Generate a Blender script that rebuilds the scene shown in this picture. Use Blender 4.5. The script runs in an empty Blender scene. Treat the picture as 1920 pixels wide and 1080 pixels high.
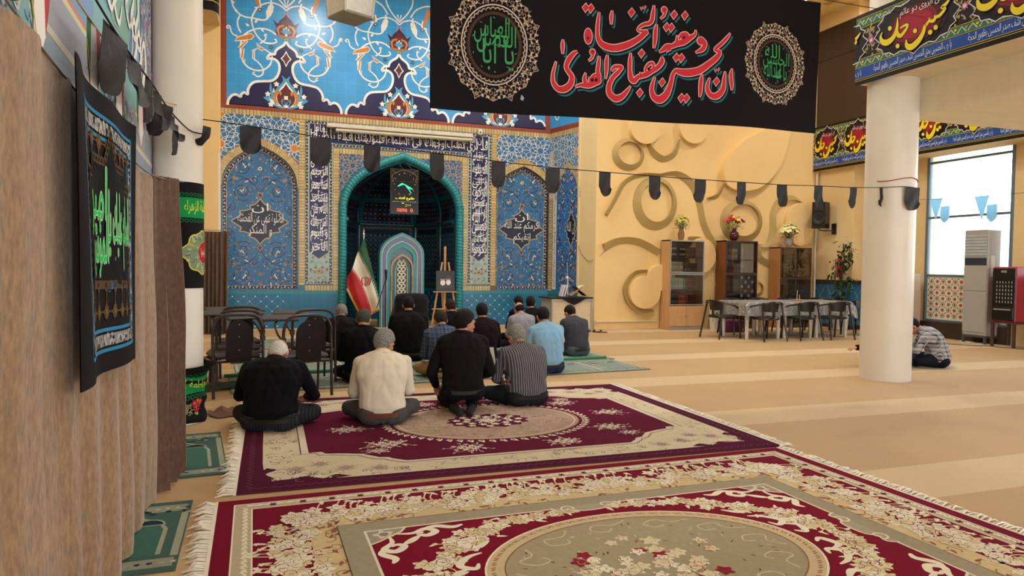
import bpy, bmesh, math, random
import numpy as np
from mathutils import Vector, Matrix, noise
from mathutils.geometry import tessellate_polygon

SC = bpy.context.scene
COL = SC.collection
PI = math.pi
sin, cos = math.sin, math.cos
R = math.radians

# ------------------------------------------------------------------ camera, light, exposure
FPX = 1304.949
cam_d = bpy.data.cameras.new('camera')
cam = bpy.data.objects.new('camera', cam_d)
COL.objects.link(cam)
SC.camera = cam
cam_d.sensor_fit = 'HORIZONTAL'
cam_d.sensor_width = 36.0
cam_d.lens = 36.0 * FPX / 1920.0
cam_d.clip_start = 0.05
_p, _r, _y = 0.0328, 0.0129, 0.3353
_f = Vector((sin(_y) * cos(_p), cos(_y) * cos(_p), -sin(_p)))
_a = Vector((cos(_y), -sin(_y), 0))
_u = _a.cross(_f)
_ax = cos(_r) * _a + sin(_r) * _u
_ay = -sin(_r) * _a + cos(_r) * _u
_m = Matrix((_ax, _ay, -_f)).transposed().to_4x4()
_m.translation = Vector((0, 0, 1.4025))
cam.matrix_world = _m

SC.view_settings.view_transform = 'Standard'
SC.view_settings.look = 'None'
SC.view_settings.gamma = 1.0
SC.view_settings.use_curve_mapping = False
SC.view_settings.exposure = 0.28

W = bpy.data.worlds.new('sky')
SC.world = W
W.use_nodes = True
_n = W.node_tree.nodes
_n.clear()
_o = _n.new('ShaderNodeOutputWorld')
_b = _n.new('ShaderNodeBackground')
_tc = _n.new('ShaderNodeTexCoord')
_sp = _n.new('ShaderNodeSeparateXYZ')
_cr = _n.new('ShaderNodeValToRGB')
_cr.color_ramp.elements[0].position = 0.0
_cr.color_ramp.elements[0].color = (0.85, 0.87, 0.88, 1)
_cr.color_ramp.elements[1].position = 0.7
_cr.color_ramp.elements[1].color = (0.62, 0.78, 1.0, 1)
W.node_tree.links.new(_tc.outputs['Generated'], _sp.inputs[0])
W.node_tree.links.new(_sp.outputs['Z'], _cr.inputs[0])
W.node_tree.links.new(_cr.outputs[0], _b.inputs['Color'])
_b.inputs['Strength'].default_value = 6.5
W.node_tree.links.new(_b.outputs[0], _o.inputs[0])


def light(name, kind, loc, energy, col=(1, 1, 1), size=0.5, rot=(0, 0, 0), sy=None, spot=None):
 d = bpy.data.lights.new(name, kind)
 d.energy = energy
 d.color = col
 if kind == 'AREA':
  d.size = size
  if sy:
   d.shape = 'RECTANGLE'
   d.size_y = sy
  else:
   d.shape = 'DISK'
 elif kind == 'SUN':
  d.angle = R(1.0)
 else:
  d.shadow_soft_size = size
 o = bpy.data.objects.new(name, d)
 o.location = loc
 o.rotation_euler = rot
 COL.objects.link(o)
 return o


# daylight: the sun outside, and unseen ceiling lamps added to brighten the hall
light('sun', 'SUN', (0, 0, 20), 5.0, (1.0, 0.95, 0.86), rot=(R(38), 0, R(70)))
for _x, _yy, _e in ((1.0, 12.5, 120), (4.6, 12.5, 120), (7.5, 9.5, 110), (12.0, 11.2, 120), (2.5, 8.0, 60), (6.0, 8.0, 60), (2.0, 3.0, 30), (6.0, 3.0, 30)):
 light('ceiling_fill_lamp', 'AREA', (_x, _yy, 7.45), _e, (1.0, 0.97, 0.92), 0.4)


# ------------------------------------------------------------------ materials
def srgb(h):
 if isinstance(h, str):
  h = h.lstrip('#')
  c = [int(h[i:i + 2], 16) / 255 for i in (0, 2, 4)]
 else:
  c = list(h)[:3]
 return tuple(((x / 12.92) if x <= 0.04045 else ((x + 0.055) / 1.055) ** 2.4) for x in c)


class NT:
 def __init__(s, name):
  s.m = bpy.data.materials.new(name)
  s.m.use_nodes = True
  s.t = s.m.node_tree
  s.b = s.t.nodes['Principled BSDF']

 def n(s, t, **k):
  nd = s.t.nodes.new(t)
  for a, v in k.items():
   if a.startswith('i_'):
    key = a[2:]
    key = int(key) if key.isdigit() else key.replace('_', ' ')
    nd.inputs[key].default_value = v
   else:
    setattr(nd, a, v)
  return nd

 def l(s, a, b):
  s.t.links.new(a, b)

 def set(s, **k):
  for a, v in k.items():
   s.b.inputs[a.replace('_', ' ')].default_value = v


_MC = {}


def mat(name, color, rough=0.6, metal=0.0, var=0.06, scale=8.0, bump=0.0, bscale=60.0, sheen=0.0, emit=0.0, coat=0.0, alpha=1.0, trans=0.0, spec=0.5, stretch=(1, 1, 1), attr=False, tint2=None):
 """plain procedural material: colour with a soft noise mottling and optional bump"""
 if name in _MC:
  return _MC[name]
 N = NT(name)
 tc = N.n('ShaderNodeTexCoord')
 mp = N.n('ShaderNodeMapping')
 mp.inputs['Scale'].default_value = stretch
 N.l(tc.outputs['Object'], mp.inputs[0])
 nz = N.n('ShaderNodeTexNoise', i_Scale=scale, i_Detail=5.0)
 N.l(mp.outputs[0], nz.inputs['Vector'])
 hs = N.n('ShaderNodeMix', data_type='RGBA', blend_type='MIX')
 if attr:
  at = N.n('ShaderNodeAttribute', attribute_name='Col')
  mul = N.n('ShaderNodeMix', data_type='RGBA', blend_type='MULTIPLY')
  mul.inputs[0].default_value = 1.0
  rp = N.n('ShaderNodeMapRange', i_3=1 - var * 2, i_4=1 + var * 2)
  N.l(nz.outputs['Fac'], rp.inputs[0])
  N.l(at.outputs['Color'], mul.inputs[6])
  N.l(rp.outputs[0], mul.inputs[7])
  N.l(mul.outputs[2], N.b.inputs['Base Color'])
 else:
  c = srgb(color)
  c2 = srgb(tint2) if tint2 else tuple(min(1, x * (1 + var * 3)) for x in c)
  c1 = c if tint2 else tuple(x * (1 - var * 3) for x in c)
  hs.inputs[6].default_value = (*c1, 1)
  hs.inputs[7].default_value = (*c2, 1)
  N.l(nz.outputs['Fac'], hs.inputs[0])
  N.l(hs.outputs[2], N.b.inputs['Base Color'])
 N.set(Roughness=rough, Metallic=metal, Alpha=alpha)
 N.b.inputs['Specular IOR Level'].default_value = spec
 N.b.inputs['Sheen Weight'].default_value = sheen
 N.b.inputs['Coat Weight'].default_value = coat
 N.b.inputs['Transmission Weight'].default_value = trans
 if emit:
  N.b.inputs['Emission Color'].default_value = (*srgb(color), 1)
  N.b.inputs['Emission Strength'].default_value = emit
 if bump:
  bz = N.n('ShaderNodeTexNoise', i_Scale=bscale, i_Detail=6.0)
  N.l(mp.outputs[0], bz.inputs['Vector'])
  bp = N.n('ShaderNodeBump', i_Strength=min(1.0, bump), i_Distance=0.01 * max(1, bump))
  N.l(bz.outputs['Fac'], bp.inputs['Height'])
  N.l(bp.outputs[0], N.b.inputs['Normal'])
 _MC[name] = N.m
 return N.m


def pane_mat(name, tint, gloss=.06):
 """thin clear pane: light passes straight through, part of it mirrors"""
 N = NT(name)
 tr = N.n('ShaderNodeBsdfTransparent')
 tr.inputs[0].default_value = (*tint, 1)
 gl = N.n('ShaderNodeBsdfGlossy', i_Roughness=.02)
 fr = N.n('ShaderNodeFresnel', i_IOR=1.45)
 mx = N.n('ShaderNodeMixShader')
 N.l(fr.outputs[0], mx.inputs[0])
 N.l(tr.outputs[0], mx.inputs[1])
 N.l(gl.outputs[0], mx.inputs[2])
 N.l(mx.outputs[0], N.t.nodes['Material Output'].inputs[0])
 return N.m


# ------------------------------------------------------------------ mesh building
class MB:
 """collects shapes and links them as ONE mesh object"""

 def __init__(s):
  s.V, s.F, s.M, s.C = [], [], [], []
  s.mi = 0
  s.col = None
  s.T = None

 def v(s, p):
  if s.T is not None:
   p = s.T @ Vector(p)
  s.V.append((p[0], p[1], p[2]))
  return len(s.V) - 1

 def f(s, idx, col=None):
  s.F.append(tuple(idx))
  s.M.append(s.mi)
  s.C.append(col if col is not None else s.col)

 def poly(s, pts, col=None):
  s.f([s.v(p) for p in pts], col)

 def box(s, x0, x1, y0, y1, z0, z1, b=0.0):
  if b <= 0:
   i = [s.v((x, y, z)) for z in (z0, z1) for y in (y0, y1) for x in (x0, x1)]
   for q in ((0, 2, 3, 1), (4, 5, 7, 6), (0, 1, 5, 4), (2, 6, 7, 3), (0, 4, 6, 2), (1, 3, 7, 5)):
    s.f([i[k] for k in q])
   return
  b = min(b, (x1 - x0) * .49, (y1 - y0) * .49, (z1 - z0) * .49)
  ids = {}
  X, Y, Z = (x0, x1), (y0, y1), (z0, z1)
  for a in (0, 1):
   for c in (0, 1):
    for d in (0, 1):
     sx, sy, sz = 1 - 2 * a, 1 - 2 * c, 1 - 2 * d
     ids[a, c, d, 0] = s.v((X[a], Y[c] + sy * b, Z[d] + sz * b))
     ids[a, c, d, 1] = s.v((X[a] + sx * b, Y[c], Z[d] + sz * b))
     ids[a, c, d, 2] = s.v((X[a] + sx * b, Y[c] + sy * b, Z[d]))
  for a in (0, 1):
   q = [ids[a, 0, 0, 0], ids[a, 1, 0, 0], ids[a, 1, 1, 0], ids[a, 0, 1, 0]]
   s.f(q[::-1] if a == 0 else q)
   q = [ids[0, a, 0, 1], ids[1, a, 0, 1], ids[1, a, 1, 1], ids[0, a, 1, 1]]
   s.f(q if a == 0 else q[::-1])
   q = [ids[0, 0, a, 2], ids[1, 0, a, 2], ids[1, 1, a, 2], ids[0, 1, a, 2]]
   s.f(q[::-1] if a == 0 else q)
  for a in (0, 1):
   for c in (0, 1):
    s.f((ids[a, c, 0, 0], ids[a, c, 0, 1], ids[a, c, 1, 1], ids[a, c, 1, 0]))
    s.f((ids[a, 0, c, 0], ids[a, 0, c, 2], ids[a, 1, c, 2], ids[a, 1, c, 0]))
    s.f((ids[0, a, c, 1], ids[0, a, c, 2], ids[1, a, c, 2], ids[1, a, c, 1]))
    for d in (0, 1):
     s.f((ids[a, c, d, 0], ids[a, c, d, 1], ids[a, c, d, 2]))

 def rings(s, rings, closed=True, cap=True, loop=False):
  """loft through rings of equal point count"""
  I = [[s.v(p) for p in r] for r in rings]
  n = len(I[0])
  for a in range(len(I) - (0 if loop else 1)):
   r0, r1 = I[a], I[(a + 1) % len(I)]
   for k in range(n if closed else n - 1):
    k2 = (k + 1) % n
    s.f((r0[k], r0[k2], r1[k2], r1[k]))
  if cap and closed and not loop:
   s.f(I[0][::-1])
   s.f(I[-1])
  return I

 def tube(s, pts, r, n=10, closed=False, cap=True, flat=1.0):
  pts = [Vector(p) for p in pts]
  m = len(pts)
  rr = r if isinstance(r, (list, tuple)) else [r] * m
  rf = r if callable(r) else None
  tang = []
  for i in range(m):
   a = pts[(i - 1) % m] if (closed or i > 0) else pts[i]
   b = pts[(i + 1) % m] if (closed or i < m - 1) else pts[i]
   d = b - a
   tang.append(d.normalized() if d.length > 1e-9 else Vector((0, 0, 1)))
  up = Vector((0, 0, 1)) if abs(tang[0].z) < 0.9 else Vector((0, 1, 0))
  x = tang[0].cross(up).normalized()
  out = []
  for i in range(m):
   t = tang[i]
   x = (x - t * x.dot(t))
   x = x.normalized() if x.length > 1e-6 else t.orthogonal().normalized()
   y = t.cross(x)
   out.append([pts[i] + (x * cos(2 * PI * k / n) + y * (flat * sin(2 * PI * k / n))) * (rf(i, k) if rf else rr[i]) for k in range(n)])
  s.rings(out, True, cap, closed)

 def lathe(s, prof, n=20, c=(0, 0, 0), cap=True):
  s.rings([[(c[0] + r * cos(2 * PI * k / n), c[1] + r * sin(2 * PI * k / n), c[2] + z) for k in range(n)] for r, z in prof], True, cap)

 def ball(s, c, r, n=12, m=8):
  rx, ry, rz = (r, r, r) if not isinstance(r, (tuple, list)) else r
  s.rings([[(c[0] + rx * sin(PI * j / m) * cos(2 * PI * k / n), c[1] + ry * sin(PI * j / m) * sin(2 * PI * k / n), c[2] - rz * cos(PI * j / m)) for k in range(n)] for j in [0.12] + list(range(1, m)) + [m - 0.12]], True, True)

 def capsule(s, a, b, ra, rb, n=12, m=4):
  """tapered limb with round ends"""
  a, b = Vector(a), Vector(b)
  d = b - a
  L = d.length
  t = d / L if L > 1e-6 else Vector((0, 0, 1))
  x = t.orthogonal().normalized()
  y = t.cross(x)
  R_ = []
  for j in range(m + 1):
   th = PI / 2 * (1 - j / m) * .97
   R_.append((a - t * (ra * sin(th)), ra * cos(th)))
  for j in range(m + 1):
   th = PI / 2 * (j / m) * .97
   R_.append((b + t * (rb * sin(th)), rb * cos(th)))
  s.rings([[c + x * (r * cos(2 * PI * k / n)) + y * (r * sin(2 * PI * k / n)) for k in range(n)] for c, r in R_])

 def grid(s, fn, nu, nv, col=None):
  I = [[s.v(fn(i / nu, j / nv)) for i in range(nu + 1)] for j in range(nv + 1)]
  for j in range(nv):
   for i in range(nu):
    s.f((I[j][i], I[j][i + 1], I[j + 1][i + 1], I[j + 1][i]), col)

 def prism(s, pts, z0, z1, mp=None):
  """outline (2D) extruded from z0 to z1; mp maps (u, v, w) to space"""
  mp = mp or (lambda u, v, w: (u, v, w))
  a = [s.v(mp(u, v, z0)) for u, v in pts]
  b = [s.v(mp(u, v, z1)) for u, v in pts]
  n = len(pts)
  s.f(a[::-1])
  s.f(b)
  for k in range(n):
   s.f((a[k], a[(k + 1) % n], b[(k + 1) % n], b[k]))

 def mesh(s, name, mats, smooth=35):
  me = bpy.data.meshes.new(name)
  me.from_pydata(s.V, [], s.F)
  mats = mats if isinstance(mats, (list, tuple)) else [mats]
  for m in mats:
   me.materials.append(m)
  if len(mats) > 1:
   me.polygons.foreach_set('material_index', s.M)
  if any(c is not None for c in s.C):
   at = me.color_attributes.new('Col', 'FLOAT_COLOR', 'CORNER')
   arr = np.ones((len(me.loops), 4), dtype=np.float32)
   k = 0
   for f, c in zip(s.F, s.C):
    n = len(f)
    arr[k:k + n, :3] = c if c is not None else (1, 1, 1)
    k += n
   at.data.foreach_set('color', arr.ravel())
  if smooth:
   me.polygons.foreach_set('use_smooth', [True] * len(me.polygons))
   me.update()
   me.set_sharp_from_angle(angle=R(smooth))
  me.update()
  return me

 def build(s, name, mats, parent=None, smooth=35, label=None):
  o = bpy.data.objects.new(name, s.mesh(name, mats, smooth))
  COL.objects.link(o)
  if parent is not None:
   o.parent = parent
  if label:
   o['label'] = label
  return o


def tag(o, label, cat, group=None):
 o['label'] = label
 o['category'] = cat
 if group:
  o['group'] = group
 return o


def thing(name, label, cat, loc=(0, 0, 0), rz=0.0, group=None):
 o = bpy.data.objects.new(name, None)
 o.empty_display_size = 0.05
 COL.objects.link(o)
 o.location = loc
 o.rotation_euler = (0, 0, rz)
 return tag(o, label, cat, group)


def struct(o):
 o['kind'] = 'structure'
 return o


def dup(root, loc, rz=None, label=None, group=None):
 def cp(o, par):
  c = o.copy()
  COL.objects.link(c)
  if par is not None:
   c.parent = par
   c.matrix_parent_inverse = o.matrix_parent_inverse
  for ch in o.children:
   cp(ch, c)
  return c
 r = cp(root, None)
 r.location = loc
 if rz is not None:
  r.rotation_euler = (0, 0, rz)
 if label:
  r['label'] = label
 if group:
  r['group'] = group
 return r


def crom(P, n=6, closed=False):
 """smooth curve through the points (any tuple length)"""
 P = [np.array(p, float) for p in P]
 m = len(P)
 out = []
 rng = range(m if closed else m - 1)
 for i in rng:
  p0 = P[(i - 1) % m] if (closed or i > 0) else P[i]
  p1 = P[i]
  p2 = P[(i + 1) % m]
  p3 = P[(i + 2) % m] if (closed or i + 2 < m) else P[(i + 1) % m]
  for k in range(n):
   t = k / n
   out.append(0.5 * ((2 * p1) + (-p0 + p2) * t + (2 * p0 - 5 * p1 + 4 * p2 - p3) * t * t + (-p0 + 3 * p1 - 3 * p2 + p3) * t ** 3))
 if not closed:
  out.append(P[-1])
 return [tuple(float(x) for x in p) for p in out]


# ------------------------------------------------------------------ inlay: flat coloured shapes laid on a surface
class Inlay(MB):
 """flat coloured pieces laid on a surface; fn maps (u, v, height above the surface) to space"""

 def __init__(s, fn, step=0.0006):
  super().__init__()
  s.fn = fn
  s.step = step
  s.A = (1, 0, 0, 1, 0, 0)   # affine on (u, v)
  s.stk = []
  s.maxe = 0
  s.q = 0

 def push(s, x=0, y=0, rot=0, sx=1.0, sy=None):
  sy = sx if sy is None else sy
  a, b, c, d, e, f = s.A
  s.stk.append(s.A)
  ca, sa = cos(rot), sin(rot)
  p, q, r, t = ca * sx, sa * sx, -sa * sy, ca * sy
  s.A = (a * p + c * q, b * p + d * q, a * r + c * t, b * r + d * t, a * x + c * y + e, b * x + d * y + f)

 def pop(s):
  s.A = s.stk.pop()

 def pt(s, u, v, lay):
  a, b, c, d, e, f = s.A
  return s.v(s.fn(a * u + c * v + e, b * u + d * v + f, (lay + (s.q % 32) * .028) * s.step))

 def f(s, idx, col=None):
  s.q += 1      # pieces that overlap never share exactly the same height
  MB.f(s, idx, col)

 def poly(s, pts, col, lay=1):
  ids = [s.pt(u, v, lay) for u, v in pts]
  if len(pts) <= 4 and not s.maxe:
   s.f(ids, col)
  else:
   for t in tessellate_polygon([[Vector((u, v, 0)) for u, v in pts]]):
    if s.maxe:
     s.split([pts[k] for k in t], col, lay, 6)
    else:
     s.f([ids[k] for k in t], col)

 def split(s, q, col, lay, d):
  """cuts a triangle so that it follows the folds of the cloth below"""
  e = [math.dist(q[k], q[(k + 1) % 3]) for k in range(3)]
  k = e.index(max(e))
  if d == 0 or e[k] < s.maxe:
   s.f([s.pt(u, v, lay) for u, v in q], col)
   return
  a, b_, c = q[k], q[(k + 1) % 3], q[(k + 2) % 3]
  m = ((a[0] + b_[0]) / 2, (a[1] + b_[1]) / 2)
  s.split([a, m, c], col, lay, d - 1)
  s.split([m, b_, c], col, lay, d - 1)

 def rect(s, u0, v0, u1, v1, col, lay=1):
  s.poly([(u0, v0), (u1, v0), (u1, v1), (u0, v1)], col, lay)

 def grd(s, u0, v0, u1, v1, nu, nv, col, lay=0):
  I = [[s.pt(u0 + (u1 - u0) * i / nu, v0 + (v1 - v0) * j / nv, lay) for i in range(nu + 1)] for j in range(nv + 1)]
  for j in range(nv):
   for i in range(nu):
    s.f((I[j][i], I[j][i + 1], I[j + 1][i + 1], I[j + 1][i]), col)

 def stroke(s, pts, w, col, lay=1, closed=False, cap=True):
  """w: width, a function of 0..1, or None when points are (x, y, w)"""
  m = len(pts)
  L, Rr = [], []
  for i in range(m):
   a = pts[(i - 1) % m] if (closed or i > 0) else pts[i]
   b = pts[(i + 1) % m] if (closed or i < m - 1) else pts[i]
   dx, dy = b[0] - a[0], b[1] - a[1]
   l = math.hypot(dx, dy) or 1.0
   ww = (pts[i][2] if w is None else (w(i / max(1, m - 1)) if callable(w) else w)) / 2
   nx, ny = -dy / l * ww, dx / l * ww
   L.append(s.pt(pts[i][0] + nx, pts[i][1] + ny, lay))
   Rr.append(s.pt(pts[i][0] - nx, pts[i][1] - ny, lay))
  for i in range(m if closed else m - 1):
   j = (i + 1) % m
   s.f((L[i], Rr[i], Rr[j], L[j]), col)

 def disc(s, x, y, r, col, lay=1, n=12, ry=None, rot=0):
  ry = ry or r
  ids = []
  if s.maxe and max(r, ry) > s.maxe:
   s.poly([(x + r * cos(2 * PI * k / n), y + ry * sin(2 * PI * k / n)) for k in range(n)], col, lay)
   return
  for k in range(n):
   a = 2 * PI * k / n
   px, py = r * cos(a), ry * sin(a)
   ids.append(s.pt(x + px * cos(rot) - py * sin(rot), y + px * sin(rot) + py * cos(rot), lay))
  s.f(ids, col)

 def ring(s, x, y, r, w, col, lay=1, n=32, ry=None):
  ry = ry or r
  s.stroke([(x + r * cos(2 * PI * k / n), y + ry * sin(2 * PI * k / n)) for k in range(n)], w, col, lay, closed=True)

 def flower(s, x, y, r, col, cc=None, lay=1, n=6, rot=0, edge=None):
  """scalloped rosette"""
  m = n * 4
  def ot(rr):
   return [(x + rr * (0.78 + 0.22 * cos(n * 2 * PI * k / m)) * cos(2 * PI * k / m + rot), y + rr * (0.78 + 0.22 * cos(n * 2 * PI * k / m)) * sin(2 * PI * k / m + rot)) for k in range(m)]
  if edge is not None:
   s.f([s.pt(u, v, lay) for u, v in ot(r * 1.2)], edge)
   lay += 1
  s.f([s.pt(u, v, lay) for u, v in ot(r)], col)
  if cc is not None:
   s.disc(x, y, r * 0.42, cc, lay + 1, 8)

 def leaf(s, x, y, ang, L, w, col, lay=1):
  ca, sa = cos(ang), sin(ang)
  P = [(0, 0), (.3 * L, .5 * w), (.65 * L, .36 * w), (L, 0), (.65 * L, -.36 * w), (.3 * L, -.5 * w)]
  s.f([s.pt(x + a * ca - b * sa, y + a * sa + b * ca, lay) for a, b in P], col)

 def diamond(s, x, y, hw, hh, col, lay=1):
  s.poly([(x - hw, y), (x, y - hh), (x + hw, y), (x, y + hh)], col, lay)


def spiral(x, y, r0, r1, a0, turns, n=24):
 return [(x + (r0 + (r1 - r0) * t / n) * cos(a0 + turns * 2 * PI * t / n), y + (r0 + (r1 - r0) * t / n) * sin(a0 + turns * 2 * PI * t / n)) for t in range(n + 1)]


# ------------------------------------------------------------------ Arabic-script lettering
_AR = {}
for _ch, _cp, _k in (('ء', 0xFE80, 1), ('آ', 0xFE81, 2), ('أ', 0xFE83, 2), ('ؤ', 0xFE85, 2), ('إ', 0xFE87, 2), ('ئ', 0xFE89, 4), ('ا', 0xFE8D, 2), ('ب', 0xFE8F, 4), ('ة', 0xFE93, 2), ('ت', 0xFE95, 4), ('ث', 0xFE99, 4), ('ج', 0xFE9D, 4), ('ح', 0xFEA1, 4), ('خ', 0xFEA5, 4), ('د', 0xFEA9, 2), ('ذ', 0xFEAB, 2), ('ر', 0xFEAD, 2), ('ز', 0xFEAF, 2), ('س', 0xFEB1, 4), ('ش', 0xFEB5, 4), ('ص', 0xFEB9, 4), ('ض', 0xFEBD, 4), ('ط', 0xFEC1, 4), ('ظ', 0xFEC5, 4), ('ع', 0xFEC9, 4), ('غ', 0xFECD, 4), ('ف', 0xFED1, 4), ('ق', 0xFED5, 4), ('ک', 0xFED9, 4), ('ك', 0xFED9, 4), ('ل', 0xFEDD, 4), ('م', 0xFEE1, 4), ('ن', 0xFEE5, 4), ('ه', 0xFEE9, 4), ('و', 0xFEED, 2), ('ى', 0xFEEF, 2), ('ي', 0xFEF1, 4), ('ی', 0xFEF1, 4)):
 _AR[_ch] = (_cp, _k)


def shape_ar(t):
 """letters to their joined forms, written from right to left"""
 out = []
 n = len(t)
 i = 0
 prev_joins = False
 while i < n:
  c = t[i]
  if c == 'ل' and i + 1 < n and t[i + 1] == 'ا':
   out.append(chr(0xFEFB + (1 if prev_joins else 0)))
   prev_joins = False
   i += 2
   continue
  if c not in _AR:
   out.append(c)
   prev_joins = False
   i += 1
   continue
  cp, k = _AR[c]
  nxt = i + 1 < n and t[i + 1] in _AR and _AR[t[i + 1]][1] > 1
  jn = k == 4 and nxt
  form = (3 if jn else 1) if prev_joins else (2 if jn else 0)
  if k == 2 and form > 1:
   form -= 2
  if k == 1:
   form = 0
  if c in 'یي' and form in (0, 1):
   out.append(chr(0xFEEF + form))
  else:
   out.append(chr(cp + form))
  prev_joins = jn
  i += 1
 return ''.join(reversed(out))


_TX = {}


def text_mesh(t, arabic=True, res=2):
 """outline of a line of writing as flat faces, unit height, starting at x = 0"""
 key = (t, arabic, res)
 if key in _TX:
  return _TX[key]
 c = bpy.data.curves.new('writing', 'FONT')
 c.body = shape_ar(t) if arabic else t
 c.resolution_u = res
 c.fill_mode = 'FRONT' if hasattr(c, 'fill_mode') else c.fill_mode
 o = bpy.data.objects.new('writing', c)
 COL.objects.link(o)
 dg = bpy.context.evaluated_depsgraph_get()
 dg.update()
 ev = o.evaluated_get(dg)
 me = ev.to_mesh()
 V = np.array([(v.co.x, v.co.y) for v in me.vertices]) if len(me.vertices) else np.zeros((0, 2))
 F = [tuple(p.vertices) for p in me.polygons]
 ev.to_mesh_clear()
 bpy.data.objects.remove(o)
 bpy.data.curves.remove(c)
 if len(V):
  V[:, 0] -= V[:, 0].min()
 _TX[key] = (V, F)
 return _TX[key]


def write(il, t, x0, y0, x1, y1, col, lay=2, arabic=True, rot=0, fit=True, res=2):
 """writing fitted into the box x0..x1, y0..y1 (rot turns it about the box's centre by quarter turns)"""
 V, F = text_mesh(t, arabic, res)
 if not len(V):
  return
 lo, hi = V.min(0), V.max(0)
 w, h = hi - lo
 bw, bh = (x1 - x0), (y1 - y0)
 cx, cy = (x0 + x1) / 2, (y0 + y1) / 2
 if rot % 2:
  sx, sy = bh / w, bw / h
 else:
  sx, sy = bw / w, bh / h
 if not fit:
  sx = sy = min(sx, sy)
 ids = []
 for x, y in V:
  px, py = (x - (lo[0] + hi[0]) / 2) * sx, (y - (lo[1] + hi[1]) / 2) * sy
  if rot == 1:
   px, py = -py, px
  elif rot == 3:
   px, py = py, -px
  ids.append(il.pt(cx + px, cy + py, lay))
 for f in F:
  il.f([ids[k] for k in f], col)
# ---- traced outlines of the lettering and reliefs, in metres on their own cloth or wall
LET=[
[(1.755,1.131,0.013),(1.743,1.042,0.032),(1.735,0.935,0.036),(1.749,0.841,0.048),(1.809,0.786,0.066),(1.93,0.771,0.071),(2.075,0.815,0.067),(2.197,0.883,0.056),(2.276,0.952,0.052),(2.307,0.977,0.033),(2.245,0.977,0.026),(2.201,0.986,0.017),(2.231,1.028,0.028),(2.286,1.056,0.035),(2.33,1.067,0.037),(2.361,1.104,0.041),(2.371,1.176,0.037),(2.38,1.264,0.011)],
[(1.904,1.164,0.011),(1.894,1.093,0.034),(1.895,1.013,0.013)],
[(1.347,0.804,0.01),(1.344,0.741,0.033),(1.347,0.653,0.013)],
[(1.51,0.692,0.015),(1.47,0.672,0.038),(1.413,0.603,0.05),(1.386,0.526,0.042),(1.415,0.477,0.044),(1.449,0.428,0.048),(1.435,0.353,0.059),(1.372,0.3,0.065),(1.303,0.298,0.052),(1.251,0.356,0.04),(1.244,0.439,0.029),(1.26,0.513,0.021),(1.276,0.575,0.01)],
[(1.692,0.681,0.017),(1.67,0.641,0.023),(1.635,0.608,0.011)],
[(1.853,0.693,0.011),(1.842,0.628,0.036),(1.839,0.52,0.034),(1.831,0.436,0.011)],
[(1.758,0.672,0.011),(1.751,0.597,0.036),(1.741,0.51,0.04),(1.75,0.458,0.053),(1.721,0.402,0.064),(1.651,0.363,0.062),(1.598,0.353,0.049),(1.545,0.351,0.03),(1.487,0.328,0.015)],
[(1.602,0.485,0.008),(1.589,0.421,0.036),(1.604,0.369,0.047)],
[(1.673,0.44,0.028),(1.708,0.47,0.025),(1.744,0.463,0.026)],
[(1.899,0.526,0.015),(1.934,0.571,0.036),(2.007,0.581,0.037),(2.025,0.57,0.022),(1.977,0.522,0.043),(1.912,0.453,0.045),(1.872,0.363,0.051),(1.882,0.283,0.062),(1.953,0.241,0.067),(2.025,0.269,0.054),(2.085,0.329,0.035),(2.128,0.389,0.009)],
[(2.123,0.739,0.011),(2.118,0.657,0.039),(2.118,0.549,0.041),(2.132,0.469,0.06),(2.169,0.445,0.054),(2.212,0.488,0.043),(2.249,0.502,0.048),(2.311,0.525,0.052),(2.379,0.57,0.052),(2.435,0.603,0.048),(2.478,0.652,0.05),(2.49,0.691,0.048),(2.483,0.727,0.011)],
[(2.236,0.49,0.033),(2.241,0.545,0.009)],
[(2.311,0.525,0.026),(2.301,0.578,0.028),(2.333,0.631,0.031),(2.377,0.65,0.031),(2.393,0.621,0.028),(2.385,0.576,0.033)],
[(2.419,1.067,0.011),(2.404,0.994,0.039),(2.401,0.885,0.037),(2.39,0.807,0.013)],
[(2.514,1.205,0.015),(2.496,1.164,0.024),(2.456,1.126,0.011)],
[(2.87,1.039,0.009),(2.859,0.988,0.029),(2.81,0.949,0.044),(2.733,0.901,0.062),(2.656,0.875,0.057),(2.605,0.847,0.044),(2.541,0.835,0.055),(2.491,0.796,0.037),(2.451,0.77,0.011)],
[(2.809,0.987,0.009),(2.812,0.954,0.027)],
[(2.654,0.967,0.009),(2.655,0.892,0.038)],
[(2.53,0.784,0.018),(2.586,0.818,0.026)],
[(2.687,0.94,0.029),(2.705,0.981,0.024),(2.757,0.992,0.027),(2.784,0.957,0.031)],
[(2.962,0.927,0.045),(2.982,0.896,0.049),(2.957,0.837,0.049),(2.873,0.792,0.011)],
[(3.304,1.046,0.011),(3.262,0.99,0.032),(3.196,0.922,0.036),(3.13,0.867,0.034),(3.111,0.837,0.025),(3.172,0.821,0.038),(3.133,0.76,0.056),(3.041,0.683,0.063),(2.924,0.603,0.074),(2.793,0.571,0.078),(2.702,0.575,0.062),(2.656,0.587,0.04),(2.619,0.539,0.04),(2.595,0.432,0.049),(2.547,0.322,0.071),(2.471,0.265,0.079),(2.401,0.292,0.061),(2.377,0.367,0.046),(2.391,0.445,0.031),(2.415,0.505,0.011)],
[(2.964,0.568,0.011),(2.953,0.488,0.043),(2.949,0.375,0.036),(2.944,0.313,0.013)],
[(3.245,0.619,0.011),(3.236,0.527,0.041),(3.225,0.423,0.055),(3.157,0.343,0.068),(3.077,0.341,0.054),(3.032,0.405,0.043),(3.039,0.485,0.029),(3.058,0.534,0.011)],
[(3.336,0.656,0.011),(3.321,0.58,0.041),(3.334,0.479,0.039),(3.339,0.411,0.014)],
]
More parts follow.
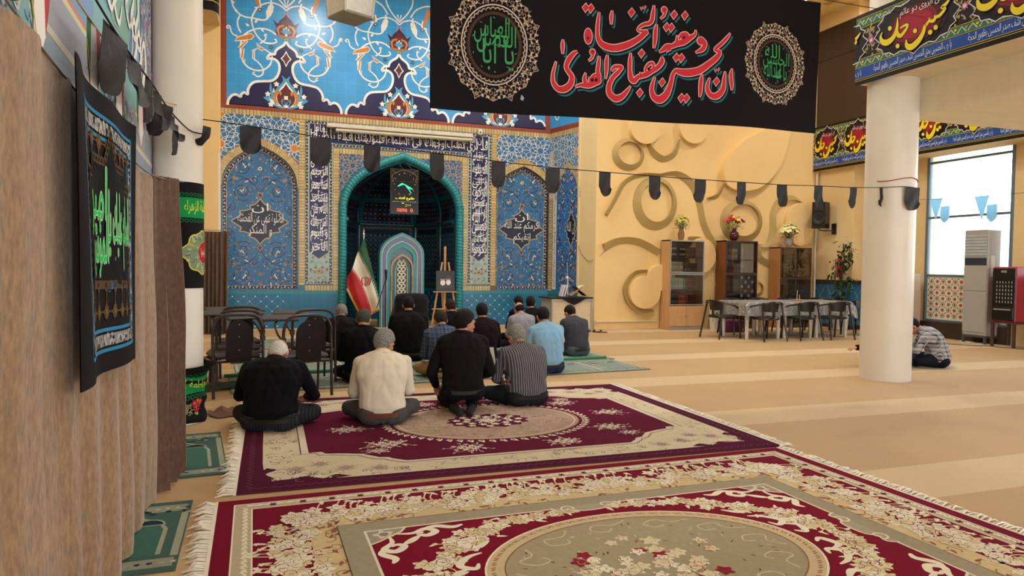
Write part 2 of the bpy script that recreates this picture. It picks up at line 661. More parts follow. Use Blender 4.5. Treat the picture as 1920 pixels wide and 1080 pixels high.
DOT= [(1.599,1.155,0.036),(1.658,1.156,0.036),(2.127,1.164,0.037),(2.25,0.742,0.036),(2.236,0.321,0.036),(2.53,1.042,0.036),(2.584,1.04,0.036),(2.61,1.179,0.036),(2.735,1.18,0.036),(2.653,0.725,0.036),(2.711,0.724,0.037),(2.497,0.45,0.036),(2.728,0.294,0.037),(2.787,0.293,0.037),(3.14,0.495,0.037)]
BLOB= [(1.63,0.864,0.042,0.078),(1.68,0.704,0.029,0.03),(1.709,0.411,0.069,0.042),(2.497,1.223,0.03,0.031),(2.935,0.924,0.043,0.04),(2.734,0.951,0.039,0.031)]
HOLE= [(1.625,0.842,0.01,0.014),(1.676,0.413,0.017,0.017),(1.721,0.418,0.017,0.017),(1.68,0.706,0.007,0.009),(2.732,0.945,0.013,0.013),(2.336,0.582,0.017,0.017),(2.497,1.225,0.006,0.008)]
SH= [(2.258,1.215,0.005),(3.143,0.614,0.007)]
MEDPTS = [(0.63,0.662),(1.126,0.719),(0.637,0.169),(3.967,0.763),(4.442,0.812),(3.982,0.262),(3.951,1.284)]

BANDS=[
[(0.244,2.532,0.093),(0.45,2.879,0.11),(0.681,3.264,0.111),(1.064,3.442,0.086),(1.556,3.481,0.043)],
[(1.556,3.481,0.043),(2.007,3.524,0.114),(2.421,3.295,0.159),(2.613,2.883,0.115),(2.729,2.442,0.116),(2.922,2.09,0.134),(3.097,1.847,0.153)],
[(1.244,4.161,0.051),(1.396,3.956,0.112),(1.647,3.842,0.13),(1.945,3.991,0.131),(2.064,4.305,0.052)],
[(2.845,3.004,0.045),(3.107,3.082,0.107),(3.286,3.36,0.045)],
[(5.56,3.028,0.047),(5.266,3.132,0.112),(4.895,3.046,0.139),(4.695,2.737,0.12),(4.691,2.32,0.121),(4.559,1.992,0.093),(4.309,1.94,0.055)],
[(0.201,1.81,0.186),(0.564,1.967,0.154),(1.047,1.957,0.147),(1.57,1.729,0.148)],
[(2.348,2.076,0.071),(2.661,2.039,0.107),(2.931,1.731,0.153),(3.073,1.373,0.135)],
[(1.476,0.373,0.132),(1.129,0.42,0.174),(0.831,0.66,0.155),(0.752,0.962,0.112),(0.965,1.243,0.112),(1.282,1.311,0.061)],
[(4.28,1.985,0.092),(4.317,1.663,0.138),(4.659,1.483,0.14)],
]
RINGS= [(0.774,3.903,0.348,0.306,0.106),(1.48,2.858,0.491,0.53,0.15),(3.823,2.523,0.524,0.447,0.142),(4.283,0.923,0.179,0.166,0.078)]
DISCS= [(1.139,4.475,0.374,0.342),(2.39,4.569,0.372,0.342),(5.461,2.483,0.422,0.528),(1.608,1.161,0.353,0.298),(2.67,1.682,0.368,0.402),(1.194,0.832,0.397,0.37)]
EGG= [(4.311,4.692),(3.716,4.377),(3.349,3.992),(3.199,3.625),(3.314,3.317),(3.695,3.199),(4.186,3.291),(4.568,3.563),(4.839,3.947),(5.022,4.468),(5.067,4.842),(4.751,4.955)]

MEDL = {
'out': [(-0.003,6.018),(-0.057,5.933),(-0.154,5.866),(-0.207,5.804),(-0.229,5.734),(-0.293,5.738),(-0.35,5.687),(-0.372,5.629),(-0.282,5.643),(-0.196,5.614),(-0.142,5.541),(-0.131,5.43),(-0.163,5.314),(-0.217,5.23),(-0.303,5.176),(-0.473,5.153),(-0.621,5.123),(-0.706,5.048),(-0.748,4.944),(-0.752,4.859),(-0.821,4.892),(-0.877,4.847),(-0.89,4.797),(-0.977,4.834),(-1.06,4.804),(-1.122,4.71),(-1.139,4.609)],
's1': [(-0.197,6.141),(-0.304,6.206),(-0.432,6.235),(-0.58,6.217),(-0.727,6.144),(-0.832,6.043),(-0.884,5.904),(-0.894,5.726),(-0.863,5.575),(-0.79,5.45),(-0.685,5.384),(-0.558,5.363),(-0.431,5.399),(-0.325,5.499),(-0.282,5.616)],
'b1': [(-1.008,5.916),(-0.946,6.007),(-0.811,6.063),(-0.685,6.109),(-0.626,6.056),(-0.685,5.989),(-0.832,5.95)],
'b2': [(-0.8,5.947),(-0.946,5.782),(-0.863,5.796),(-0.744,5.954)],
'b3': [(-0.869,5.773),(-0.898,5.589),(-0.848,5.577),(-0.819,5.784)],
'b4': [(-0.848,5.566),(-0.811,5.47),(-0.806,5.57)],
's2': [(-0.406,6.094),(-0.406,6.027),(-0.474,5.956),(-0.516,5.925)],
's2b': [(-0.229,6.052),(-0.193,6.018),(-0.208,5.978),(-0.304,5.949),(-0.432,5.957),(-0.538,6.033),(-0.622,6.157),(-0.664,6.284),(-0.675,6.416),(-0.622,6.555),(-0.538,6.677),(-0.39,6.764),(-0.241,6.784),(-0.091,6.737),(-0.004,6.658)],
's3': [(-1.06,6.74),(-1.029,6.612),(-0.936,6.493),(-0.811,6.432),(-0.664,6.428)],
's3b': [(-0.664,6.428),(-0.475,6.408),(-0.369,6.455),(-0.305,6.597),(-0.284,6.733),(-0.305,6.842)],
's4': [(-0.894,6.465),(-0.946,6.337),(-0.936,6.207),(-0.884,6.103)],
'b5': [(-0.569,5.819),(-0.495,5.86),(-0.421,5.813),(-0.474,5.778)],
'b6': [(-0.58,5.817),(-0.706,5.736),(-0.59,5.778)],
'b7': [(-0.59,5.927),(-0.563,5.853),(-0.516,5.869)],
'b8': [(-0.653,5.753),(-0.66,5.597),(-0.622,5.613),(-0.622,5.757)],
's5': [(-0.643,5.599),(-0.537,5.521),(-0.452,5.396),(-0.473,5.283),(-0.558,5.241),(-0.611,5.269)],
's5b': [(-0.421,5.813),(-0.346,5.766),(-0.282,5.706),(-0.278,5.616)],
'curl': [(-1.152,6.191),(-1.121,6.217),(-1.091,6.199),(-1.07,6.102),(-1.018,6.043),(-0.956,6.028)],
'leafw': [(-0.39,6.452),(-0.401,6.584),(-0.358,6.701),(-0.305,6.775),(-0.241,6.717),(-0.262,6.602),(-0.305,6.508)],
'cv': [(-0.622,6.644),(-0.517,6.658),(-0.507,6.726),(-0.528,6.812)],
'sp': [(-0.011,6.882),(-0.037,6.856),(-0.004,6.726)],

}
# ------------------------------------------------------------------ the hall: floor, ceiling, walls
WY, XL, XR = 15.5, -0.95, 6.31      # tiled front wall
YY, YXL, RX = 13.85, 6.75, 13.3     # plaster wall and right-hand wall
CZ = 7.6
PX, PY = 12.80, 12.71    # pilaster in the right-hand corner
C_PLASTER = '#e6cb96'


def carpet_material():
 N = NT('floor_carpet')
 tc = N.n('ShaderNodeTexCoord')
 sp = N.n('ShaderNodeSeparateXYZ')
 N.l(tc.outputs['Object'], sp.inputs[0])
 ad = N.n('ShaderNodeMath', operation='ADD', i_1=-1.155 + 20.0)
 md = N.n('ShaderNodeMath', operation='MODULO', i_1=2.0)
 lt = N.n('ShaderNodeMath', operation='LESS_THAN', i_1=0.575)
 N.l(sp.outputs['Y'], ad.inputs[0])
 N.l(ad.outputs[0], md.inputs[0])
 N.l(md.outputs[0], lt.inputs[0])
 nz = N.n('ShaderNodeTexNoise', i_Scale=160.0, i_Detail=3.0, i_Roughness=0.7)
 n2 = N.n('ShaderNodeTexNoise', i_Scale=1.2, i_Detail=4.0)
 N.l(tc.outputs['Object'], nz.inputs['Vector'])
 N.l(tc.outputs['Object'], n2.inputs['Vector'])
 mx = N.n('ShaderNodeMix', data_type='RGBA')
 mx.inputs[6].default_value = (*srgb('#b59058'), 1)
 mx.inputs[7].default_value = (*srgb('#c9ab7c'), 1)
 N.l(lt.outputs[0], mx.inputs[0])
 sm = N.n('ShaderNodeMath', operation='ADD')
 r1 = N.n('ShaderNodeMapRange', i_3=0.66, i_4=1.12)
 r2 = N.n('ShaderNodeMapRange', i_3=-0.06, i_4=0.2)
 N.l(nz.outputs['Fac'], r1.inputs[0])
 N.l(n2.outputs['Fac'], r2.inputs[0])
 N.l(r1.outputs[0], sm.inputs[0])
 N.l(r2.outputs[0], sm.inputs[1])
 mu = N.n('ShaderNodeMix', data_type='RGBA', blend_type='MULTIPLY')
 mu.inputs[0].default_value = 1.0
 N.l(mx.outputs[2], mu.inputs[6])
 N.l(sm.outputs[0], mu.inputs[7])
 N.l(mu.outputs[2], N.b.inputs['Base Color'])
 N.set(Roughness=0.95)
 N.b.inputs['Specular IOR Level'].default_value = 0.15
 N.b.inputs['Sheen Weight'].default_value = 0.25
 bp = N.n('ShaderNodeBump', i_Strength=0.5, i_Distance=0.006)
 N.l(nz.outputs['Fac'], bp.inputs['Height'])
 N.l(bp.outputs[0], N.b.inputs['Normal'])
 return N.m


def tile_material(name, size, rough=0.16, grout=1.25, var=0.05, axis='XZ'):
 """glazed tile: the inlay colours with a pale grid of joints"""
 N = NT(name)
 at = N.n('ShaderNodeAttribute', attribute_name='Col')
 tc = N.n('ShaderNodeTexCoord')
 mp = N.n('ShaderNodeMapping')
 if axis == 'XZ':
  mp.inputs['Rotation'].default_value = (R(-90), 0, 0)
 N.l(tc.outputs['Object'], mp.inputs[0])
 bk = N.n('ShaderNodeTexBrick', offset=0.0, i_Scale=1.0, i_Mortar_Size=0.005, i_Brick_Width=size, i_Row_Height=size, i_Mortar_Smooth=0.3)
 bk.inputs['Color1'].default_value = (1 - var, 1 - var, 1 - var, 1)
 bk.inputs['Color2'].default_value = (1 + var, 1 + var, 1 + var, 1)
 bk.inputs['Mortar'].default_value = (grout, grout, grout, 1)
 N.l(mp.outputs[0], bk.inputs['Vector'])
 mu = N.n('ShaderNodeMix', data_type='RGBA', blend_type='MULTIPLY')
 mu.inputs[0].default_value = 1.0
 N.l(at.outputs['Color'], mu.inputs[6])
 N.l(bk.outputs['Color'], mu.inputs[7])
 nz = N.n('ShaderNodeTexNoise', i_Scale=2.0, i_Detail=4.0)
 N.l(tc.outputs['Object'], nz.inputs['Vector'])
 rp = N.n('ShaderNodeMapRange', i_3=0.86, i_4=1.14)
 N.l(nz.outputs['Fac'], rp.inputs[0])
 m2 = N.n('ShaderNodeMix', data_type='RGBA', blend_type='MULTIPLY')
 m2.inputs[0].default_value = 1.0
 N.l(mu.outputs[2], m2.inputs[6])
 N.l(rp.outputs[0], m2.inputs[7])
 N.l(m2.outputs[2], N.b.inputs['Base Color'])
 N.set(Roughness=rough)
 b2 = N.n('ShaderNodeTexNoise', i_Scale=3.5, i_Detail=1.0)
 N.l(tc.outputs['Object'], b2.inputs['Vector'])
 bp = N.n('ShaderNodeBump', i_Strength=0.12, i_Distance=0.02)
 N.l(b2.outputs['Fac'], bp.inputs['Height'])
 N.l(bp.outputs[0], N.b.inputs['Normal'])
 return N.m


PLASTER = mat('yellow_plaster', C_PLASTER, 0.75, var=0.02, scale=1.5, bump=0.15, bscale=90)
PLASTER2 = mat('ochre_plaster', '#e3c183', 0.7, var=0.02, scale=1.5, bump=0.12, bscale=90)
OLIVE = mat('olive_relief', '#ac9258', 0.7, var=0.05, scale=3)
CEILM = mat('ceiling_paint', '#e9cf94', 0.8, var=0.015, scale=1)
WHITE = mat('white_paint', '#dcd4c6', 0.35, var=0.03, scale=2.5, bump=0.05, bscale=6)
DKWOOD = mat('dark_wood', '#2a1912', 0.45, var=0.10, scale=6, stretch=(6, 6, 0.5))
TILE22 = tile_material('glazed_tile', 0.22, .30)
TILE_S = tile_material('mosaic_tile', 0.20, 0.34, 0.9, 0.03)
TILE_N = tile_material('niche_tile', 0.20, 0.5, 0.9, 0.03)
TILE_N.node_tree.nodes['Principled BSDF'].inputs['Specular IOR Level'].default_value = .12

b = MB()
b.box(-5.2, 22.0, -7.0, 18.2, -0.2, 0.0)
struct(b.build('floor', carpet_material()))
b = MB()
b.box(-5.2, RX + 0.2, -7.0, 18.2, CZ, CZ + 0.2)
struct(b.build('ceiling', CEILM))

# colours of the tilework (linear)
def C(h):
 return srgb(h)


SKYB, NAVY, WHT, MAROON, ORNG, LBLUE = C('#3898d4'), C('#14154a'), C('#e9e7dd'), C('#5f1f22'), C('#c97e2c'), C('#4f9cc4')
BRICK, BRICKD, REDB = C('#c3ab74'), C('#6f5c38'), C('#8e3f2c')
PANB, DKN, TANL, TURQ, TURQD = C('#2f6f9c'), C('#0f1c3c'), C('#c9a87a'), C('#2c8d93'), C('#175f6e')
PINK, GREY2 = C('#c77f77'), C('#8d8784')


def arch(cx, hw, zs, za, n=14, sh=0.5):
 """pointed arch from the right springing over the apex to the left springing"""
 P0, P1, P2, P3 = (hw, zs), (hw, zs + (za - zs) * .55), (hw * sh, zs + (za - zs) * .80), (0, za)
 r = []
 for i in range(n + 1):
  t = i / n
  a, b_, c, d = (1 - t) ** 3, 3 * t * (1 - t) ** 2, 3 * t * t * (1 - t), t ** 3
  r.append((P0[0] * a + P1[0] * b_ + P2[0] * c + P3[0] * d, P0[1] * a + P1[1] * b_ + P2[1] * c + P3[1] * d))
 return [(cx + x, z) for x, z in r] + [(cx - x, z) for x, z in r[-2::-1]]


def inside(P, x, y):
 c = False
 for i in range(len(P)):
  (x1, y1), (x2, y2) = P[i - 1], P[i]
  if (y1 > y) != (y2 > y) and x < (x2 - x1) * (y - y1) / (y2 - y1) + x1:
   c = not c
 return c


class Clip:
 """keeps only the pieces of an inlay whose centre passes a test"""
 def __init__(s, il, test):
  s.il, s.test, s.n = il, test, None

 def __enter__(s):
  s.n = len(s.il.F)
  s.fn = s.il.fn
  s.uv = {}
  il = s.il
  old = il.pt

  def pt(u, v, lay):
   a, b, c, d, e, f = il.A
   k = old(u, v, lay)
   s.uv[k] = (a * u + c * v + e, b * u + d * v + f)
   return k
  il.pt = pt
  return il

 def __exit__(s, *a):
  il = s.il
  del il.pt
  F, M, Cc = il.F[:s.n], il.M[:s.n], il.C[:s.n]
  for f, m, c in zip(il.F[s.n:], il.M[s.n:], il.C[s.n:]):
   q = [s.uv[k] for k in f]
   if s.test(sum(p[0] for p in q) / len(q), sum(p[1] for p in q) / len(q)):
    F.append(f)
    M.append(m)
    Cc.append(c)
  il.F, il.M, il.C = F, M, Cc


def bricks(il, x0, z0, x1, z1, along, step=0.062, lay=2):
 """a band of narrow yellow bricks set side by side"""
 il.rect(x0, z0, x1, z1, BRICKD, lay)
 rnd = random.Random(int(x0 * 100 + z0 * 1000))
 L = (x1 - x0) if along == 'x' else (z1 - z0)
 n = max(1, round(L / step))
 for i in range(n):
  a, b_ = (i + .08) * L / n, (i + .92) * L / n
  k = 0.82 + 0.3 * rnd.random()
  c = tuple(v * k for v in BRICK)
  if along == 'x':
   il.rect(x0 + a, z0 + .006, x0 + b_, z1 - .006, c, lay + 1)
  else:
   il.rect(x0 + .006, z0 + a, x1 - .006, z0 + b_, c, lay + 1)


def brick_arch(il, inn, out, n, lay=2):
 """voussoirs between two outlines of equal point count"""
 rnd = random.Random(7)
 def at(P, t):
  k = min(len(P) - 2, int(t * (len(P) - 1)))
  f = t * (len(P) - 1) - k
  return (P[k][0] + (P[k + 1][0] - P[k][0]) * f, P[k][1] + (P[k + 1][1] - P[k][1]) * f)
 for i in range(len(inn) - 1):
  il.poly([inn[i], inn[i + 1], out[i + 1], out[i]], BRICKD, lay)
 for i in range(n):
  a, b_ = (i + .07) / n, (i + .93) / n
  k = 0.85 + 0.3 * rnd.random()
  il.poly([at(inn, a), at(inn, b_), at(out, b_), at(out, a)], tuple(v * k for v in BRICK), lay + 1)


def patterned_band(il, P, w, lay=3, base=C('#1a1a2a'), c1=C('#c9c0ae'), c2=C('#b5733a'), step=0.07):
 """a running border of small motifs along a path, edged with pale lines"""
 il.stroke(P, w, base, lay)
 L = 0
 q = step * .5
 i = 0
 for a, b_ in zip(P, P[1:]):
  d = math.hypot(b_[0] - a[0], b_[1] - a[1])
  while q < L + d:
   t = (q - L) / d
   x, y = a[0] + (b_[0] - a[0]) * t, a[1] + (b_[1] - a[1]) * t
   an = math.atan2(b_[1] - a[1], b_[0] - a[0])
   il.flower(x, y, w * .27, c1 if i % 2 else c2, None, lay + 1, 4, an)
   il.leaf(x, y, an + (.9 if i % 2 else -.9), step * .62, w * .22, c1, lay + 1)
   q += step
   i += 1
  L += d
 for sgn in (-1, 1):
  O = []
  for k in range(len(P)):
   a, b_ = P[max(0, k - 1)], P[min(len(P) - 1, k + 1)]
   d = math.hypot(b_[0] - a[0], b_[1] - a[1]) or 1
   O.append((P[k][0] - (b_[1] - a[1]) / d * sgn * w * .47, P[k][1] + (b_[0] - a[0]) / d * sgn * w * .47))
  il.stroke(O, w * .09, c1, lay + 1)


def girih(il, x0, z0, x1, z1, sp, ground, line, star, petal, lay=2, lw=0.013, odd=True, test=None):
 """ten-pointed stars in a net of straps"""
 il.rect(x0, z0, x1, z1, ground, lay) if test is None else None
 def ok(u, v):
  return x0 < u < x1 and z0 < v < z1 and (test is None or test(u, v))
 with Clip(il, ok):
  ny = int((z1 - z0) / (sp * .43)) + 2
  nx = int((x1 - x0) / (sp * .5)) + 2
  for j in range(-1, ny):
   for i in range(-1, nx):
    if (i + j) % 2:
     continue
    cx, cz = x0 + i * sp * .5, z1 - j * sp * .43
    r = sp * .29
    if star is not None and (i + 2 * j) % 4 == 0:
     P = []
     for k in range(20):
      rr = r * (.56 if k % 2 == 0 else .33)
      P.append((cx + rr * cos(k * PI / 10), cz + rr * sin(k * PI / 10)))
     for k in range(20):
      il.poly([(cx, cz), P[k], P[(k + 1) % 20]], star, lay + 1)
    for k in range(10):
     a = k * PI / 5
     for da, rr in ((0, .80),):
      il.disc(cx + r * rr * cos(a + PI / 10), cz + r * rr * sin(a + PI / 10), r * .15, petal, lay + 1, 7, r * .10, a + PI / 10)
     p0 = (cx + r * .33 * cos(a + PI / 10), cz + r * .33 * sin(a + PI / 10))
     p1 = (cx + r * .60 * cos(a), cz + r * .60 * sin(a))
     p2 = (cx + r * cos(a + PI / 10), cz + r * sin(a + PI / 10))
     p3 = (cx + r * .60 * cos(a + PI / 5), cz + r * .60 * sin(a + PI / 5))
     il.stroke([p0, p1, p2, p3, p0], lw, line, lay + 2)
     p4 = (cx + r * 1.38 * cos(a), cz + r * 1.38 * sin(a))
     il.stroke([p1, (cx + r * 1.0 * cos(a + PI / 10), cz + r * 1.0 * sin(a + PI / 10)), p4, (cx + r * cos(a - PI / 10), cz + r * sin(a - PI / 10)), p1], lw, line, lay + 2)
     il.stroke([p4, (cx + r * 1.72 * cos(a), cz + r * 1.72 * sin(a))], lw, line, lay + 2)


def dado(il, x0, x1, z0=0.0, z1=0.80, lay=1, c0=C('#226d92'), cl=C('#63a3bb'), sq=C('#d9e2dc'), step=0.222):
 il.rect(x0, z0, x1, z1 - .07, c0, lay)
 il.rect(x0, z1 - .07, x1, z1, C('#27828f'), lay)
 def ok(u, v):
  return x0 < u < x1 and z0 < v < z1 - .07
 with Clip(il, ok):
  n = int((x1 - x0) / step) + 2
  m = int((z1 - z0) / .1) + 2
  for i in range(-1, n):
   for j in range(m):
    if (i + j) % 2:
     continue
    x, z = x0 + i * step * .5 * 2 / 2, z1 - .12 - j * .105
    il.stroke([(x, z), (x + step / 4, z - .0525), (x + step / 2, z - .105)], .005, cl, lay + 1)
    il.stroke([(x, z), (x - step / 4, z - .0525), (x - step / 2, z - .105)], .005, cl, lay + 1)
    il.rect(x - .012, z - .012, x + .012, z + .012, sq, lay + 2)


def arabesque(il, cx, zc, hw, hh, lay=2, seed=3, test=None):
 """paired spirals with rosettes and split leaves, mirrored both ways"""
 rnd = random.Random(seed)
 D = C('#0f1c48')
 cream, och, rose, gr = C('#ddd3c2'), C('#c98f4e'), C('#b98d84'), C('#87796c')
 def ok(u, v):
  return test is None or test(u, v)
 with Clip(il, ok):
  for mx in (-1, 1):
   for mz in (-1, 1):
    def T(P):
     return [(cx + mx * x * hw, zc + mz * z * hh) for x, z in P]
    def sp(x, z, r0, r1, a0, tu, w=.015):
     asp = hw / hh
     P = [(x + (a - x), z + (b_ - z) * asp) for a, b_ in spiral(x, z, r0, r1, a0, tu, 26)]
     il.stroke(T(P), w, D, lay + 1)
    sp(.46, .80, .30, .10, 2.6, -1.35)
    sp(.46, .43, .27, .08, -2.4, 1.3)
    sp(.46, .80, .17, .05, .5, 1.1, .010)
    sp(.46, .43, .15, .05, .9, -1.1, .010)
    sp(.84, .62, .13, .04, 2.0, 1.1, .010)
    sp(.16, .60, .13, .04, .2, -1.0, .010)
    sp(.84, .16, .12, .04, 1.0, 1.2, .010)
    sp(.80, .93, .12, .04, 3.0, 1.1, .010)
    il.stroke(T(crom([(.02, .68), (.3, .62), (.62, .66), (.86, .52), (.95, .3), (.80, .14), (.66, .2), (.7, .3)], 5)), .012, D, lay + 1)
    il.stroke(T(crom([(.0, .42), (.2, .56), (.45, .62), (.80, .50)], 5)), .011, D, lay + 1)
    il.stroke(T(crom([(.74, .26), (.86, .12), (.92, 0)], 5)), .011, D, lay + 1)
    for (x, z, r) in ((.0, .78, .045), (.0, .92, .03), (.30, .83, .032), (.62, .74, .032), (.25, .62, .026), (.42, .50, .03), (.70, .55, .026), (.85, .66, .028), (.88, .40, .03), (.62, .34, .028), (.16, .87, .02), (.44, .92, .022), (.12, .66, .02), (.30, .40, .026), (.90, .22, .024), (.78, .08, .022), (.55, .62, .018), (.16, .50, .022), (.62, .88, .02), (.78, .78, .02), (.93, .52, .02), (.50, .72, .02)):
     x2, z2 = cx + mx * x * hw, zc + mz * z * hh
     il.flower(x2, z2, r, rnd.choice((cream, och, och, rose)), rnd.choice((MAROON, C('#5a3a1e'), PANB)), lay + 2, rnd.choice((5, 6, 8)), rnd.random(), DKN)
    for (x, z, a, L) in ((.40, .80, 1.0, .16), (.42, .78, 2.4, .12), (.46, .42, .8, .15), (.47, .44, 2.2, .12), (.30, .60, -.5, .18), (.90, .33, 1.9, .14), (.86, .18, .5, .12), (.28, .90, 1.3, .13), (.66, .82, 1.2, .12)):
     x2, z2 = cx + mx * x * hw, zc + mz * z * hh
     aa = math.atan2(mz * sin(a), mx * cos(a))
     L *= .62
     il.leaf(x2, z2, aa, L + .018, .05, DKN, lay + 2)
     il.leaf(x2, z2, aa, L, .032, cream, lay + 3)
    il.flower(cx + mx * .68 * hw, zc + mz * .63 * hh, .055, gr, C('#a57f6a'), lay + 3, 5, .3)
    for _ in range(34):
     il.flower(cx + mx * hw * rnd.random(), zc + mz * hh * rnd.random(), rnd.uniform(.010, .02), rnd.choice((cream, och, rose, C('#d9b07a'))), DKN, lay + 2, 5, rnd.random() * 6)
    for _ in range(60):
     x, z = rnd.random(), rnd.random()
     a = rnd.random() * 6.28
     il.leaf(cx + mx * x * hw, zc + mz * z * hh, a, .04, .014, rnd.choice((cream, och, D, C('#7f9db5'))), lay + 1)


def cartouche(il, cx, zc, hw, hh, lines, lay=6):
 """scalloped lozenge with white writing"""
 Q = [(0, 1), (.10, .86), (.22, .74), (.36, .70), (.33, .56), (.46, .50), (.60, .46), (.72, .44), (.66, .30), (.74, .22), (.86, .12), (1, 0)]
 P = Q + [(x, -z) for x, z in Q[-2::-1]]
 P = P + [(-x, z) for x, z in P[-2:0:-1]]
 P = crom(P, 3, True)
 il.poly([(cx + x * hw, zc + z * hh) for x, z in P], C('#0e1e3a'), lay)
 il.stroke([(cx + x * hw, zc + z * hh) for x, z in P], .022, C('#b8a070'), lay + 1, closed=True)
 for t, x0, z0, x1, z1 in lines:
  write(il, t, cx + x0 * hw, zc + z0 * hh, cx + x1 * hw, zc + z1 * hh, C('#e6e2d4'), lay + 2)
 for k in (-1, 1):
  il.diamond(cx, zc + k * hh * 1.17, .06, .075, C('#b08a50'), lay)
  il.diamond(cx, zc + k * hh * 1.17, .04, .05, MAROON, lay + 1)


# ---- the tiled front wall, with an opening for the prayer niche and recesses for two arched panels
MX = 2.80
lay0 = lambda u, v, w: (u, WY - w, v)
il = Inlay(lay0, 0.0008)
A_in = arch(MX, 1.22, 2.55, 3.66, 16, .55)
A_out = arch(MX, 1.40, 2.55, 3.89, 16, .56)
LP = arch(-0.19, 0.745, 2.98, 3.83, 12, .55)
LPo = arch(-0.19, 0.90, 2.98, 3.98, 12, .55)
RP = arch(5.66, 0.70, 2.98, 3.74, 12, .55)
RPo = arch(5.66, 0.85, 2.98, 3.90, 12, .55)
holeM = [(MX + 1.22, 0)] + A_in + [(MX - 1.22, 0)]
holeL = [(0.555, 0.84)] + LP + [(-0.935, 0.84)]
holeR = [(6.36, 0.84)] + RP + [(4.96, 0.84)]
outer = [(XL, 0), (XL, CZ), (XR, CZ), (XR, 0)]
holeR = [(min(x, XR - .002), z) for x, z in holeR]
loops = [[Vector((u, v, 0)) for u, v in L] for L in ([(XL, 0), (MX - 1.22, 0)] + A_in[::-1] + [(MX + 1.22, 0), (XR, 0), (XR, CZ), (XL, CZ)], holeL, holeR)]
flat = [p for L in loops for p in L]
ids = [il.pt(p.x, p.y, 0) for p in flat]
for t in tessellate_polygon(loops):
 il.f([ids[k] for k in t], PANB)
# reveals of the recesses and their tiled backs
RD = 0.11
for P, c in ((holeL, C('#23384a')), (holeR, C('#3c4a58'))):
 for a, b_ in zip(P, P[1:] + P[:1]):
  il.f([il.pt(a[0], a[1], 0), il.pt(b_[0], b_[1], 0), il.pt(b_[0], b_[1], -RD / .0008), il.pt(a[0], a[1], -RD / .0008)], c)

# upper field: sky-blue tiles with great cartouches
il.rect(XL, 4.64, XR, CZ, SKYB, 1)
il.rect(XL, 4.55, XR, 4.64, REDB, 1)
il.rect(XL, 4.55, XL + .11, CZ, REDB, 2)
il.rect(XR - .13, 4.55, XR, CZ, REDB, 2)


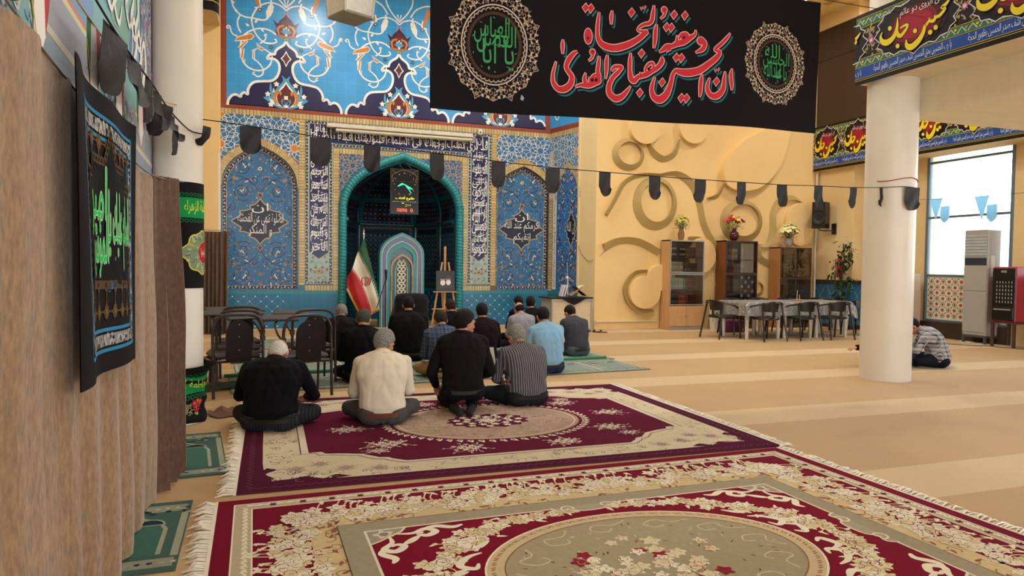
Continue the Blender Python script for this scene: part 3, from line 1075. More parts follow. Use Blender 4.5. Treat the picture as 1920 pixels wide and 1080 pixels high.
def great_cartouche(cx):
 ok = lambda u, v: XL + .11 < u < XR - .13 and v < CZ
 with Clip(il, ok):
  L = crom(MEDL['out'], 4)
  full = [(cx + x, z) for x, z in L] + [(cx - x, z) for x, z in L[::-1]]
  full = [(cx + L[-1][0], 4.64)] + [(u, v) for u, v in full[::-1]][::-1][::-1] + [(cx - L[-1][0], 4.64)]
  body = [(cx - L[-1][0], 4.64)] + [(cx - x, z) for x, z in L[::-1]] + [(cx + x, z) for x, z in L] + [(cx + L[-1][0], 4.64)]
  il.poly(body, NAVY, 3)
  for m in (1, -1):
   il.stroke([(cx + m * x, z) for x, z in L], .05, WHT, 4)
   for k, w in (('s1', .032), ('s2', .028), ('s2b', .03), ('s3', .03), ('s3b', .032), ('s4', .03), ('s5', .028), ('s5b', .024), ('curl', .026), ('cv', .03)):
    il.stroke([(cx + m * x, z) for x, z in crom(MEDL[k], 4)], w, WHT, 5)
   for k in ('b1', 'b2', 'b3', 'b4', 'b5', 'b6', 'b7', 'b8'):
    P = [(cx + m * x, z) for x, z in MEDL[k]]
    il.poly(P, ORNG, 6)
    il.stroke(P, .018, WHT, 7, closed=True)
   il.poly([(cx + m * x, z) for x, z in MEDL['leafw']], WHT, 6)
   il.stroke(spiral(cx - m * .41, 6.1, .03, .012, 0, .8, 10), .022, WHT, 6)
   il.stroke(spiral(cx - m * .63, 5.29, .035, .012, 1, .8, 10), .022, WHT, 6)
   il.stroke(spiral(cx - m * 1.13, 6.18, .035, .012, 1, .8, 10), .022, WHT, 6)
   for x, z in ((-.52, 6.66), (.0, 0)):
    if z:
     il.flower(cx + m * x, z - .05, .05, C('#2a2c50'), C('#c9c4b4'), 7, 5, 0)
   il.flower(cx + m * -.30, 5.87, .055, C('#27424a'), C('#4f8f74'), 7, 5, 0)
   for x, z, a in ((-.62, 6.33, .9), (-.72, 6.25, 2.6), (-.50, 6.24, -.9), (-.95, 6.5, 2.2), (-1.0, 6.68, 2.6)):
    il.leaf(cx + m * x, z, a if m == 1 else PI - a, .10, .05, WHT, 6)
   il.stroke([(cx + m * x, z) for x, z in crom([(-1.06, 6.74), (-.95, 7.0), (-.7, 7.15), (-.4, 7.05), (-.25, 6.85)], 5)], .03, WHT, 5)
   il.stroke([(cx + m * x, z) for x, z in crom([(0, 6.72), (-.2, 6.95), (-.3, 7.2), (-.2, 7.45)], 5)], .03, WHT, 5)
   il.poly([(cx + m * x, z) for x, z in ((-.72, 7.05), (-.60, 6.75), (-.52, 6.62), (-.55, 6.85), (-.62, 7.08))], ORNG, 6)
  # inner maroon fleuron
  il.poly([(cx, 5.83), (cx - .05, 5.73), (cx - .11, 5.66), (cx - .05, 5.6), (cx, 5.49), (cx + .05, 5.6), (cx + .11, 5.66), (cx + .05, 5.73)], WHT, 5)
  il.poly([(cx, 5.79), (cx - .035, 5.72), (cx - .08, 5.66), (cx - .035, 5.61), (cx, 5.53), (cx + .035, 5.61), (cx + .08, 5.66), (cx + .035, 5.72)], MAROON, 6)
  # lower palmette
  for m in (1, -1):
   Q = lambda P: [(cx + m * x, z) for x, z in P]
   il.poly(Q(crom([(0, 5.24), (-.09, 5.31), (-.06, 5.20), (-.20, 5.02), (-.26, 4.92), (-.30, 5.14), (-.33, 5.0), (-.30, 4.86), (-.45, 4.83), (-.34, 4.74), (-.2, 4.65), (0, 4.64), (0, 4.9)], 3)), LBLUE, 5)
   il.poly(Q([(0, 5.19), (-.10, 5.05), (-.21, 4.92), (-.25, 4.82), (-.18, 4.68), (0, 4.65)]), WHT, 6)
   il.poly(Q([(-.34, 4.81), (-.26, 4.79), (-.22, 4.70), (-.28, 4.72)]), WHT, 6)
   il.poly(Q([(-.25, 5.05), (-.27, 4.93), (-.22, 4.96)]), WHT, 6)
   il.poly(Q(crom([(0, 5.14), (-.05, 5.06), (-.13, 4.97), (-.18, 4.87), (-.16, 4.75), (-.08, 4.67), (0, 4.65)], 3)), MAROON, 7)
   il.stroke(Q(crom([(-.12, 4.93, .03), (-.10, 4.98, .045), (-.16, 4.99, .05), (-.22, 4.90, .07), (-.22, 4.80, .06), (-.16, 4.70, .03)], 4)), None, ORNG, 8) if False else il.stroke([(cx + m * x, z, w) for x, z, w in crom([(-.12, 4.90, .03), (-.11, 4.95, .045), (-.17, 4.96, .05), (-.22, 4.88, .065), (-.215, 4.79, .055), (-.15, 4.69, .02)], 4)], None, ORNG, 8)
   il.poly(Q([(0, 4.73), (-.08, 4.83), (-.10, 4.76), (-.05, 4.67), (0, 4.66)]), LBLUE, 8)
   il.poly(Q([(-.02, 4.72), (-.06, 4.79), (-.075, 4.75), (-.04, 4.70)]), NAVY, 9)
   for x, z in ((-.36, 4.90), (-.30, 4.69), (-.19, 5.12)):
    il.flower(cx + m * x, z, .06, WHT, None, 7, 5, .3)
  il.flower(cx, 4.85, .055, WHT, None, 9, 4, .8)
  il.disc(cx, 4.67, .05, WHT, 9, 10, .03)
  # upper palmette
  for m in (1, -1):
   Q = lambda P: [(cx + m * x, z) for x, z in P]
   il.poly(Q([(0, 6.56), (-.05, 6.66), (-.035, 6.56), (-.10, 6.48), (0, 6.48)]), PINK, 6)
   il.poly(Q([(-.20, 6.34), (-.26, 6.43), (-.16, 6.40)]), PINK, 6)
   il.poly(Q(crom([(0, 6.60), (-.02, 6.55), (-.12, 6.45), (-.17, 6.38), (-.26, 6.44), (-.20, 6.30), (-.21, 6.22), (-.17, 6.12), (0, 6.11)], 3)), C('#2a1a4c'), 7)
   il.poly(Q(crom([(0, 6.50), (-.03, 6.47), (-.10, 6.39), (-.14, 6.28), (-.12, 6.14), (0, 6.12)], 3)), MAROON, 8)
   il.stroke([(cx + m * x, z, w) for x, z, w in crom([(-.07, 6.36, .03), (-.06, 6.33, .04), (-.12, 6.32, .045), (-.17, 6.25, .05), (-.14, 6.16, .03)], 4)], None, ORNG, 9)
   il.poly(Q([(0, 6.14), (-.11, 6.22), (-.06, 6.25), (0, 6.28)]), LBLUE, 9)
   il.disc(cx + m * .045, 6.27, .018, WHT, 10, 8)
   il.poly(Q([(-.19, 6.12), (0, 6.08), (0, 6.13), (-.17, 6.16)]), C('#b5683a'), 10)
   il.poly(Q([(0, 6.09), (-.09, 6.0), (-.07, 6.09)]), C('#4f9270'), 6)
   il.poly(Q([(-.01, 6.08), (-.05, 6.03), (-.02, 6.08)]), WHT, 7)
  il.disc(cx, 6.30, .022, WHT, 10, 8)
  il.disc(cx, 6.15, .025, WHT, 11, 8)
  il.stroke([(cx - .04, 6.88), (cx, 6.72), (cx + .04, 6.88)], .03, WHT, 5)


for cx in (0.32, 2.69, 5.06):
 great_cartouche(cx)

# soldier course and the frames below it
bricks(il, XL, 4.43, XR, 4.55, 'x', .07)
for x in (0.58, 4.86):
 bricks(il, x, 0.92, x + .13, 4.43, 'z', .062, 3)
 il.rect(x - (.0 if x < 1 else -.13), .80, x + .02, .92, BRICKD, 2)
blw = lambda u, v: not inside(LPo, u, v) and v > 2.9
girih(il, XL, 2.98, 0.58, 4.43, .72, None, C('#dfe0d8'), ORNG, C('#244f80'), 2, .013, test=blw)
blw = lambda u, v: not inside(RPo, u, v) and v > 2.9
girih(il, 4.99, 2.98, XR, 4.43, .72, None, C('#dfe0d8'), ORNG, C('#244f80'), 2, .013, test=blw)
brick_arch(il, LP, LPo, 56)
brick_arch(il, RP, RPo, 52)
il.stroke(LPo, .02, ORNG, 4)
il.stroke(RPo, .02, ORNG, 4)
# inscription frame round the niche
IX0, IX1 = 0.71, 4.86
il.rect(IX0, .92, 1.30, 4.43, C('#3c6b86'), 1)
il.rect(4.28, .92, IX1, 4.43, C('#3c6b86'), 1)
il.rect(1.30, 3.88, 4.28, 4.43, C('#3c6b86'), 1)
il.rect(IX0 + .03, .95, 1.29, 4.40, C('#8fb3b0'), 2)
il.rect(4.29, .95, IX1 - .03, 4.40, C('#8fb3b0'), 2)
il.rect(IX0 + .09, 1.62, 1.20, 4.36, NAVY, 3)
il.rect(4.38, 1.62, IX1 - .09, 4.36, NAVY, 3)
il.rect(IX0 + .09, 3.98, IX1 - .09, 4.36, NAVY, 3)
for cx in (1.0, 4.575):
 il.poly([(cx - .20, 1.62), (cx, 1.48), (cx + .20, 1.62)], NAVY, 3)
 il.stroke([(cx - .20, 1.66), (cx - .2, 1.62), (cx, 1.48), (cx + .20, 1.62), (cx + .2, 1.66)], .015, TANL, 5)
 for k in (-1, 1):
  il.stroke(crom([(cx, 1.05), (cx + k * .10, 1.14), (cx + k * .14, 1.27), (cx + k * .06, 1.38), (cx, 1.42)], 5), .016, C('#b08a3c'), 4)
  for j, (x, z) in enumerate(((.15, 1.42), (.17, 1.25), (.15, 1.08), (.08, 1.20), (.07, 1.30), (.09, 1.03), (.12, 1.52))):
   il.flower(cx + k * x, z, .03, (ORNG, C('#a8503c'), C('#d0b050'))[j % 3], C('#2a4a6a'), 4, 6, j, C('#3b5566'))
   il.leaf(cx + k * x, z, j * 1.3 * k, .07, .02, C('#2f6c74'), 4)
 il.flower(cx, 1.22, .06, C('#c9a23c'), C('#7c3a24'), 5, 6, .2, C('#44503c'))
 il.flower(cx, 1.08, .035, C('#a8503c'), ORNG, 5, 6)
patterned_band(il, [(1.245, .98), (1.245, 3.93), (4.335, 3.93), (4.335, .98), (4.83, .98), (4.83, 4.395), (.745, 4.395), (.745, .98), (1.245, .98)], .07, 4)
bricks(il, 1.29, .80, 1.42, 3.86, 'z', .062)
bricks(il, 4.16, .80, 4.29, 3.86, 'z', .062)
bricks(il, 1.29, 3.76, 4.29, 3.88, 'x', .065)
bricks(il, 0.71, .80, 1.42, .92, 'x', .065)
bricks(il, 4.16, .80, 4.86, .92, 'x', .065)
blw = lambda u, v: not inside([(MX + 1.40, 0)] + A_out + [(MX - 1.40, 0)], u, v)
with Clip(il, blw):
 il.grd(1.42, 2.4, 4.16, 3.76, 60, 30, C('#245a86'), 2)
girih(il, 1.42, 2.4, 4.16, 3.76, .56, None, C('#b59a74'), None, C('#16376e'), 2, .012, test=blw)
T1 = 'فول وجهک شطر المسجد الحرام و حیث ما کنتم'
T2 = 'قد نری تقلب وجهک فی السماء فلنولینک قبلة ترضیها'
write(il, T2, .82, 3.99, 4.76, 4.25, WHT, 5)
write(il, 'و ان الذین اوتوا الکتاب لیعلمون انه الحق من ربهم و ما الله بغافل', .82, 4.12, 4.76, 4.35, WHT, 4)
for k in range(26):
 il.stroke([(.95 + k * .148, 4.03), (.95 + k * .148 - .01, 4.30)], lambda q: .012 + .008 * q, WHT, 5)
for x0, tx in ((.81, ('بسم الله', 'الرحمن', 'الرحیم', 'انما یعمر', 'مساجد', 'الله من', 'آمن بالله', 'و الیوم', 'الآخر')), (4.39, ('و اقام', 'الصلوة', 'و آتی', 'الزکوة', 'و لم یخش', 'الا الله', 'فعسی', 'اولئک ان', 'یکونوا'))):
 for k, t in enumerate(tx):
  z = 4.02 - k * .262
  write(il, t, x0 + .012, z - .33, x0 + .368, z - .015, WHT, 5)
  write(il, tx[(k + 4) % 9], x0 + .03, z - .26, x0 + .36, z - .05, C('#c4c2cc'), 4)
  il.stroke(crom([(x0 + .03, z - .10), (x0 + .2, z - .13), (x0 + .35, z - .07)], 4), lambda q: .004 + .012 * sin(PI * q), WHT, 5)
dado(il, XL, MX - 1.40)
dado(il, MX + 1.40, XR)
il.rect(MX - 1.40, 0, MX - 1.22, .8, C('#1f7794'), 1)
il.rect(MX + 1.22, 0, MX + 1.40, .8, C('#226d92'), 1)
wall = struct(il.build('wall_front', TILE22, smooth=0))

# tiled backs of the two arched panels
for nm, P, hole, cx, hw, lines in (('tile_panel', LP, holeL, -.19, .745, (('ان', -.30, .38, .30, .84), ('الصلوة تنهی عن الفحشاء', -.80, -.16, .84, .40), ('و المنکر', -.42, -.66, .42, -.14))), ('tile_panel', RP, holeR, 5.66, .70, (('ان', -.30, .38, .30, .84), ('اکرمکم عند الله', -.78, -.14, .80, .42), ('اتقیکم', -.36, -.70, .40, -.16)))):
 il = Inlay(lambda u, v, w: (u, WY + RD - w, v), 0.0007)
 il.poly(hole, C('#2c6c9a'), 0)
 pb = lambda u, v, H=hole: inside(H, u, v)
 zc = 2.25
 arabesque(il, cx, zc, hw, 1.42, 1, 5, lambda u, v, H=hole, c=cx, h=hw: inside(H, u, v) and abs(u - c) < h - .07)
 inn = [(x + (cx - x) * .065, z - .05) for x, z in [(cx + hw, .92)] + P + [(cx - hw, .92)]]
 inn = [(max(XL + .05, min(XR - .04, x)), z) for x, z in inn]
 with Clip(il, pb):
  patterned_band(il, inn + [inn[0]], .085, 5)
 cartouche(il, cx, zc, .56, .47, lines, 9)
 il.build(nm, TILE_S, wall, 0)

# ---- moulded rope arch, niche and its lining
NB = MB()
pts = [(MX + 1.31, .0)] + [(MX + 1.31, .8)] + arch(MX, 1.31, 2.55, 3.78, 16, .55) + [(MX - 1.31, .8), (MX - 1.31, 0)]
pts3 = [(x, WY - .02, z) for x, z in crom(pts, 5)]
L = 0
seg = [0]
for a, b_ in zip(pts3, pts3[1:]):
 L += math.dist(a, b_)
 seg.append(L)
n = int(L / .018)
fine = []
for i in range(n + 1):
 q = L * i / n
 k = max(j for j in range(len(seg)) if seg[j] <= q + 1e-9)
 k = min(k, len(pts3) - 2)
 f = (q - seg[k]) / max(1e-6, seg[k + 1] - seg[k])
 fine.append(tuple(pts3[k][j] + (pts3[k + 1][j] - pts3[k][j]) * f for j in range(3)))
NB.tube(fine, lambda i, k: .078 + .016 * abs(sin(i * PI / 4 + PI * k / 12)), 12)
GLZ = mat('turquoise_glaze', '#23858c', 0.32, var=0.08, scale=5)
GLZD = mat('shaded_turquoise_glaze', '#12515e', 0.22, var=0.08, scale=5)  # darker turquoise for inside the niche, its shade put into the colour
NB.build('arch_moulding', GLZ, wall, 60)

plan = [(MX + 1.22, WY), (MX + 1.14, 16.7), (MX + .71, 17.7), (MX - .71, 17.7), (MX - 1.14, 16.7), (MX - 1.22, WY)]
ZN = 2.38
ribs = MB()
GR, GRL = C('#0d2436'), C('#2e5f8c')  # lining and vault colours are dark, with the niche's shade painted in
for k in range(5):
 (xa, ya), (xb, yb) = plan[k], plan[k + 1]
 W_ = math.dist((xa, ya), (xb, yb))
 nx, ny = (ya - yb) / W_, (xb - xa) / W_
 def fn(u, v, w, xa=xa, ya=ya, xb=xb, yb=yb, W_=W_, nx=nx, ny=ny):
  t = u / W_
  return (xa + (xb - xa) * t + nx * w * -1 * -1, ya + (yb - ya) * t + ny * w * -1 * -1, v)
 # inward normal points towards the centre of the niche
 c = fn(W_ / 2, 1, .1)
 if math.dist((c[0], c[1]), (MX, 16)) > math.dist(fn(W_ / 2, 1, 0)[:2], (MX, 16)):
  nx, ny = -nx, -ny
  fn = (lambda u, v, w, xa=xa, ya=ya, xb=xb, yb=yb, W_=W_, nx=nx, ny=ny: (xa + (xb - xa) * u / W_ + nx * w, ya + (yb - ya) * u / W_ + ny * w, v))
 il = Inlay(fn, 0.001)
 il.rect(0, 0, W_, ZN, C('#14525f'), 0)
 dado(il, 0, W_, 0, .80, 1, C('#1a5a7c'))
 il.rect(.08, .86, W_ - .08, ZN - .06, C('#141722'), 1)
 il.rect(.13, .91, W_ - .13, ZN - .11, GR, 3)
 patterned_band(il, [(.11, .89), (W_ - .11, .89), (W_ - .11, ZN - .09), (.11, ZN - .09), (.11, .89)], .06, 4, C('#2a2030'), C('#8d8270'), C('#7a4a34'), .055)
 st = .115
 for i in range(int((W_ - .3) / st) + 1):
  for j in range(int((ZN - 1.16) / st) + 1):
   x, z = .16 + i * st + (W_ - .32) % st / 2, .95 + j * st
   il.disc(x, z, .042, C('#5e6c62'), 4, 8)
   il.disc(x, z, .036, GRL, 5, 8)
   if i < int((W_ - .3) / st) and j < int((ZN - 1.16) / st):
    il.diamond(x + st / 2, z + st / 2, .022, .022, C('#7f7058'), 5)
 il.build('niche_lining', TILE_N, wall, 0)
for k in range(1, 5):
 ribs.box(plan[k][0] - .05, plan[k][0] + .05, plan[k][1] - .06, plan[k][1] + .03, 0, ZN, .02)
ribs.tube([(x * .985 + MX * .015, y - .03 + (.2 if y < WY + .1 else 0), ZN) for x, y in plan], .045, 8)
# half-dome: each bay narrows towards the crown of the arch
dome = Inlay(lambda u, v, w: (u, v, w), 0)
rnd = random.Random(4)
def dpt(px, py, t):
 """t = 0 at the springing, 1 at the crown"""
 z = ZN + (3.66 - ZN) * t
 s_ = 1.0
 for (xa_, za_), (xb_, zb_) in zip(A_in[:17], A_in[1:17]):
  if za_ <= z <= zb_:
   s_ = (xa_ + (xb_ - xa_) * (z - za_) / max(1e-6, zb_ - za_) - MX) / 1.22 + .012
 if t >= .999:
  s_ = .012
 return (MX + (px - MX) * s_, WY + .01 + (py - WY) * s_ ** 1.3, z)
for k in range(5):
 (xa, ya), (xb, yb) = plan[k], plan[k + 1]
 nu, nt = 12, 12
 for i in range(nu):
  for j in range(nt):
   q = []
   for di, dj in ((0, 0), (1, 0), (1, 1), (0, 1)):
    f = (i + di) / nu
    q.append(dpt(xa + (xb - xa) * f, ya + (yb - ya) * f, (j + dj) / nt))
   ids = [dome.v(p) for p in q]
   edge = i in (0, nu - 1)
   band = j == 5
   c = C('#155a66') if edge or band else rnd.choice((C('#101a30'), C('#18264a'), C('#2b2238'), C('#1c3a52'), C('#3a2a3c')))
   dome.f(ids, c)
   if not edge and not band:
    m_ = [sum(p[a] for p in q) / 4 for a in range(3)]
    d_ = [(p[0] * .45 + m_[0] * .55, p[1] * .45 + m_[1] * .55 - .004, p[2] * .45 + m_[2] * .55 - .003) for p in q]
    md = [tuple((d_[a][e] + d_[(a + 1) % 4][e]) / 2 for e in range(3)) for a in range(4)]
    dome.f([dome.v(p) for p in md], rnd.choice((C('#6d7f8f'), C('#8a5a4a'), C('#2f6c74'), C('#8c8060'))))
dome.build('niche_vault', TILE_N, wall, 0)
for k in range(1, 5):
 ribs.tube([dpt(plan[k][0], plan[k][1], t / 14) for t in range(15)], .04, 8)
ribs.build('niche_rib', GLZD, wall, 50)

b = MB()
b.box(MX - 1.6, MX - 1.45, WY + .25, 18.2, 0, 4.2)
b.box(MX + 1.45, MX + 1.6, WY + .25, 18.2, 0, 4.2)
b.box(MX - 1.6, MX + 1.6, 18.0, 18.2, 0, 4.2)
b.box(MX - 1.6, MX + 1.6, WY + .25, 18.2, 4.1, 4.2)
struct(b.build('wall_niche_light_block', PLASTER))  # unseen box added behind the niche to keep light out
# ---- splayed side of the recess: tilework, then plaster
SL = math.dist((XR, WY), (YXL, YY))
sdx, sdy = (YXL - XR) / SL, (YY - WY) / SL
TS = 1.125
def side(u, v, w):
 return (XR + sdx * u + sdy * w, WY + sdy * u - sdx * w, v)
il = Inlay(side, 0.001)
SP = arch(.70, .39, 2.95, 3.68, 12, .5)
SPo = arch(.70, .47, 2.95, 3.82, 12, .5)
hole = [(1.09, .84)] + SP + [(.31, .84)]
il.rect(0, 0, TS, CZ, PANB, 0)
il.rect(0, 4.64, TS, CZ, SKYB, 1)
il.rect(0, 4.55, TS, 4.66, REDB, 1)
bricks(il, 0, 4.43, TS, 4.55, 'x', .07)
for k in range(3):
 z = 4.95 + k * .8
 for m in (-1, 1):
  il.stroke(crom([(.56, z), (.56 + m * .2, z + .25), (.56 + m * .38, z + .1), (.56 + m * .3, z - .12), (.56 + m * .18, z - .02)], 6), .03, WHT, 3)
  il.flower(.56 + m * .4, z + .3, .05, NAVY, WHT, 3)
 il.flower(.56, z + .3, .1, MAROON, ORNG, 3, 6)
girih(il, 0, 2.95, TS, 4.43, .5, None, C('#dfe0d8'), ORNG, C('#2f6cae'), 2, .011, test=lambda u, v: not inside(SPo, u, v))
brick_arch(il, SP, SPo, 46, 3)
bricks(il, .0, .80, .16, 4.1, 'z', .062, 3)
bricks(il, 1.09, .80, TS, 2.95, 'z', .062, 3)
il.poly(hole, C('#2c6fb0'), 3)
arabesque(il, .72, 2.25, .36, 1.42, 4, 8, lambda u, v: inside(hole, u, v))
cartouche(il, .86, 2.25, .2, .42, (('ان الله', -.7, -.3, .7, .4),), 8)
il.rect(.17, .84, .31, 3.1, C('#d9d6cc'), 4)
for k, t in enumerate(('بسم الله الرحمن الرحیم', 'الله نور السموات و الارض', 'مثل نوره کمشکوة فیها مصباح')):
 write(il, t, .19, .9 + k * .74, .29, 1.58 + k * .74, C('#1a1a24'), 6, rot=1)
dado(il, 0, TS)
struct(il.build('wall_alcove_side', TILE_S, smooth=0))
b = MB()
b.rings([[side(TS, 0, 0), side(SL, 0, 0), side(SL, 0, -.3), side(TS, 0, -.3)], [side(TS, CZ, 0), side(SL, CZ, 0), side(SL, CZ, -.3), side(TS, CZ, -.3)]])
b.rings([[side(TS - .03, .8, .0), side(TS + .02, .8, .0), side(TS + .02, .8, .02), side(TS - .03, .8, .02)], [side(TS - .03, CZ, .0), side(TS + .02, CZ, .0), side(TS + .02, CZ, .02), side(TS - .03, CZ, .02)]])
struct(b.build('wall_alcove_plaster', PLASTER))
b = MB()
b.box(XL - .045, XL, WY - .03, WY + .1, .6, 3.6)
struct(b.build('trim_1', WHITE))

# ---- ochre plaster wall with its carved relief
b = MB()
b.box(YXL, RX + .2, YY, YY + .3, 0, CZ)
b.box(YXL, RX, YY - .02, YY, 0, .16)
wr = struct(b.build('wall_plaster', PLASTER2))
b = MB()
b.box(YXL + .02, 8.3, YY - .05, YY, .17, .20)
b.build('skirting_strip', mat('strip', '#d8c8a8', .5), wr)
fw = lambda u, v, w: (YXL + u, YY - w, v)


def plate(P, h, m, name, bev=.035):
 c = (sum(p[0] for p in P) / len(P), sum(p[1] for p in P) / len(P))
 q = MB()
 rr = []
 for s_, w in ((1.0, 0.0), (1.0, h - .015), (.985, h)):
  rr.append([fw(c[0] + (x - c[0]) * s_, c[1] + (z - c[1]) * s_, w) for x, z in P])
 q.rings(rr)
 return q.build(name, m, wr, 40)


def ribbon(P, h0, h1, name, closed=False):
 """a band standing off the wall, higher along one edge"""
 q = MB()
 m = len(P)
 rr = []
 for i in range(m):
  a = P[(i - 1) % m] if closed or i > 0 else P[i]
  d = P[(i + 1) % m] if closed or i < m - 1 else P[i]
  l = math.hypot(d[0] - a[0], d[1] - a[1]) or 1
  nx, nz = -(d[1] - a[1]) / l * P[i][2] / 2, (d[0] - a[0]) / l * P[i][2] / 2
  x, z = P[i][0], P[i][1]
  rr.append([fw(x + nx, z + nz, 0), fw(x + nx, z + nz, h1), fw(x - nx, z - nz, h0), fw(x - nx, z - nz, 0)])
 q.rings(rr, True, not closed, closed)
 return q.build(name, OLIVE, wr, 30)


for B_ in BANDS:
 ribbon(crom(B_, 6), .012, .085, 'relief_band')
for x, z, rx, rz, w in RINGS:
 ribbon([(x + rx * cos(2 * PI * k / 40), z + rz * sin(2 * PI * k / 40), w * (1 + .25 * sin(2 * PI * k / 40 + 3.6))) for k in range(40)], .012, .085, 'relief_ring', True)
for q_, (x, z, rx, rz) in enumerate(DISCS):
 plate([(x + rx * cos(2 * PI * k / 40), z + rz * sin(2 * PI * k / 40)) for k in range(40)], .11 + .006 * q_, PLASTER2, 'relief_disc')
plate([(x, z) for x, z in crom(EGG, 5, True)], .15, PLASTER2, 'relief_disc')

# ---- left: plain plaster beyond the column
b = MB()
b.box(-5.2, XL - .045, WY - .1, WY + .2, 0, CZ)
b.box(XL - .05, XL, WY, WY + .2, 0, CZ)
struct(b.build('wall_left_front', PLASTER2))
b = MB()
b.box(-5.2, -5.0, -7, WY, 0, CZ)
struct(b.build('wall_left', PLASTER))  # unseen wall, added to stop sky light coming in from the left

# ---- unseen back of the hall, added; its tall windows sized for the light
b = MB()
for x0, x1 in ((-5.2, -4.2), (-1.2, .2), (3.8, 5.0), (8.4, 9.4), (12.6, RX + .2)):
 b.box(x0, x1, -7.2, -7.0, .6, 4.4)
b.box(-5.2, RX + .2, -7.2, -7.0, 0, .6)
b.box(-5.2, RX + .2, -7.2, -7.0, 4.4, CZ)
struct(b.build('wall_back', PLASTER))

# ---- right-hand wall with its tall window
WN = [(9.36, 11.22), (4.9, 8.95), (0.2, 4.4), (-5, -.4)]
b = MB()
b.box(RX, RX + .25, 11.22, YY + .3, 0, CZ)
b.box(PX, RX, PY, YY, 0, CZ)
prev = 11.22
for y0, y1 in WN:
 b.box(RX, RX + .25, y1, prev, 0, CZ) if prev - y1 > .01 else None
 b.box(RX, RX + .25, y0, y1, 3.9, CZ)
 b.box(RX, RX + .25, y0, y1, 0, .33)
 prev = y0
b.box(RX, RX + .25, -7, prev, 0, CZ)
wrr = struct(b.build('wall_right', PLASTER))
FRM = mat('window_frame_grey', '#5d7482', .4, var=.03)
FRMD = mat('window_frame_brown', '#3a2a20', .45, var=.06)
GLASS = pane_mat('window_glass', (.97, .99, 1))
for k, (y0, y1) in enumerate(WN):
 b = MB()
 b.box(RX - .02, RX + .08, y1 - .06, y1, .33, 3.9, .008)
 b.box(RX - .02, RX + .08, y0, y0 + .06, .33, 3.9, .008)
 for z in (.33, 1.28, 2.50, 3.66, 3.85):
  b.box(RX - .015, RX + .07, y0 + .06, y1 - .06, z, z + .045, .006)
 w_ = struct(b.build('window_%d' % (k + 1), FRM))
 b = MB()
 b.box(RX + .02, RX + .03, y0 + .05, y1 - .05, 1.3, 3.86)
 b.build('window_pane', GLASS, w_)
 b = MB()
 b.box(RX - .07, RX - .02, y0 - .02, y1 + .05, 0, .33, .01)
 b.build('window_sill', FRMD, w_)
 il = Inlay(lambda u, v, w: (RX + .02 - w, u, v), .001)
 il.rect(y0 + .05, .37, y1 - .05, 1.29, C('#e6e2d2'), 0)
 st = .135
 for i in range(int((y1 - y0) / st) + 1):
  for j in range(8):
   x, z = y1 - .16 - i * st, .46 + j * st * .88
   if z > 1.22 or x < y0 + .08:
    continue
   kk = (i + j) % 2
   il.flower(x, z, .064 if kk == 0 else .046, C('#25357c') if kk == 0 else C('#b02430'), None, 1, 10, 0)
   il.flower(x, z, .048 if kk == 0 else .032, C('#e9d48a') if kk == 0 else C('#dd6a5a'), C('#5a3a2a') if kk == 0 else C('#7c1420'), 2, 10, 0)
   il.diamond(x + st / 2, z + st * .44, .02, .02, C('#2f7a5c'), 1)
 il.build('patterned_panel', mat('printed_film', '#ffffff', .35, var=.02, attr=True), w_, 0)
# dado of the right-hand wall
for fn_, L_ in ((lambda u, v, w: (PX - .002 - w, YY - u, v), YY - PY), (lambda u, v, w: (PX + u, PY - .002 - w, v), RX - PX), (lambda u, v, w: (RX - .002 - w, PY - u, v), PY - 11.45)):
 il = Inlay(fn_, .001)
 il.rect(0, 0, L_, 1.06, C('#2f6f96'), 0)
 with Clip(il, lambda u, v, a=L_: 0 < u < a and .02 < v < 1.04):
  for k in range(-6, 12):
   for sg in (-1, 1):
    y = k * .36
    il.stroke([(y + sg * t * .07, t * .1) for t in range(12)], .012, C('#8fb4c0'), 1)
 il.build('tiled_dado', TILE_S, wrr, 0)
b = MB()
for z0, z1 in ((1.06, 1.15), (0, .09)):
 b.box(PX - .03, PX, PY - .03, YY, z0, z1, .01)
 b.box(PX, RX, PY - .03, PY, z0, z1, .01)
 b.box(RX - .03, RX, 11.45, PY - .03, z0, z1, .01)
b.build('dado_rail', FRMD, wrr)
b = MB()
b.box(PX - .10, PX - .001, 11.9, YY, 4.86, 7.2, .01)
b.box(PX - .11, PX - .09, 11.9, YY, 6.45, 6.47)
struct(b.build('trim_2', DKWOOD))

# ---- gallery on the right: fascia, lower soffit, slab
b = MB()
b.box(7.17, RX, -7, 7.15, 3.80, 4.66)
b.box(7.76, RX, -7, 6.86, 3.36, 3.83)
b.box(7.9, 9.2, 6.86, 6.9, 3.36, 3.83)
struct(b.build('trim_3', mat('gallery_plaster', '#eadfc4', .6, var=.03, scale=2, stretch=(1, 4, 1))))
# the yard beyond the windows
b = MB()
b.box(RX + .25, 30, -10, 26, -.35, -.25)
struct(b.build('ground', mat('yard_paving', '#d8cfb8', .9)))
b = MB()
b.box(20, 20.4, 9.6, 26, -.3, 3.4)
b.box(15.3, 15.6, 12.6, 17.0, -.3, 5.0)
struct(b.build('wall_yard', mat('yard_plaster', '#f3ead0', .85)))
# ------------------------------------------------------------------ carpets
PILE = mat('carpet_pile', '#ffffff', 0.92, var=0.07, scale=40, bump=0.3, bscale=260, sheen=0.02, spec=0.04, attr=True)
FRINGE = mat('cotton_fringe', '#e4ddcc', 0.9, var=0.05)
CRM, CRM2, BEI, GRB, CRIM, DMAR, PNK = C('#d9cca8'), C('#e6dfc8'), C('#cdb88c'), C('#a79d82'), C('#7d0a22'), C('#4c0c2c'), C('#b79a90')


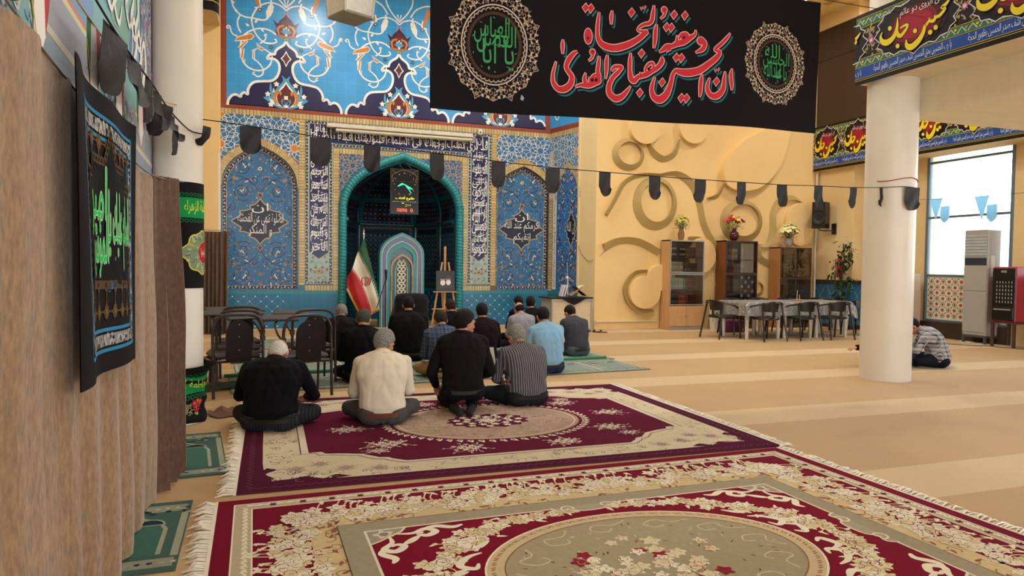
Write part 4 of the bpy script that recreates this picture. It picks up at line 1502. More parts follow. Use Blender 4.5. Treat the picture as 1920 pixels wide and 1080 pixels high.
def rose(il, x, y, r, lay, c=CRM2, ln=C('#7a3040'), rot=0.0):
 il.flower(x, y, r, c, None, lay, 5, rot)
 for k in range(3):
  il.stroke([(x + r * (.25 + .2 * k) * cos(rot + k * 2 + t * .5), y + r * (.25 + .2 * k) * sin(rot + k * 2 + t * .5)) for t in range(5)], r * .09, ln, lay + 1)


def spray(il, x, y, r, lay, rnd, c=CRM2, ln=C('#7a3040'), ax=1.0):
 """a bouquet: heads, buds and curling stems"""
 for k in range(9):
  a = k * 2 * PI / 9 + rnd.random() * .5
  d = r * (.55 + .5 * rnd.random())
  P = crom([(x, y), (x + ax * d * .55 * cos(a + .3), y + d * .55 * sin(a + .3)), (x + ax * d * cos(a), y + d * sin(a))], 4)
  il.stroke(P, r * .030, c, lay)
  il.leaf(x + ax * d * cos(a), y + d * sin(a), a + .6, r * .22, r * .11, c, lay + 1)
  il.leaf(x + ax * d * .7 * cos(a), y + d * .7 * sin(a), a - .8, r * .2, r * .09, c, lay + 1)
 for k in range(13):
  a = k * 2 * PI / 6
  d = (r * .34 if k < 7 else r * .62) if k else 0
  rose(il, x + ax * d * cos(a + (k > 6) * .5), y + d * sin(a + (k > 6) * .5), r * (.22 if k < 7 else .15), lay + 2 + k % 2 * 2, c, ln, rnd.random() * 6)


def scroll(il, x, y, a, r, lay, c=CRM2, m=1):
 P = [(x + cos(a) * d - m * sin(a) * e, y + sin(a) * d + m * cos(a) * e) for d, e in spiral(r * .9, r * .3, r * .35, r * .1, PI, -.9, 16)]
 P = [(x, y)] + P
 il.stroke(P, lambda t: r * (.10 + .08 * sin(PI * t)), c, lay)
 il.stroke(crom([(x, y), (x + r * 1.0 * cos(a) - m * sin(a) * -r * .25, y + r * sin(a) + m * cos(a) * -r * .25), (x + r * 2.0 * cos(a), y + r * 2.0 * sin(a))], 6), lambda t: r * .16 * (1 - t * .8), c, lay)


def carpet(name, label, x0, y0, w, d, rz, draw):
 t = thing(name, label, 'carpet', (x0, y0, 0), rz, 'large pictorial carpets')
 rnd = random.Random(len(label))
 base = MB()
 base.box(0, w, 0, d, .001, .011, .004)
 base.build('pile_base', mat('carpet_back', '#5a1626', .95), t)
 il = Inlay(lambda u, v, o: (u, v, .0112 + o), .00022)
 draw(il, w, d, rnd)
 il.build('pile', PILE, t, 0)
 for s_ in (0, 1):
  f = MB()
  f.box(-.018 if s_ == 0 else w, 0 if s_ == 0 else w + .018, 0, d, .001, .012)
  n = int(d / .021)
  for i in range(n):
   y = (i + .5) * d / n
   sx = -1 if s_ == 0 else 1
   xx = 0 if s_ == 0 else w
   L = .075 + .045 * rnd.random()
   a = rnd.gauss(0, .5)
   P = [(xx + sx * .015, y, .008), (xx + sx * (.015 + L * .5), y + L * .25 * a, .012 + .01 * rnd.random()), (xx + sx * (.015 + L * cos(a * .9)), y + L * sin(a * .9) * .9, .005)]
   f.tube(P, [.0045, .007, .0025], 5)
  o = f.build('fringe', FRINGE, t)
  o['kind'] = 'stuff'
 return t


def rug_back(il, w, d, rnd):
 g = lambda a, b_, c, e, col, l: il.rect(a, b_, c, e, col, l)
 g(0, 0, w, d, C('#4c0b2c'), 0)
 # outer scroll line
 for P in ([(.07, .07), (w - .07, .07)], [(w - .07, .07), (w - .07, d - .07)], [(w - .07, d - .07), (.07, d - .07)], [(.07, d - .07), (.07, .07)]):
  n = int(math.dist(*P) / .03)
  Q = []
  for i in range(n + 1):
   x, y = P[0][0] + (P[1][0] - P[0][0]) * i / n, P[0][1] + (P[1][1] - P[0][1]) * i / n
   k = .018 * (1 if i % 2 else -1)
   Q.append((x + (k if P[0][0] == P[1][0] else 0), y + (k if P[0][1] == P[1][1] else 0)))
  il.stroke(Q, .006, C('#7d4a62'), 2)
 bo = .145
 # cream band with scalloped outer corners
 def corner(sx, sy):
  return [(sx * x + (0 if sx > 0 else w), sy * y + (0 if sy > 0 else d)) for x, y in ((bo, .62), (bo + .03, .50), (bo + .09, .44), (bo + .02, .36), (bo + .07, .26), (.22, .22), (.30, bo + .06), (.42, bo + .10), (.52, bo + .02), (.60, bo + .09), (.70, bo + .03), (.80, bo))]
 cs = corner(1, 1) + corner(-1, 1)[::-1] + corner(-1, -1) + corner(1, -1)[::-1]
 il.poly(crom(cs, 3, True), C('#cdc1a4'), 2)
 for sx in (1, -1):
  for sy in (1, -1):
   T = lambda x, y: (sx * x + (0 if sx > 0 else w), sy * y + (0 if sy > 0 else d))
   for k in range(4):
    scroll(il, *T(.20 + .13 * k, .20 + .04 * (k % 2)), math.atan2(sy * .5, sx), .05, 3, CRM2, sx * sy)
 # small flowers over the band
 for i in range(260):
  if rnd.random() < .55:
   x, y = rnd.uniform(.18, w - .18), rnd.choice((rnd.uniform(.17, .36), d - rnd.uniform(.17, .36)))
  else:
   x, y = rnd.choice((rnd.uniform(.18, .38), w - rnd.uniform(.18, .38))), rnd.uniform(.18, d - .18)
  a = rnd.random() * 6.28
  il.stroke(spiral(x, y, .05, .012, a, rnd.choice((-.5, .5)), 7), .005, rnd.choice((C('#5f3a48'), C('#8d6f6a'))), 4)
  if i % 3 == 0:
   il.flower(x, y, rnd.uniform(.012, .024), rnd.choice((C('#8d5a62'), C('#b59a90'), C('#3d2a3c'))), C('#e8e0cc'), 5, 5, a)
 for sx in (1, -1):
  for sy in (1, -1):
   for x, y in ((.52, .50), (.68, .36), (.36, .42), (.9, .30)):
    X, Y = (x if sx > 0 else w - x), (y if sy > 0 else d - y)
    spray(il, X, Y, .085, 4, rnd, C('#b59a94'), C('#6d3442'))
 # field outline with cut corners
 fx, fy = .435, .40
 cr = [(fx, .80), (fx + .10, .80), (fx + .12, .74), (fx + .22, .72), (fx + .38, .66), (fx + .48, .54), (fx + .55, .52), (fx + .57, fy + .08), (fx + .66, fy)]
 def cc(sx, sy):
  return [((x if sx > 0 else w - x), (y if sy > 0 else d - y)) for x, y in cr]
 F = cc(1, 1) + cc(-1, 1)[::-1] + cc(-1, -1) + cc(1, -1)[::-1]
 il.stroke(F, .055, C('#cfc5b0'), 8, True)
 il.poly(F, C('#5c0a2b'), 7)
 il.poly([(w / 2 + (x - w / 2) * .985, d / 2 + (y - d / 2) * .985) for x, y in F], C('#5c0a2b'), 9)
 il.stroke([(w / 2 + (x - w / 2) * 1.02, d / 2 + (y - d / 2) * 1.022) for x, y in F], .007, C('#5a3038'), 9, True)
 cx, cy = 2.03, 1.46
 for k in range(64):
  a = k * 2 * PI / 64
  x, y = cx + .895 * cos(a), cy + .70 * sin(a)
  il.flower(x, y, .033, CRM2, C('#8d4a52'), 11, 5, a)
  il.leaf(x, y, a + .5, .055, .03, CRM2, 11)
 il.disc(cx, cy, .84, C('#ab9482'), 12, 64, .655)
 il.ring(cx, cy, .80, .010, C('#d8cbb4'), 13, 64, .62)
 il.ring(cx, cy, .845, .014, C('#6a2038'), 13, 64, .66)
 for k in range(240):
  a, q = rnd.random() * 6.28, .42 + .5 * rnd.random() ** .7
  il.stroke(spiral(cx + .84 * q * cos(a), cy + .655 * q * sin(a), .04, .01, rnd.random() * 6, .5, 6), .005, rnd.choice((C('#8a6a62'), C('#cdbca6'), C('#5f3c44'))), 13)
 P = [(cx + (.36 + .022 * cos(14 * 2 * PI * k / 84)) * cos(2 * PI * k / 84), cy + (.26 + .018 * cos(14 * 2 * PI * k / 84)) * sin(2 * PI * k / 84)) for k in range(84)]
 il.poly(P, C('#571030'), 14)
 for k in range(22):
  a = k * 2 * PI / 22
  q = (.80, .55)[k % 2]
  rose(il, cx + .36 * q * cos(a), cy + .26 * q * sin(a), .042, 15, CRM2, C('#7a3040'), a)
 spray(il, cx, cy, .15, 16, rnd)
 for x, y, r in ((.80, 1.46, .15), (1.05, .90, .17), (1.62, .62, .15), (2.40, .60, .15), (2.98, .95, .15), (3.24, 1.50, .15), (2.98, 2.02, .15), (2.40, 2.32, .14), (1.62, 2.30, .14), (1.05, 2.0, .15)):
  spray(il, x, y, r, 11, rnd, C('#d8cbbb'), C('#7a3448'), 1.35)
 for sx in (1, -1):
  for sy in (1, -1):
   X, Y = (.95 if sx > 0 else w - .95), (.72 if sy > 0 else d - .72)
   spray(il, X, Y, .09, 11, rnd, C('#d8cbbb'), C('#7a3448'), 1.4)


def rug_front(il, w, d, rnd):
 il.rect(0, 0, w, d, C('#720a26'), 0)
 def frame(o, t, col, lay):
  il.rect(o, o, w - o, o + t, col, lay)
  il.rect(o, d - o - t, w - o, d - o, col, lay)
  il.rect(o, o + t, o + t, d - o - t, col, lay)
  il.rect(w - o - t, o + t, w - o, d - o - t, col, lay)
 frame(.085, .10, C('#b9ab90'), 1)
 frame(.085, .008, CRM2, 2)
 frame(.177, .008, CRM2, 2)
 def along(o, st, fn):
  for x in np.arange(o + .05, w - o, st):
   fn(float(x), o, 0)
   fn(float(x), d - o, PI)
  for y in np.arange(o + .05, d - o, st):
   fn(o, float(y), -PI / 2)
   fn(w - o, float(y), PI / 2)
 cnt = [0]
 def vine(x, y, a):
  cnt[0] += 1
  k = 1 if cnt[0] % 2 else -1
  il.stroke(crom([(x - .03 * cos(a), y - .03 * sin(a)), (x - .02 * k * sin(a), y + .02 * k * cos(a)), (x + .03 * cos(a), y + .03 * sin(a))], 4), .012, CRM2, 3)
  il.leaf(x, y, a + k * .8, .045, .018, CRM2, 3)
  if cnt[0] % 6 == 0:
   il.flower(x, y, .026, C('#6f1a2a'), C('#3a1420'), 4, 6, a)
 along(.135, .055, vine)
 # field of the border: beige, with a heavy garland along its outer edge
 il.rect(.46, .44, w - .46, d - .44, BEI, 1)
 def garl(x, y, a):
  # x, y on the middle line of the garland, a along it; outwards is -normal
  for k in range(3):
   q, e = rnd.uniform(-.04, .04), rnd.uniform(-.12, .10)
   X, Y = x + q * cos(a) - e * sin(a), y + q * sin(a) + e * cos(a)
   rose(il, X, Y, rnd.uniform(.035, .062), 3 + 2 * rnd.randrange(4), rnd.choice((C('#ddd3bb'), C('#e2dac4'), C('#d3c29c'))), rnd.choice((C('#8f5a52'), C('#6f1a30'), C('#a48a6c'))), rnd.random() * 6)
  if rnd.random() < .5:
   e = -.16 - .07 * rnd.random()
   X, Y = x - e * sin(a), y + e * cos(a)
   il.stroke(crom([(x, y), ((x + X) / 2 + .03 * cos(a), (y + Y) / 2 + .03 * sin(a)), (X, Y)], 4), .009, C('#d8cba6'), 2)
   il.leaf(X, Y, a + rnd.random() * 3, .05, .024, C('#ded3b4'), 3)
   il.flower(X, Y, .02, C('#e6dcc2'), None, 4, 5, a)
  if rnd.random() < .4:
   e = .14 + .05 * rnd.random()
   X, Y = x - e * sin(a), y + e * cos(a)
   il.stroke(spiral(X, Y, .05, .01, rnd.random() * 6, .6, 8), .006, C('#8a6a4c'), 3)
   il.leaf(X, Y, rnd.random() * 6, .06, .022, C('#8f5a52'), 3)
 along(.40, .036, garl)
 for sx in (1, -1):
  for sy in (1, -1):
   for _ in range(26):
    x, y = .36 + abs(rnd.gauss(0, .11)), .36 + abs(rnd.gauss(0, .11))
    rose(il, x if sx > 0 else w - x, y if sy > 0 else d - y, rnd.uniform(.035, .065), 11 + 2 * rnd.randrange(4), rnd.choice((C('#ddd3bb'), C('#e6dfca'))), rnd.choice((C('#8f2a44'), C('#a48a6c'))), rnd.random() * 6)
 frame(.60, .13, C('#9d937c'), 20)
 frame(.60, .004, C('#5a4a3c'), 21)
 frame(.722, .013, C('#ddd5c0'), 21)
 o = .735
 il.rect(o, o, w - o, d - o, C('#780a26'), 20)
 # crests in the middle of each side and white scrolls in the corners
 for x, y, a in ((w / 2, o, PI / 2), (w / 2, d - o, -PI / 2), (o, d / 2, 0), (w - o, d / 2, PI)):
  P = [(-.02, -.22), (.035, -.19), (.02, -.12), (.06, -.08), (.07, 0), (.06, .08), (.02, .12), (.035, .19), (-.02, .22)]
  Q = crom([(x + p * cos(a) - q * sin(a), y + p * sin(a) + q * cos(a)) for p, q in P], 3)
  il.poly(Q, C('#a79d86'), 22)
  il.stroke(Q, .012, C('#ddd5c0'), 23)
  for m in (1, -1):
   il.stroke(spiral(x + .01 * cos(a) - m * .12 * sin(a), y + .01 * sin(a) + m * .12 * cos(a), .05, .012, a + m, m * 1.1, 14), .012, C('#ddd5c0'), 23)
 for sx in (1, -1):
  for sy in (1, -1):
   T = lambda x, y: ((o + x if sx > 0 else w - o - x), (o + y if sy > 0 else d - o - y))
   il.poly([T(0, 0), T(.20, 0), T(.17, .05), T(.05, .14), T(0, .17)], C('#9d937c'), 22)
   il.stroke([T(.20, 0), T(.17, .05), T(.05, .14), T(0, .17)], .013, C('#ddd5c0'), 23)
   il.flower(*T(.08, .06), .06, C('#cfc6b0'), C('#8a7f68'), 23, 5, .5)
   sc = lambda P, wd: il.stroke([T(x, y) for x, y in crom(P, 6)], lambda t: wd * (.35 + sin(PI * t)), CRM2, 24)
   for P in ([(.13, .07), (.22, .09), (.30, .05), (.34, .10), (.29, .14), (.25, .11), (.28, .09)], [(.28, .05), (.36, .03), (.44, .07), (.50, .05)], [(.10, .10), (.10, .18), (.05, .25), (.10, .29), (.15, .24), (.12, .21), (.09, .23)], [(.05, .24), (.03, .30), (.08, .37), (.06, .42)], [(.25, .13), (.20, .18), (.15, .22)]):
    sc(P, .032)
 cx, cy = w / 2, d / 2
 # garlands of roses between medallion and corners
 for sx in (1, -1):
  for sy in (1, -1):
   P = crom([(cx + sx * .10, cy + sy * .71), (cx + sx * .35, cy + sy * .70), (cx + sx * .62, cy + sy * .62), (cx + sx * .86, cy + sy * .45), (cx + sx * 1.02, cy + sy * .22), (cx + sx * 1.08, cy + sy * .06)], 7)
   n = len(P)
   for i, (x, y) in enumerate(P):
    f = sin(PI * min(1, (i + 1) / n * .62 + .06))
    for k in range(3):
     rr = .014 + .04 * f * rnd.uniform(.7, 1.1)
     rose(il, x + rnd.gauss(0, .035 * f), y + rnd.gauss(0, .035 * f), rr, 22 + 2 * rnd.randrange(3), rnd.choice((CRM2, C('#ddd0aa'), C('#d2c29a'))), rnd.choice((C('#9a7a5a'), C('#7a1a30'))), rnd.random() * 6)
    if i % 2:
     a = rnd.random() * 6.28
     X, Y = x + .12 * f * cos(a), y + .12 * f * sin(a)
     il.stroke(crom([(x, y), ((x + X) / 2 + .02, (y + Y) / 2), (X, Y)], 3), .007, C('#d8caa2'), 21)
     il.leaf(X, Y, a + 1, .045, .02, CRM2, 22)
     il.flower(X, Y, .016, CRM2, None, 23, 5)
 for sx in (1, -1):
  x, y = cx + sx * .86, cy + .22
  for m, yy in ((1, cy + .26), (-1, cy - .26)):
   for P in ([(sx * .78, m * .33), (sx * .86, m * .30), (sx * .92, m * .22), (sx * .86, m * .17), (sx * .83, m * .22)], [(sx * .88, m * .18), (sx * .96, m * .14), (sx * .93, m * .05), (sx * .88, m * .08)], [(sx * .70, m * .46), (sx * .78, m * .40), (sx * .84, m * .44)]):
    il.stroke([(cx + u, cy + v) for u, v in crom(P, 5)], lambda t: .030 * (.35 + sin(PI * t)), CRM2, 25)
 il.disc(cx, cy, .85, C('#c9b590'), 26, 72, .61)
 il.ring(cx, cy, .845, .010, CRM2, 27, 72, .605)
 il.ring(cx, cy, .755, .008, C('#8a6a4c'), 28, 72, .525)
 for k in range(70):
  a = k * 2 * PI / 70
  il.stroke([(cx + .80 * cos(a + t * .02) + .018 * cos(a) * (t % 2), cy + .565 * sin(a + t * .02) + .018 * sin(a) * (t % 2)) for t in range(4)], .008, C('#94703f') if k % 2 else C('#a5544c'), 28)
 il.disc(cx, cy, .75, C('#a2977c'), 27, 72, .52)
 for k in range(12):
  a = k * 2 * PI / 12
  P = [(cx + .75 * q * cos(a + e), cy + .52 * q * sin(a + e)) for q, e in ((.95, -.12), (.86, .02), (.92, .16), (.80, .26), (.72, .14), (.78, .06))]
  il.stroke(crom(P, 4), .009, C('#c9bb96'), 28)
 for k in range(90):
  a, q = rnd.random() * 6.28, .35 + .55 * rnd.random()
  il.leaf(cx + .75 * q * cos(a), cy + .52 * q * sin(a), a * 3, .03, .010, rnd.choice((C('#5f4030'), C('#c9bb96'), C('#8a3a3c'))), 28)
 for k in range(46):
  a, q = rnd.random() * 6.28, .55 * rnd.random() ** .6
  rose(il, cx + .75 * q * cos(a), cy + .52 * q * sin(a), rnd.uniform(.035, .06), 29 + 2 * rnd.randrange(4), rnd.choice((CRM2, C('#d6cba6'), C('#d9cdb0'), C('#d9cdb0'), C('#8d2034'))), rnd.choice((C('#b09a6c'), C('#8f2a44'))), rnd.random() * 6)


carpet('carpet', 'burgundy carpet with pink oval medallion on which the front row of men sits', -.188, 4.434, 4.0, 2.92, 0, rug_back)
carpet('carpet', 'crimson carpet with wide rose border and beige oval, lying nearest the camera', -.277 + .061, 4.313 - 3.0, 4.0, 3.0, .0203, rug_front)


# ------------------------------------------------------------------ prayer mats
def mat_runner(name, label, cat, x0, y0, w, d, rz, cols, ncell, group=None, loc_z=0.0):
 t = thing(name, label, cat, (x0, y0, loc_z), rz, group)
 b = MB()
 b.box(0, w, 0, d, .001, .009, .003)
 b.build('mat_base', mat('mat_back', '#47594a', .95), t)
 il = Inlay(lambda u, v, o: (u, v, .0092 + o), .0003)
 g0, g1, ln, dk = cols
 rnd = random.Random(int(x0 * 10 + y0 * 7))
 il.rect(0, 0, w, d, g0, 0)
 il.rect(.02, .05, w - .02, .15, C('#8f9282'), 1)
 il.rect(.02, d - .17, w - .02, d - .06, C('#8f9282'), 1)
 for k in range(int(w / .05)):
  for yy in (.10, d - .115):
   il.flower(.05 + k * .05, yy, .017, rnd.choice((dk, ln, C('#b9b6a2'))), None, 2, 5, k)
 cw = w / ncell
 for c in range(ncell):
  xa = c * cw
  P = [(xa + cw * .16, .20), (xa + cw * .16, d * .55), (xa + cw * .22, d * .66), (xa + cw * .5, d * .80), (xa + cw * .78, d * .66), (xa + cw * .84, d * .55), (xa + cw * .84, .20)]
  il.poly(P, g1, 2)
  il.stroke(P, .022, ln, 3)
  for q in (.04, .96):
   il.stroke([(xa + cw * q, .17), (xa + cw * q, d - .2)], .035, ln, 2)
  for _ in range(26):
   il.flower(xa + cw * rnd.random(), d * rnd.uniform(.74, .86), .02, rnd.choice((dk, ln)), None, 4, 5, rnd.random())
  if cw > .5:
   for q in (.3, .7):
    a_ = [(xa + cw * q + cw * .12 * cos(PI * k / 8), d * .62 + cw * .14 * sin(PI * k / 8)) for k in range(9)]
    il.poly(a_, dk, 4)
    il.stroke(a_ + [a_[0]], .012, ln, 5)
 il.build('weave', PILE, t, 0)
 return t


GRM = (C('#77837a'), C('#7f8e84'), C('#aeb0a0'), C('#4f5f58'))
labs = ('grey-green prayer runner nearest the burgundy carpet, men in blue and plaid shirts on it', 'second grey-green prayer runner, under the man in charcoal shirt at the right', 'third grey-green prayer runner, its end showing beside the charcoal-shirted man', 'farthest grey-green prayer runner, in front of the tiled wall')
for k, (y, xr, d) in enumerate(((7.86, 4.94, 1.10), (9.02, 4.95, 1.16), (10.30, 5.15, 1.3), (11.75, 5.2, 1.5))):
 mat_runner('prayer_runner', labs[k], 'prayer mat', -.38, y, xr + .38, d, .085 if k == 0 else .07, GRM, 8, 'prayer runners across the front of the hall')
 if k < 2:
  r = MB()
  e = .085 if k == 0 else .07
  r.tube([(-.42 - e * (d + .05) + q / 12 * (xr + .40), y + d + .05 + e * q / 12 * (xr + .4), .024) for q in range(13)], .022, 8)
  tag(r.build('rolled_edge', mat('green_cloth', '#2f7a4c', .9, var=.05)), ('green rolled cloth lying between the first and second prayer runners', 'green rolled cloth lying between the second and third prayer runners')[k], 'cloth', 'green rolled cloths between the runners')
GRL_ = (C('#43615a'), C('#3f6a60'), C('#9aa08c'), C('#20303c'))
mat_runner('prayer_mat', 'green prayer mat with arch pattern at the foot of the brown curtain', 'prayer mat', -1.55, 4.78, 1.30, 1.22, .10, GRL_, 2, 'green prayer mats beside the curtain')
mat_runner('prayer_mat', 'green prayer mat beside the near carpet, mostly hidden by the curtain', 'prayer mat', -1.62, 3.40, 1.22, .98, .02, GRL_, 2, 'green prayer mats beside the curtain')
# loose green cloths by the chairs
def loose_cloth(lab, x, y, w, d, col, rz):
 b = MB()
 rnd = random.Random(int(x * 50 + y * 9))
 def fn(u, v):
  e = .10 * noise.noise(Vector((u * 3, v * 3, x * 7)))
  return ((u - .5) * w * (1 + e), (v - .5) * d * (1 + e), .012 + .05 * max(0, noise.noise(Vector((u * 4, v * 4, y)))) + .035 * sin(PI * u) * sin(PI * v))
 b.grid(fn, 14, 10)
 o = tag(b.build('folded_cloth', mat('cloth_' + col, col, .9, var=.06)), lab, 'cloth', 'cloths left on the floor by the chairs')
 o.location = (x, y, 0)
 o.rotation_euler = (0, 0, rz)
loose_cloth('dark green folded cloth on the floor left of the metal chairs', -.52, 8.35, .5, .5, '#2c4438', .3)
loose_cloth('bright green folded cloth lying over the end of the runner', -.16, 9.25, .42, .30, '#2c7a44', .2)
loose_cloth('brown crumpled cloth on the floor beside the column foot', -.36, 6.85, .30, .30, '#6b4a34', .4)

# ------------------------------------------------------------------ columns
COLM = WHITE
b = MB()
b.lathe([(.212, 0.0), (.21, .1), (.21, CZ)], 48, (0, 0, 0))
t = tag(b.build('column', COLM), 'white round column at the left, wrapped in a black and green sash', 'column', 'white columns')
t.location = (-.76, 6.66, 0)
b = MB()
b.lathe([(.302, 0.0), (.30, .1), (.298, CZ)], 56, (0, 0, 0))
t = tag(b.build('column', COLM), 'thick white column at the right under the gallery', 'column', 'white columns')
t.location = (7.51, 6.87, 0)

# ------------------------------------------------------------------ cloth materials
BLK = mat('black_cloth', '#121116', .85, spec=.2, var=.08, scale=6, bump=.25, bscale=30, sheen=.08)
BLKA = mat('printed_black_cloth', '#ffffff', .85, spec=.2, var=.04, scale=10, bump=.2, bscale=40, attr=True)
SATIN = mat('black_satin', '#141214', .6, var=.10, scale=14, bump=.4, bscale=22)
VELVET = mat('brown_velvet', '#8a6a4a', .8, var=.28, scale=55, bump=.4, bscale=60, sheen=.3, stretch=(1, 1, .45))
VELVET2 = mat('dark_brown_velvet', '#5f4433', .8, var=.26, scale=55, bump=.4, bscale=60, sheen=.25, stretch=(1, 1, .45))


# ------------------------------------------------------------------ curtains
def curtain(name, label, path, ztop, zbot, fold, amp, mtl, seed, eyelets=(), rings=True):
 """path: function 0..1 -> (x, y); pleats run down the cloth"""
 t = thing(name, label, 'curtain', (0, 0, 0), 0, 'brown velvet curtains')
 b = MB()
 nu, nv = int(fold * 10), 26
 def fn(u, v, off=0.0):
  x, y = path(u)
  x2, y2 = path(min(1, u + .01))
  x1, y1 = path(max(0, u - .01))
  l = math.hypot(x2 - x1, y2 - y1) or 1
  nx, ny = -(y2 - y1) / l, (x2 - x1) / l
  k = amp * (.45 + .75 * v) * (sin(2 * PI * fold * u + 1.2 * sin(7 * u + seed)) + .35 * sin(2 * PI * fold * 2.3 * u + seed))
  k += .02 * noise.noise(Vector((u * 6, v * 3, seed)))
  zt = ztop(u)
  return (x + nx * (k + off), y + ny * (k + off), zt + (zbot - zt) * v)
 b.grid(lambda u, v: fn(u, v), nu, nv)
 b.grid(lambda u, v: fn(1 - u, v, -.006), nu, nv)
 b.build('drape', mtl, t, 60)
 for e in eyelets:
  x, y, z = fn(e, 0.03, .03)
  g = MB()
  g.tube([(0, .026 * cos(2 * PI * k / 16), .026 * sin(2 * PI * k / 16)) for k in range(16)], .009, 8, True)
  o = g.build('eyelet', mat('chrome', '#c9c9c9', .2, 1.0), t)
  o.location = (x, y, z)
 return t


curtain('curtain', 'brown velvet curtain hanging nearest the camera at the left edge', lambda u: (-.63 + .012 * sin(5 * u), .35 + 4.2 * u), lambda u: 2.02 - .14 * max(0, min(1, (u - .45) / .35)), .025, 11, .020, VELVET, 1.0, (.508, .805, .86, .915, .965))
curtain('curtain', 'darker gathered end of the brown curtain, beside the column', lambda u: (-.64 + .05 * u, 4.55 + .62 * u), lambda u: 1.90 + .05 * u, .012, 5, .045, VELVET2, 2.0)
curtain('curtain', 'brown curtain gathered at the far left beside the tiled wall', lambda u: (-1.25 + .50 * u, 14.5 - .1 * u), lambda u: 1.97, .012, 6, .045, VELVET2, 3.0)
b = MB()
b.tube(crom([(-.62, .3, 2.12), (-.62, 1.6, 2.09), (-.615, 2.48, 1.99), (-.615, 3.7, 1.88), (-.61, 4.5, 1.885), (-.6, 5.6, 1.98), (-.72, 6.45, 2.06)], 8), .004, 6)
tag(b.build('curtain_wire', mat('wire', '#8a8177', .5, .5)), 'thin wire carrying the brown curtains to the column', 'wire')
b = MB()
b.tube([(-1.4, 14.5, 2.0), (XL - .2, 14.55, 2.0), (-.70, 14.55, 2.0)], .008, 6)
tag(b.build('curtain_rail', mat('wire', '#8a8177', .5, .5)), 'short rail above the far brown curtain', 'rail')

# ------------------------------------------------------------------ embroidered banner on the curtain
def near_banner(u, v, w):
 """u along the hall from the near edge, v upwards"""
 y = 2.43 + u * .94 + .09 * (1 - v / 1.05) * (1 - u / 1.2)
 z = .98 + v * 1.0 - .02 * u
 x = -.578 + .012 * sin(9 * u + 1.5 * v) + .016 * sin(4.3 * u + 2) + w
 return (x, y, z)
t = thing('mourning_banner', 'black embroidered banner with green script pinned to the brown curtain', 'banner')
il = Inlay(near_banner, .0012)
il.maxe = .06
BW, BH = 1.19, 1.05
il.grd(0, 0, BW, BH, 60, 24, C('#0c0b0e'), 0)
il.grd(0, 0, BW, BH, 60, 24, C('#0c0b0e'), -3)
BLU, LACE, GLD, GRN = C('#2f7fae'), C('#b9b6b2'), C('#5a4429'), C('#2cc25a')
def frm(o, w, col, lay):
 def ln(a, b_):
  il.stroke([(a[0] + (b_[0] - a[0]) * k / 30, a[1] + (b_[1] - a[1]) * k / 30) for k in range(31)], w, col, lay)
 ln((o + .10, o), (o + .10, BH - o)); ln((BW - o, o), (BW - o, BH - o)); ln((o + .10, o), (BW - o, o)); ln((o + .10, BH - o), (BW - o, BH - o))
frm(.085, .014, BLU, 1)
frm(.125, .046, C('#8d8b88'), 1)
frm(.165, .014, BLU, 1)
rnd = random.Random(5)
for k in range(520):
 s_ = rnd.randrange(4)
 u = rnd.uniform(.2, BW - .1) if s_ < 2 else (.225 if s_ == 2 else BW - .125) + rnd.uniform(-.02, .02)
 v = (.125 if s_ == 0 else BH - .125) + rnd.uniform(-.02, .02) if s_ < 2 else rnd.uniform(.1, BH - .1)
 il.flower(u, v, rnd.uniform(.006, .013), rnd.choice((LACE, LACE, C('#2a2a2c'))), None, 2 + k % 2, 5, rnd.random())
# turned lattice in gold
for i in range(8):
 u = .31 + i * .105
 for j in range(7):
  v = .235 + j * .105
  il.disc(u, v, .030, GLD, 2, 10)
  il.disc(u, v, .012, C('#7d6038'), 3, 8)
  if i < 7:
   il.stroke([(u + .02, v), (u + .05, v), (u + .085, v)], lambda q: .018 - .014 * sin(PI * q), GLD, 2)
  if j < 6:
   il.stroke([(u, v + .02), (u, v + .05), (u, v + .085)], lambda q: .018 - .014 * sin(PI * q), GLD, 2)
P = [(.36, .34), (.36, .42), (.30, .42), (.30, .74), (.40, .74), (.40, .80), (.58, .80), (.66, .92), (.74, .80), (.92, .80), (.92, .74), (1.02, .74), (1.02, .42), (.96, .42), (.96, .34)]
il.poly(P, C('#0b0a0d'), 4)
Q = [p for a, b_ in zip(P, P[1:] + P[:1]) for p in [(a[0] + (b_[0] - a[0]) * k / 5, a[1] + (b_[1] - a[1]) * k / 5) for k in range(5)]]
il.stroke(Q, .032, C('#54402a'), 5, True)
for a in Q:
 il.disc(a[0], a[1], .010, C('#1c140c'), 6, 6)
def glow_text(tx, x0, y0, x1, y1, lay):
 for dx, dy in ((-.005, 0), (.005, 0), (0, .007), (0, -.007)):
  write(il, tx, x0 + dx, y0 + dy, x1 + dx, y1 + dy, C('#b9e6bd'), lay)
 write(il, tx, x0, y0, x1, y1, GRN, lay + 1)
glow_text('السلام علیک یا', .62, .40, 1.0, .70, 7)
glow_text('امیر', .34, .52, .60, .78, 7)
glow_text('المؤمنین', .31, .37, .62, .60, 9)
write(il, 'یا علی', .62, .31, .72, .36, C('#2f78a8'), 8)
il.build('embroidered_cloth', BLKA, t, 0)

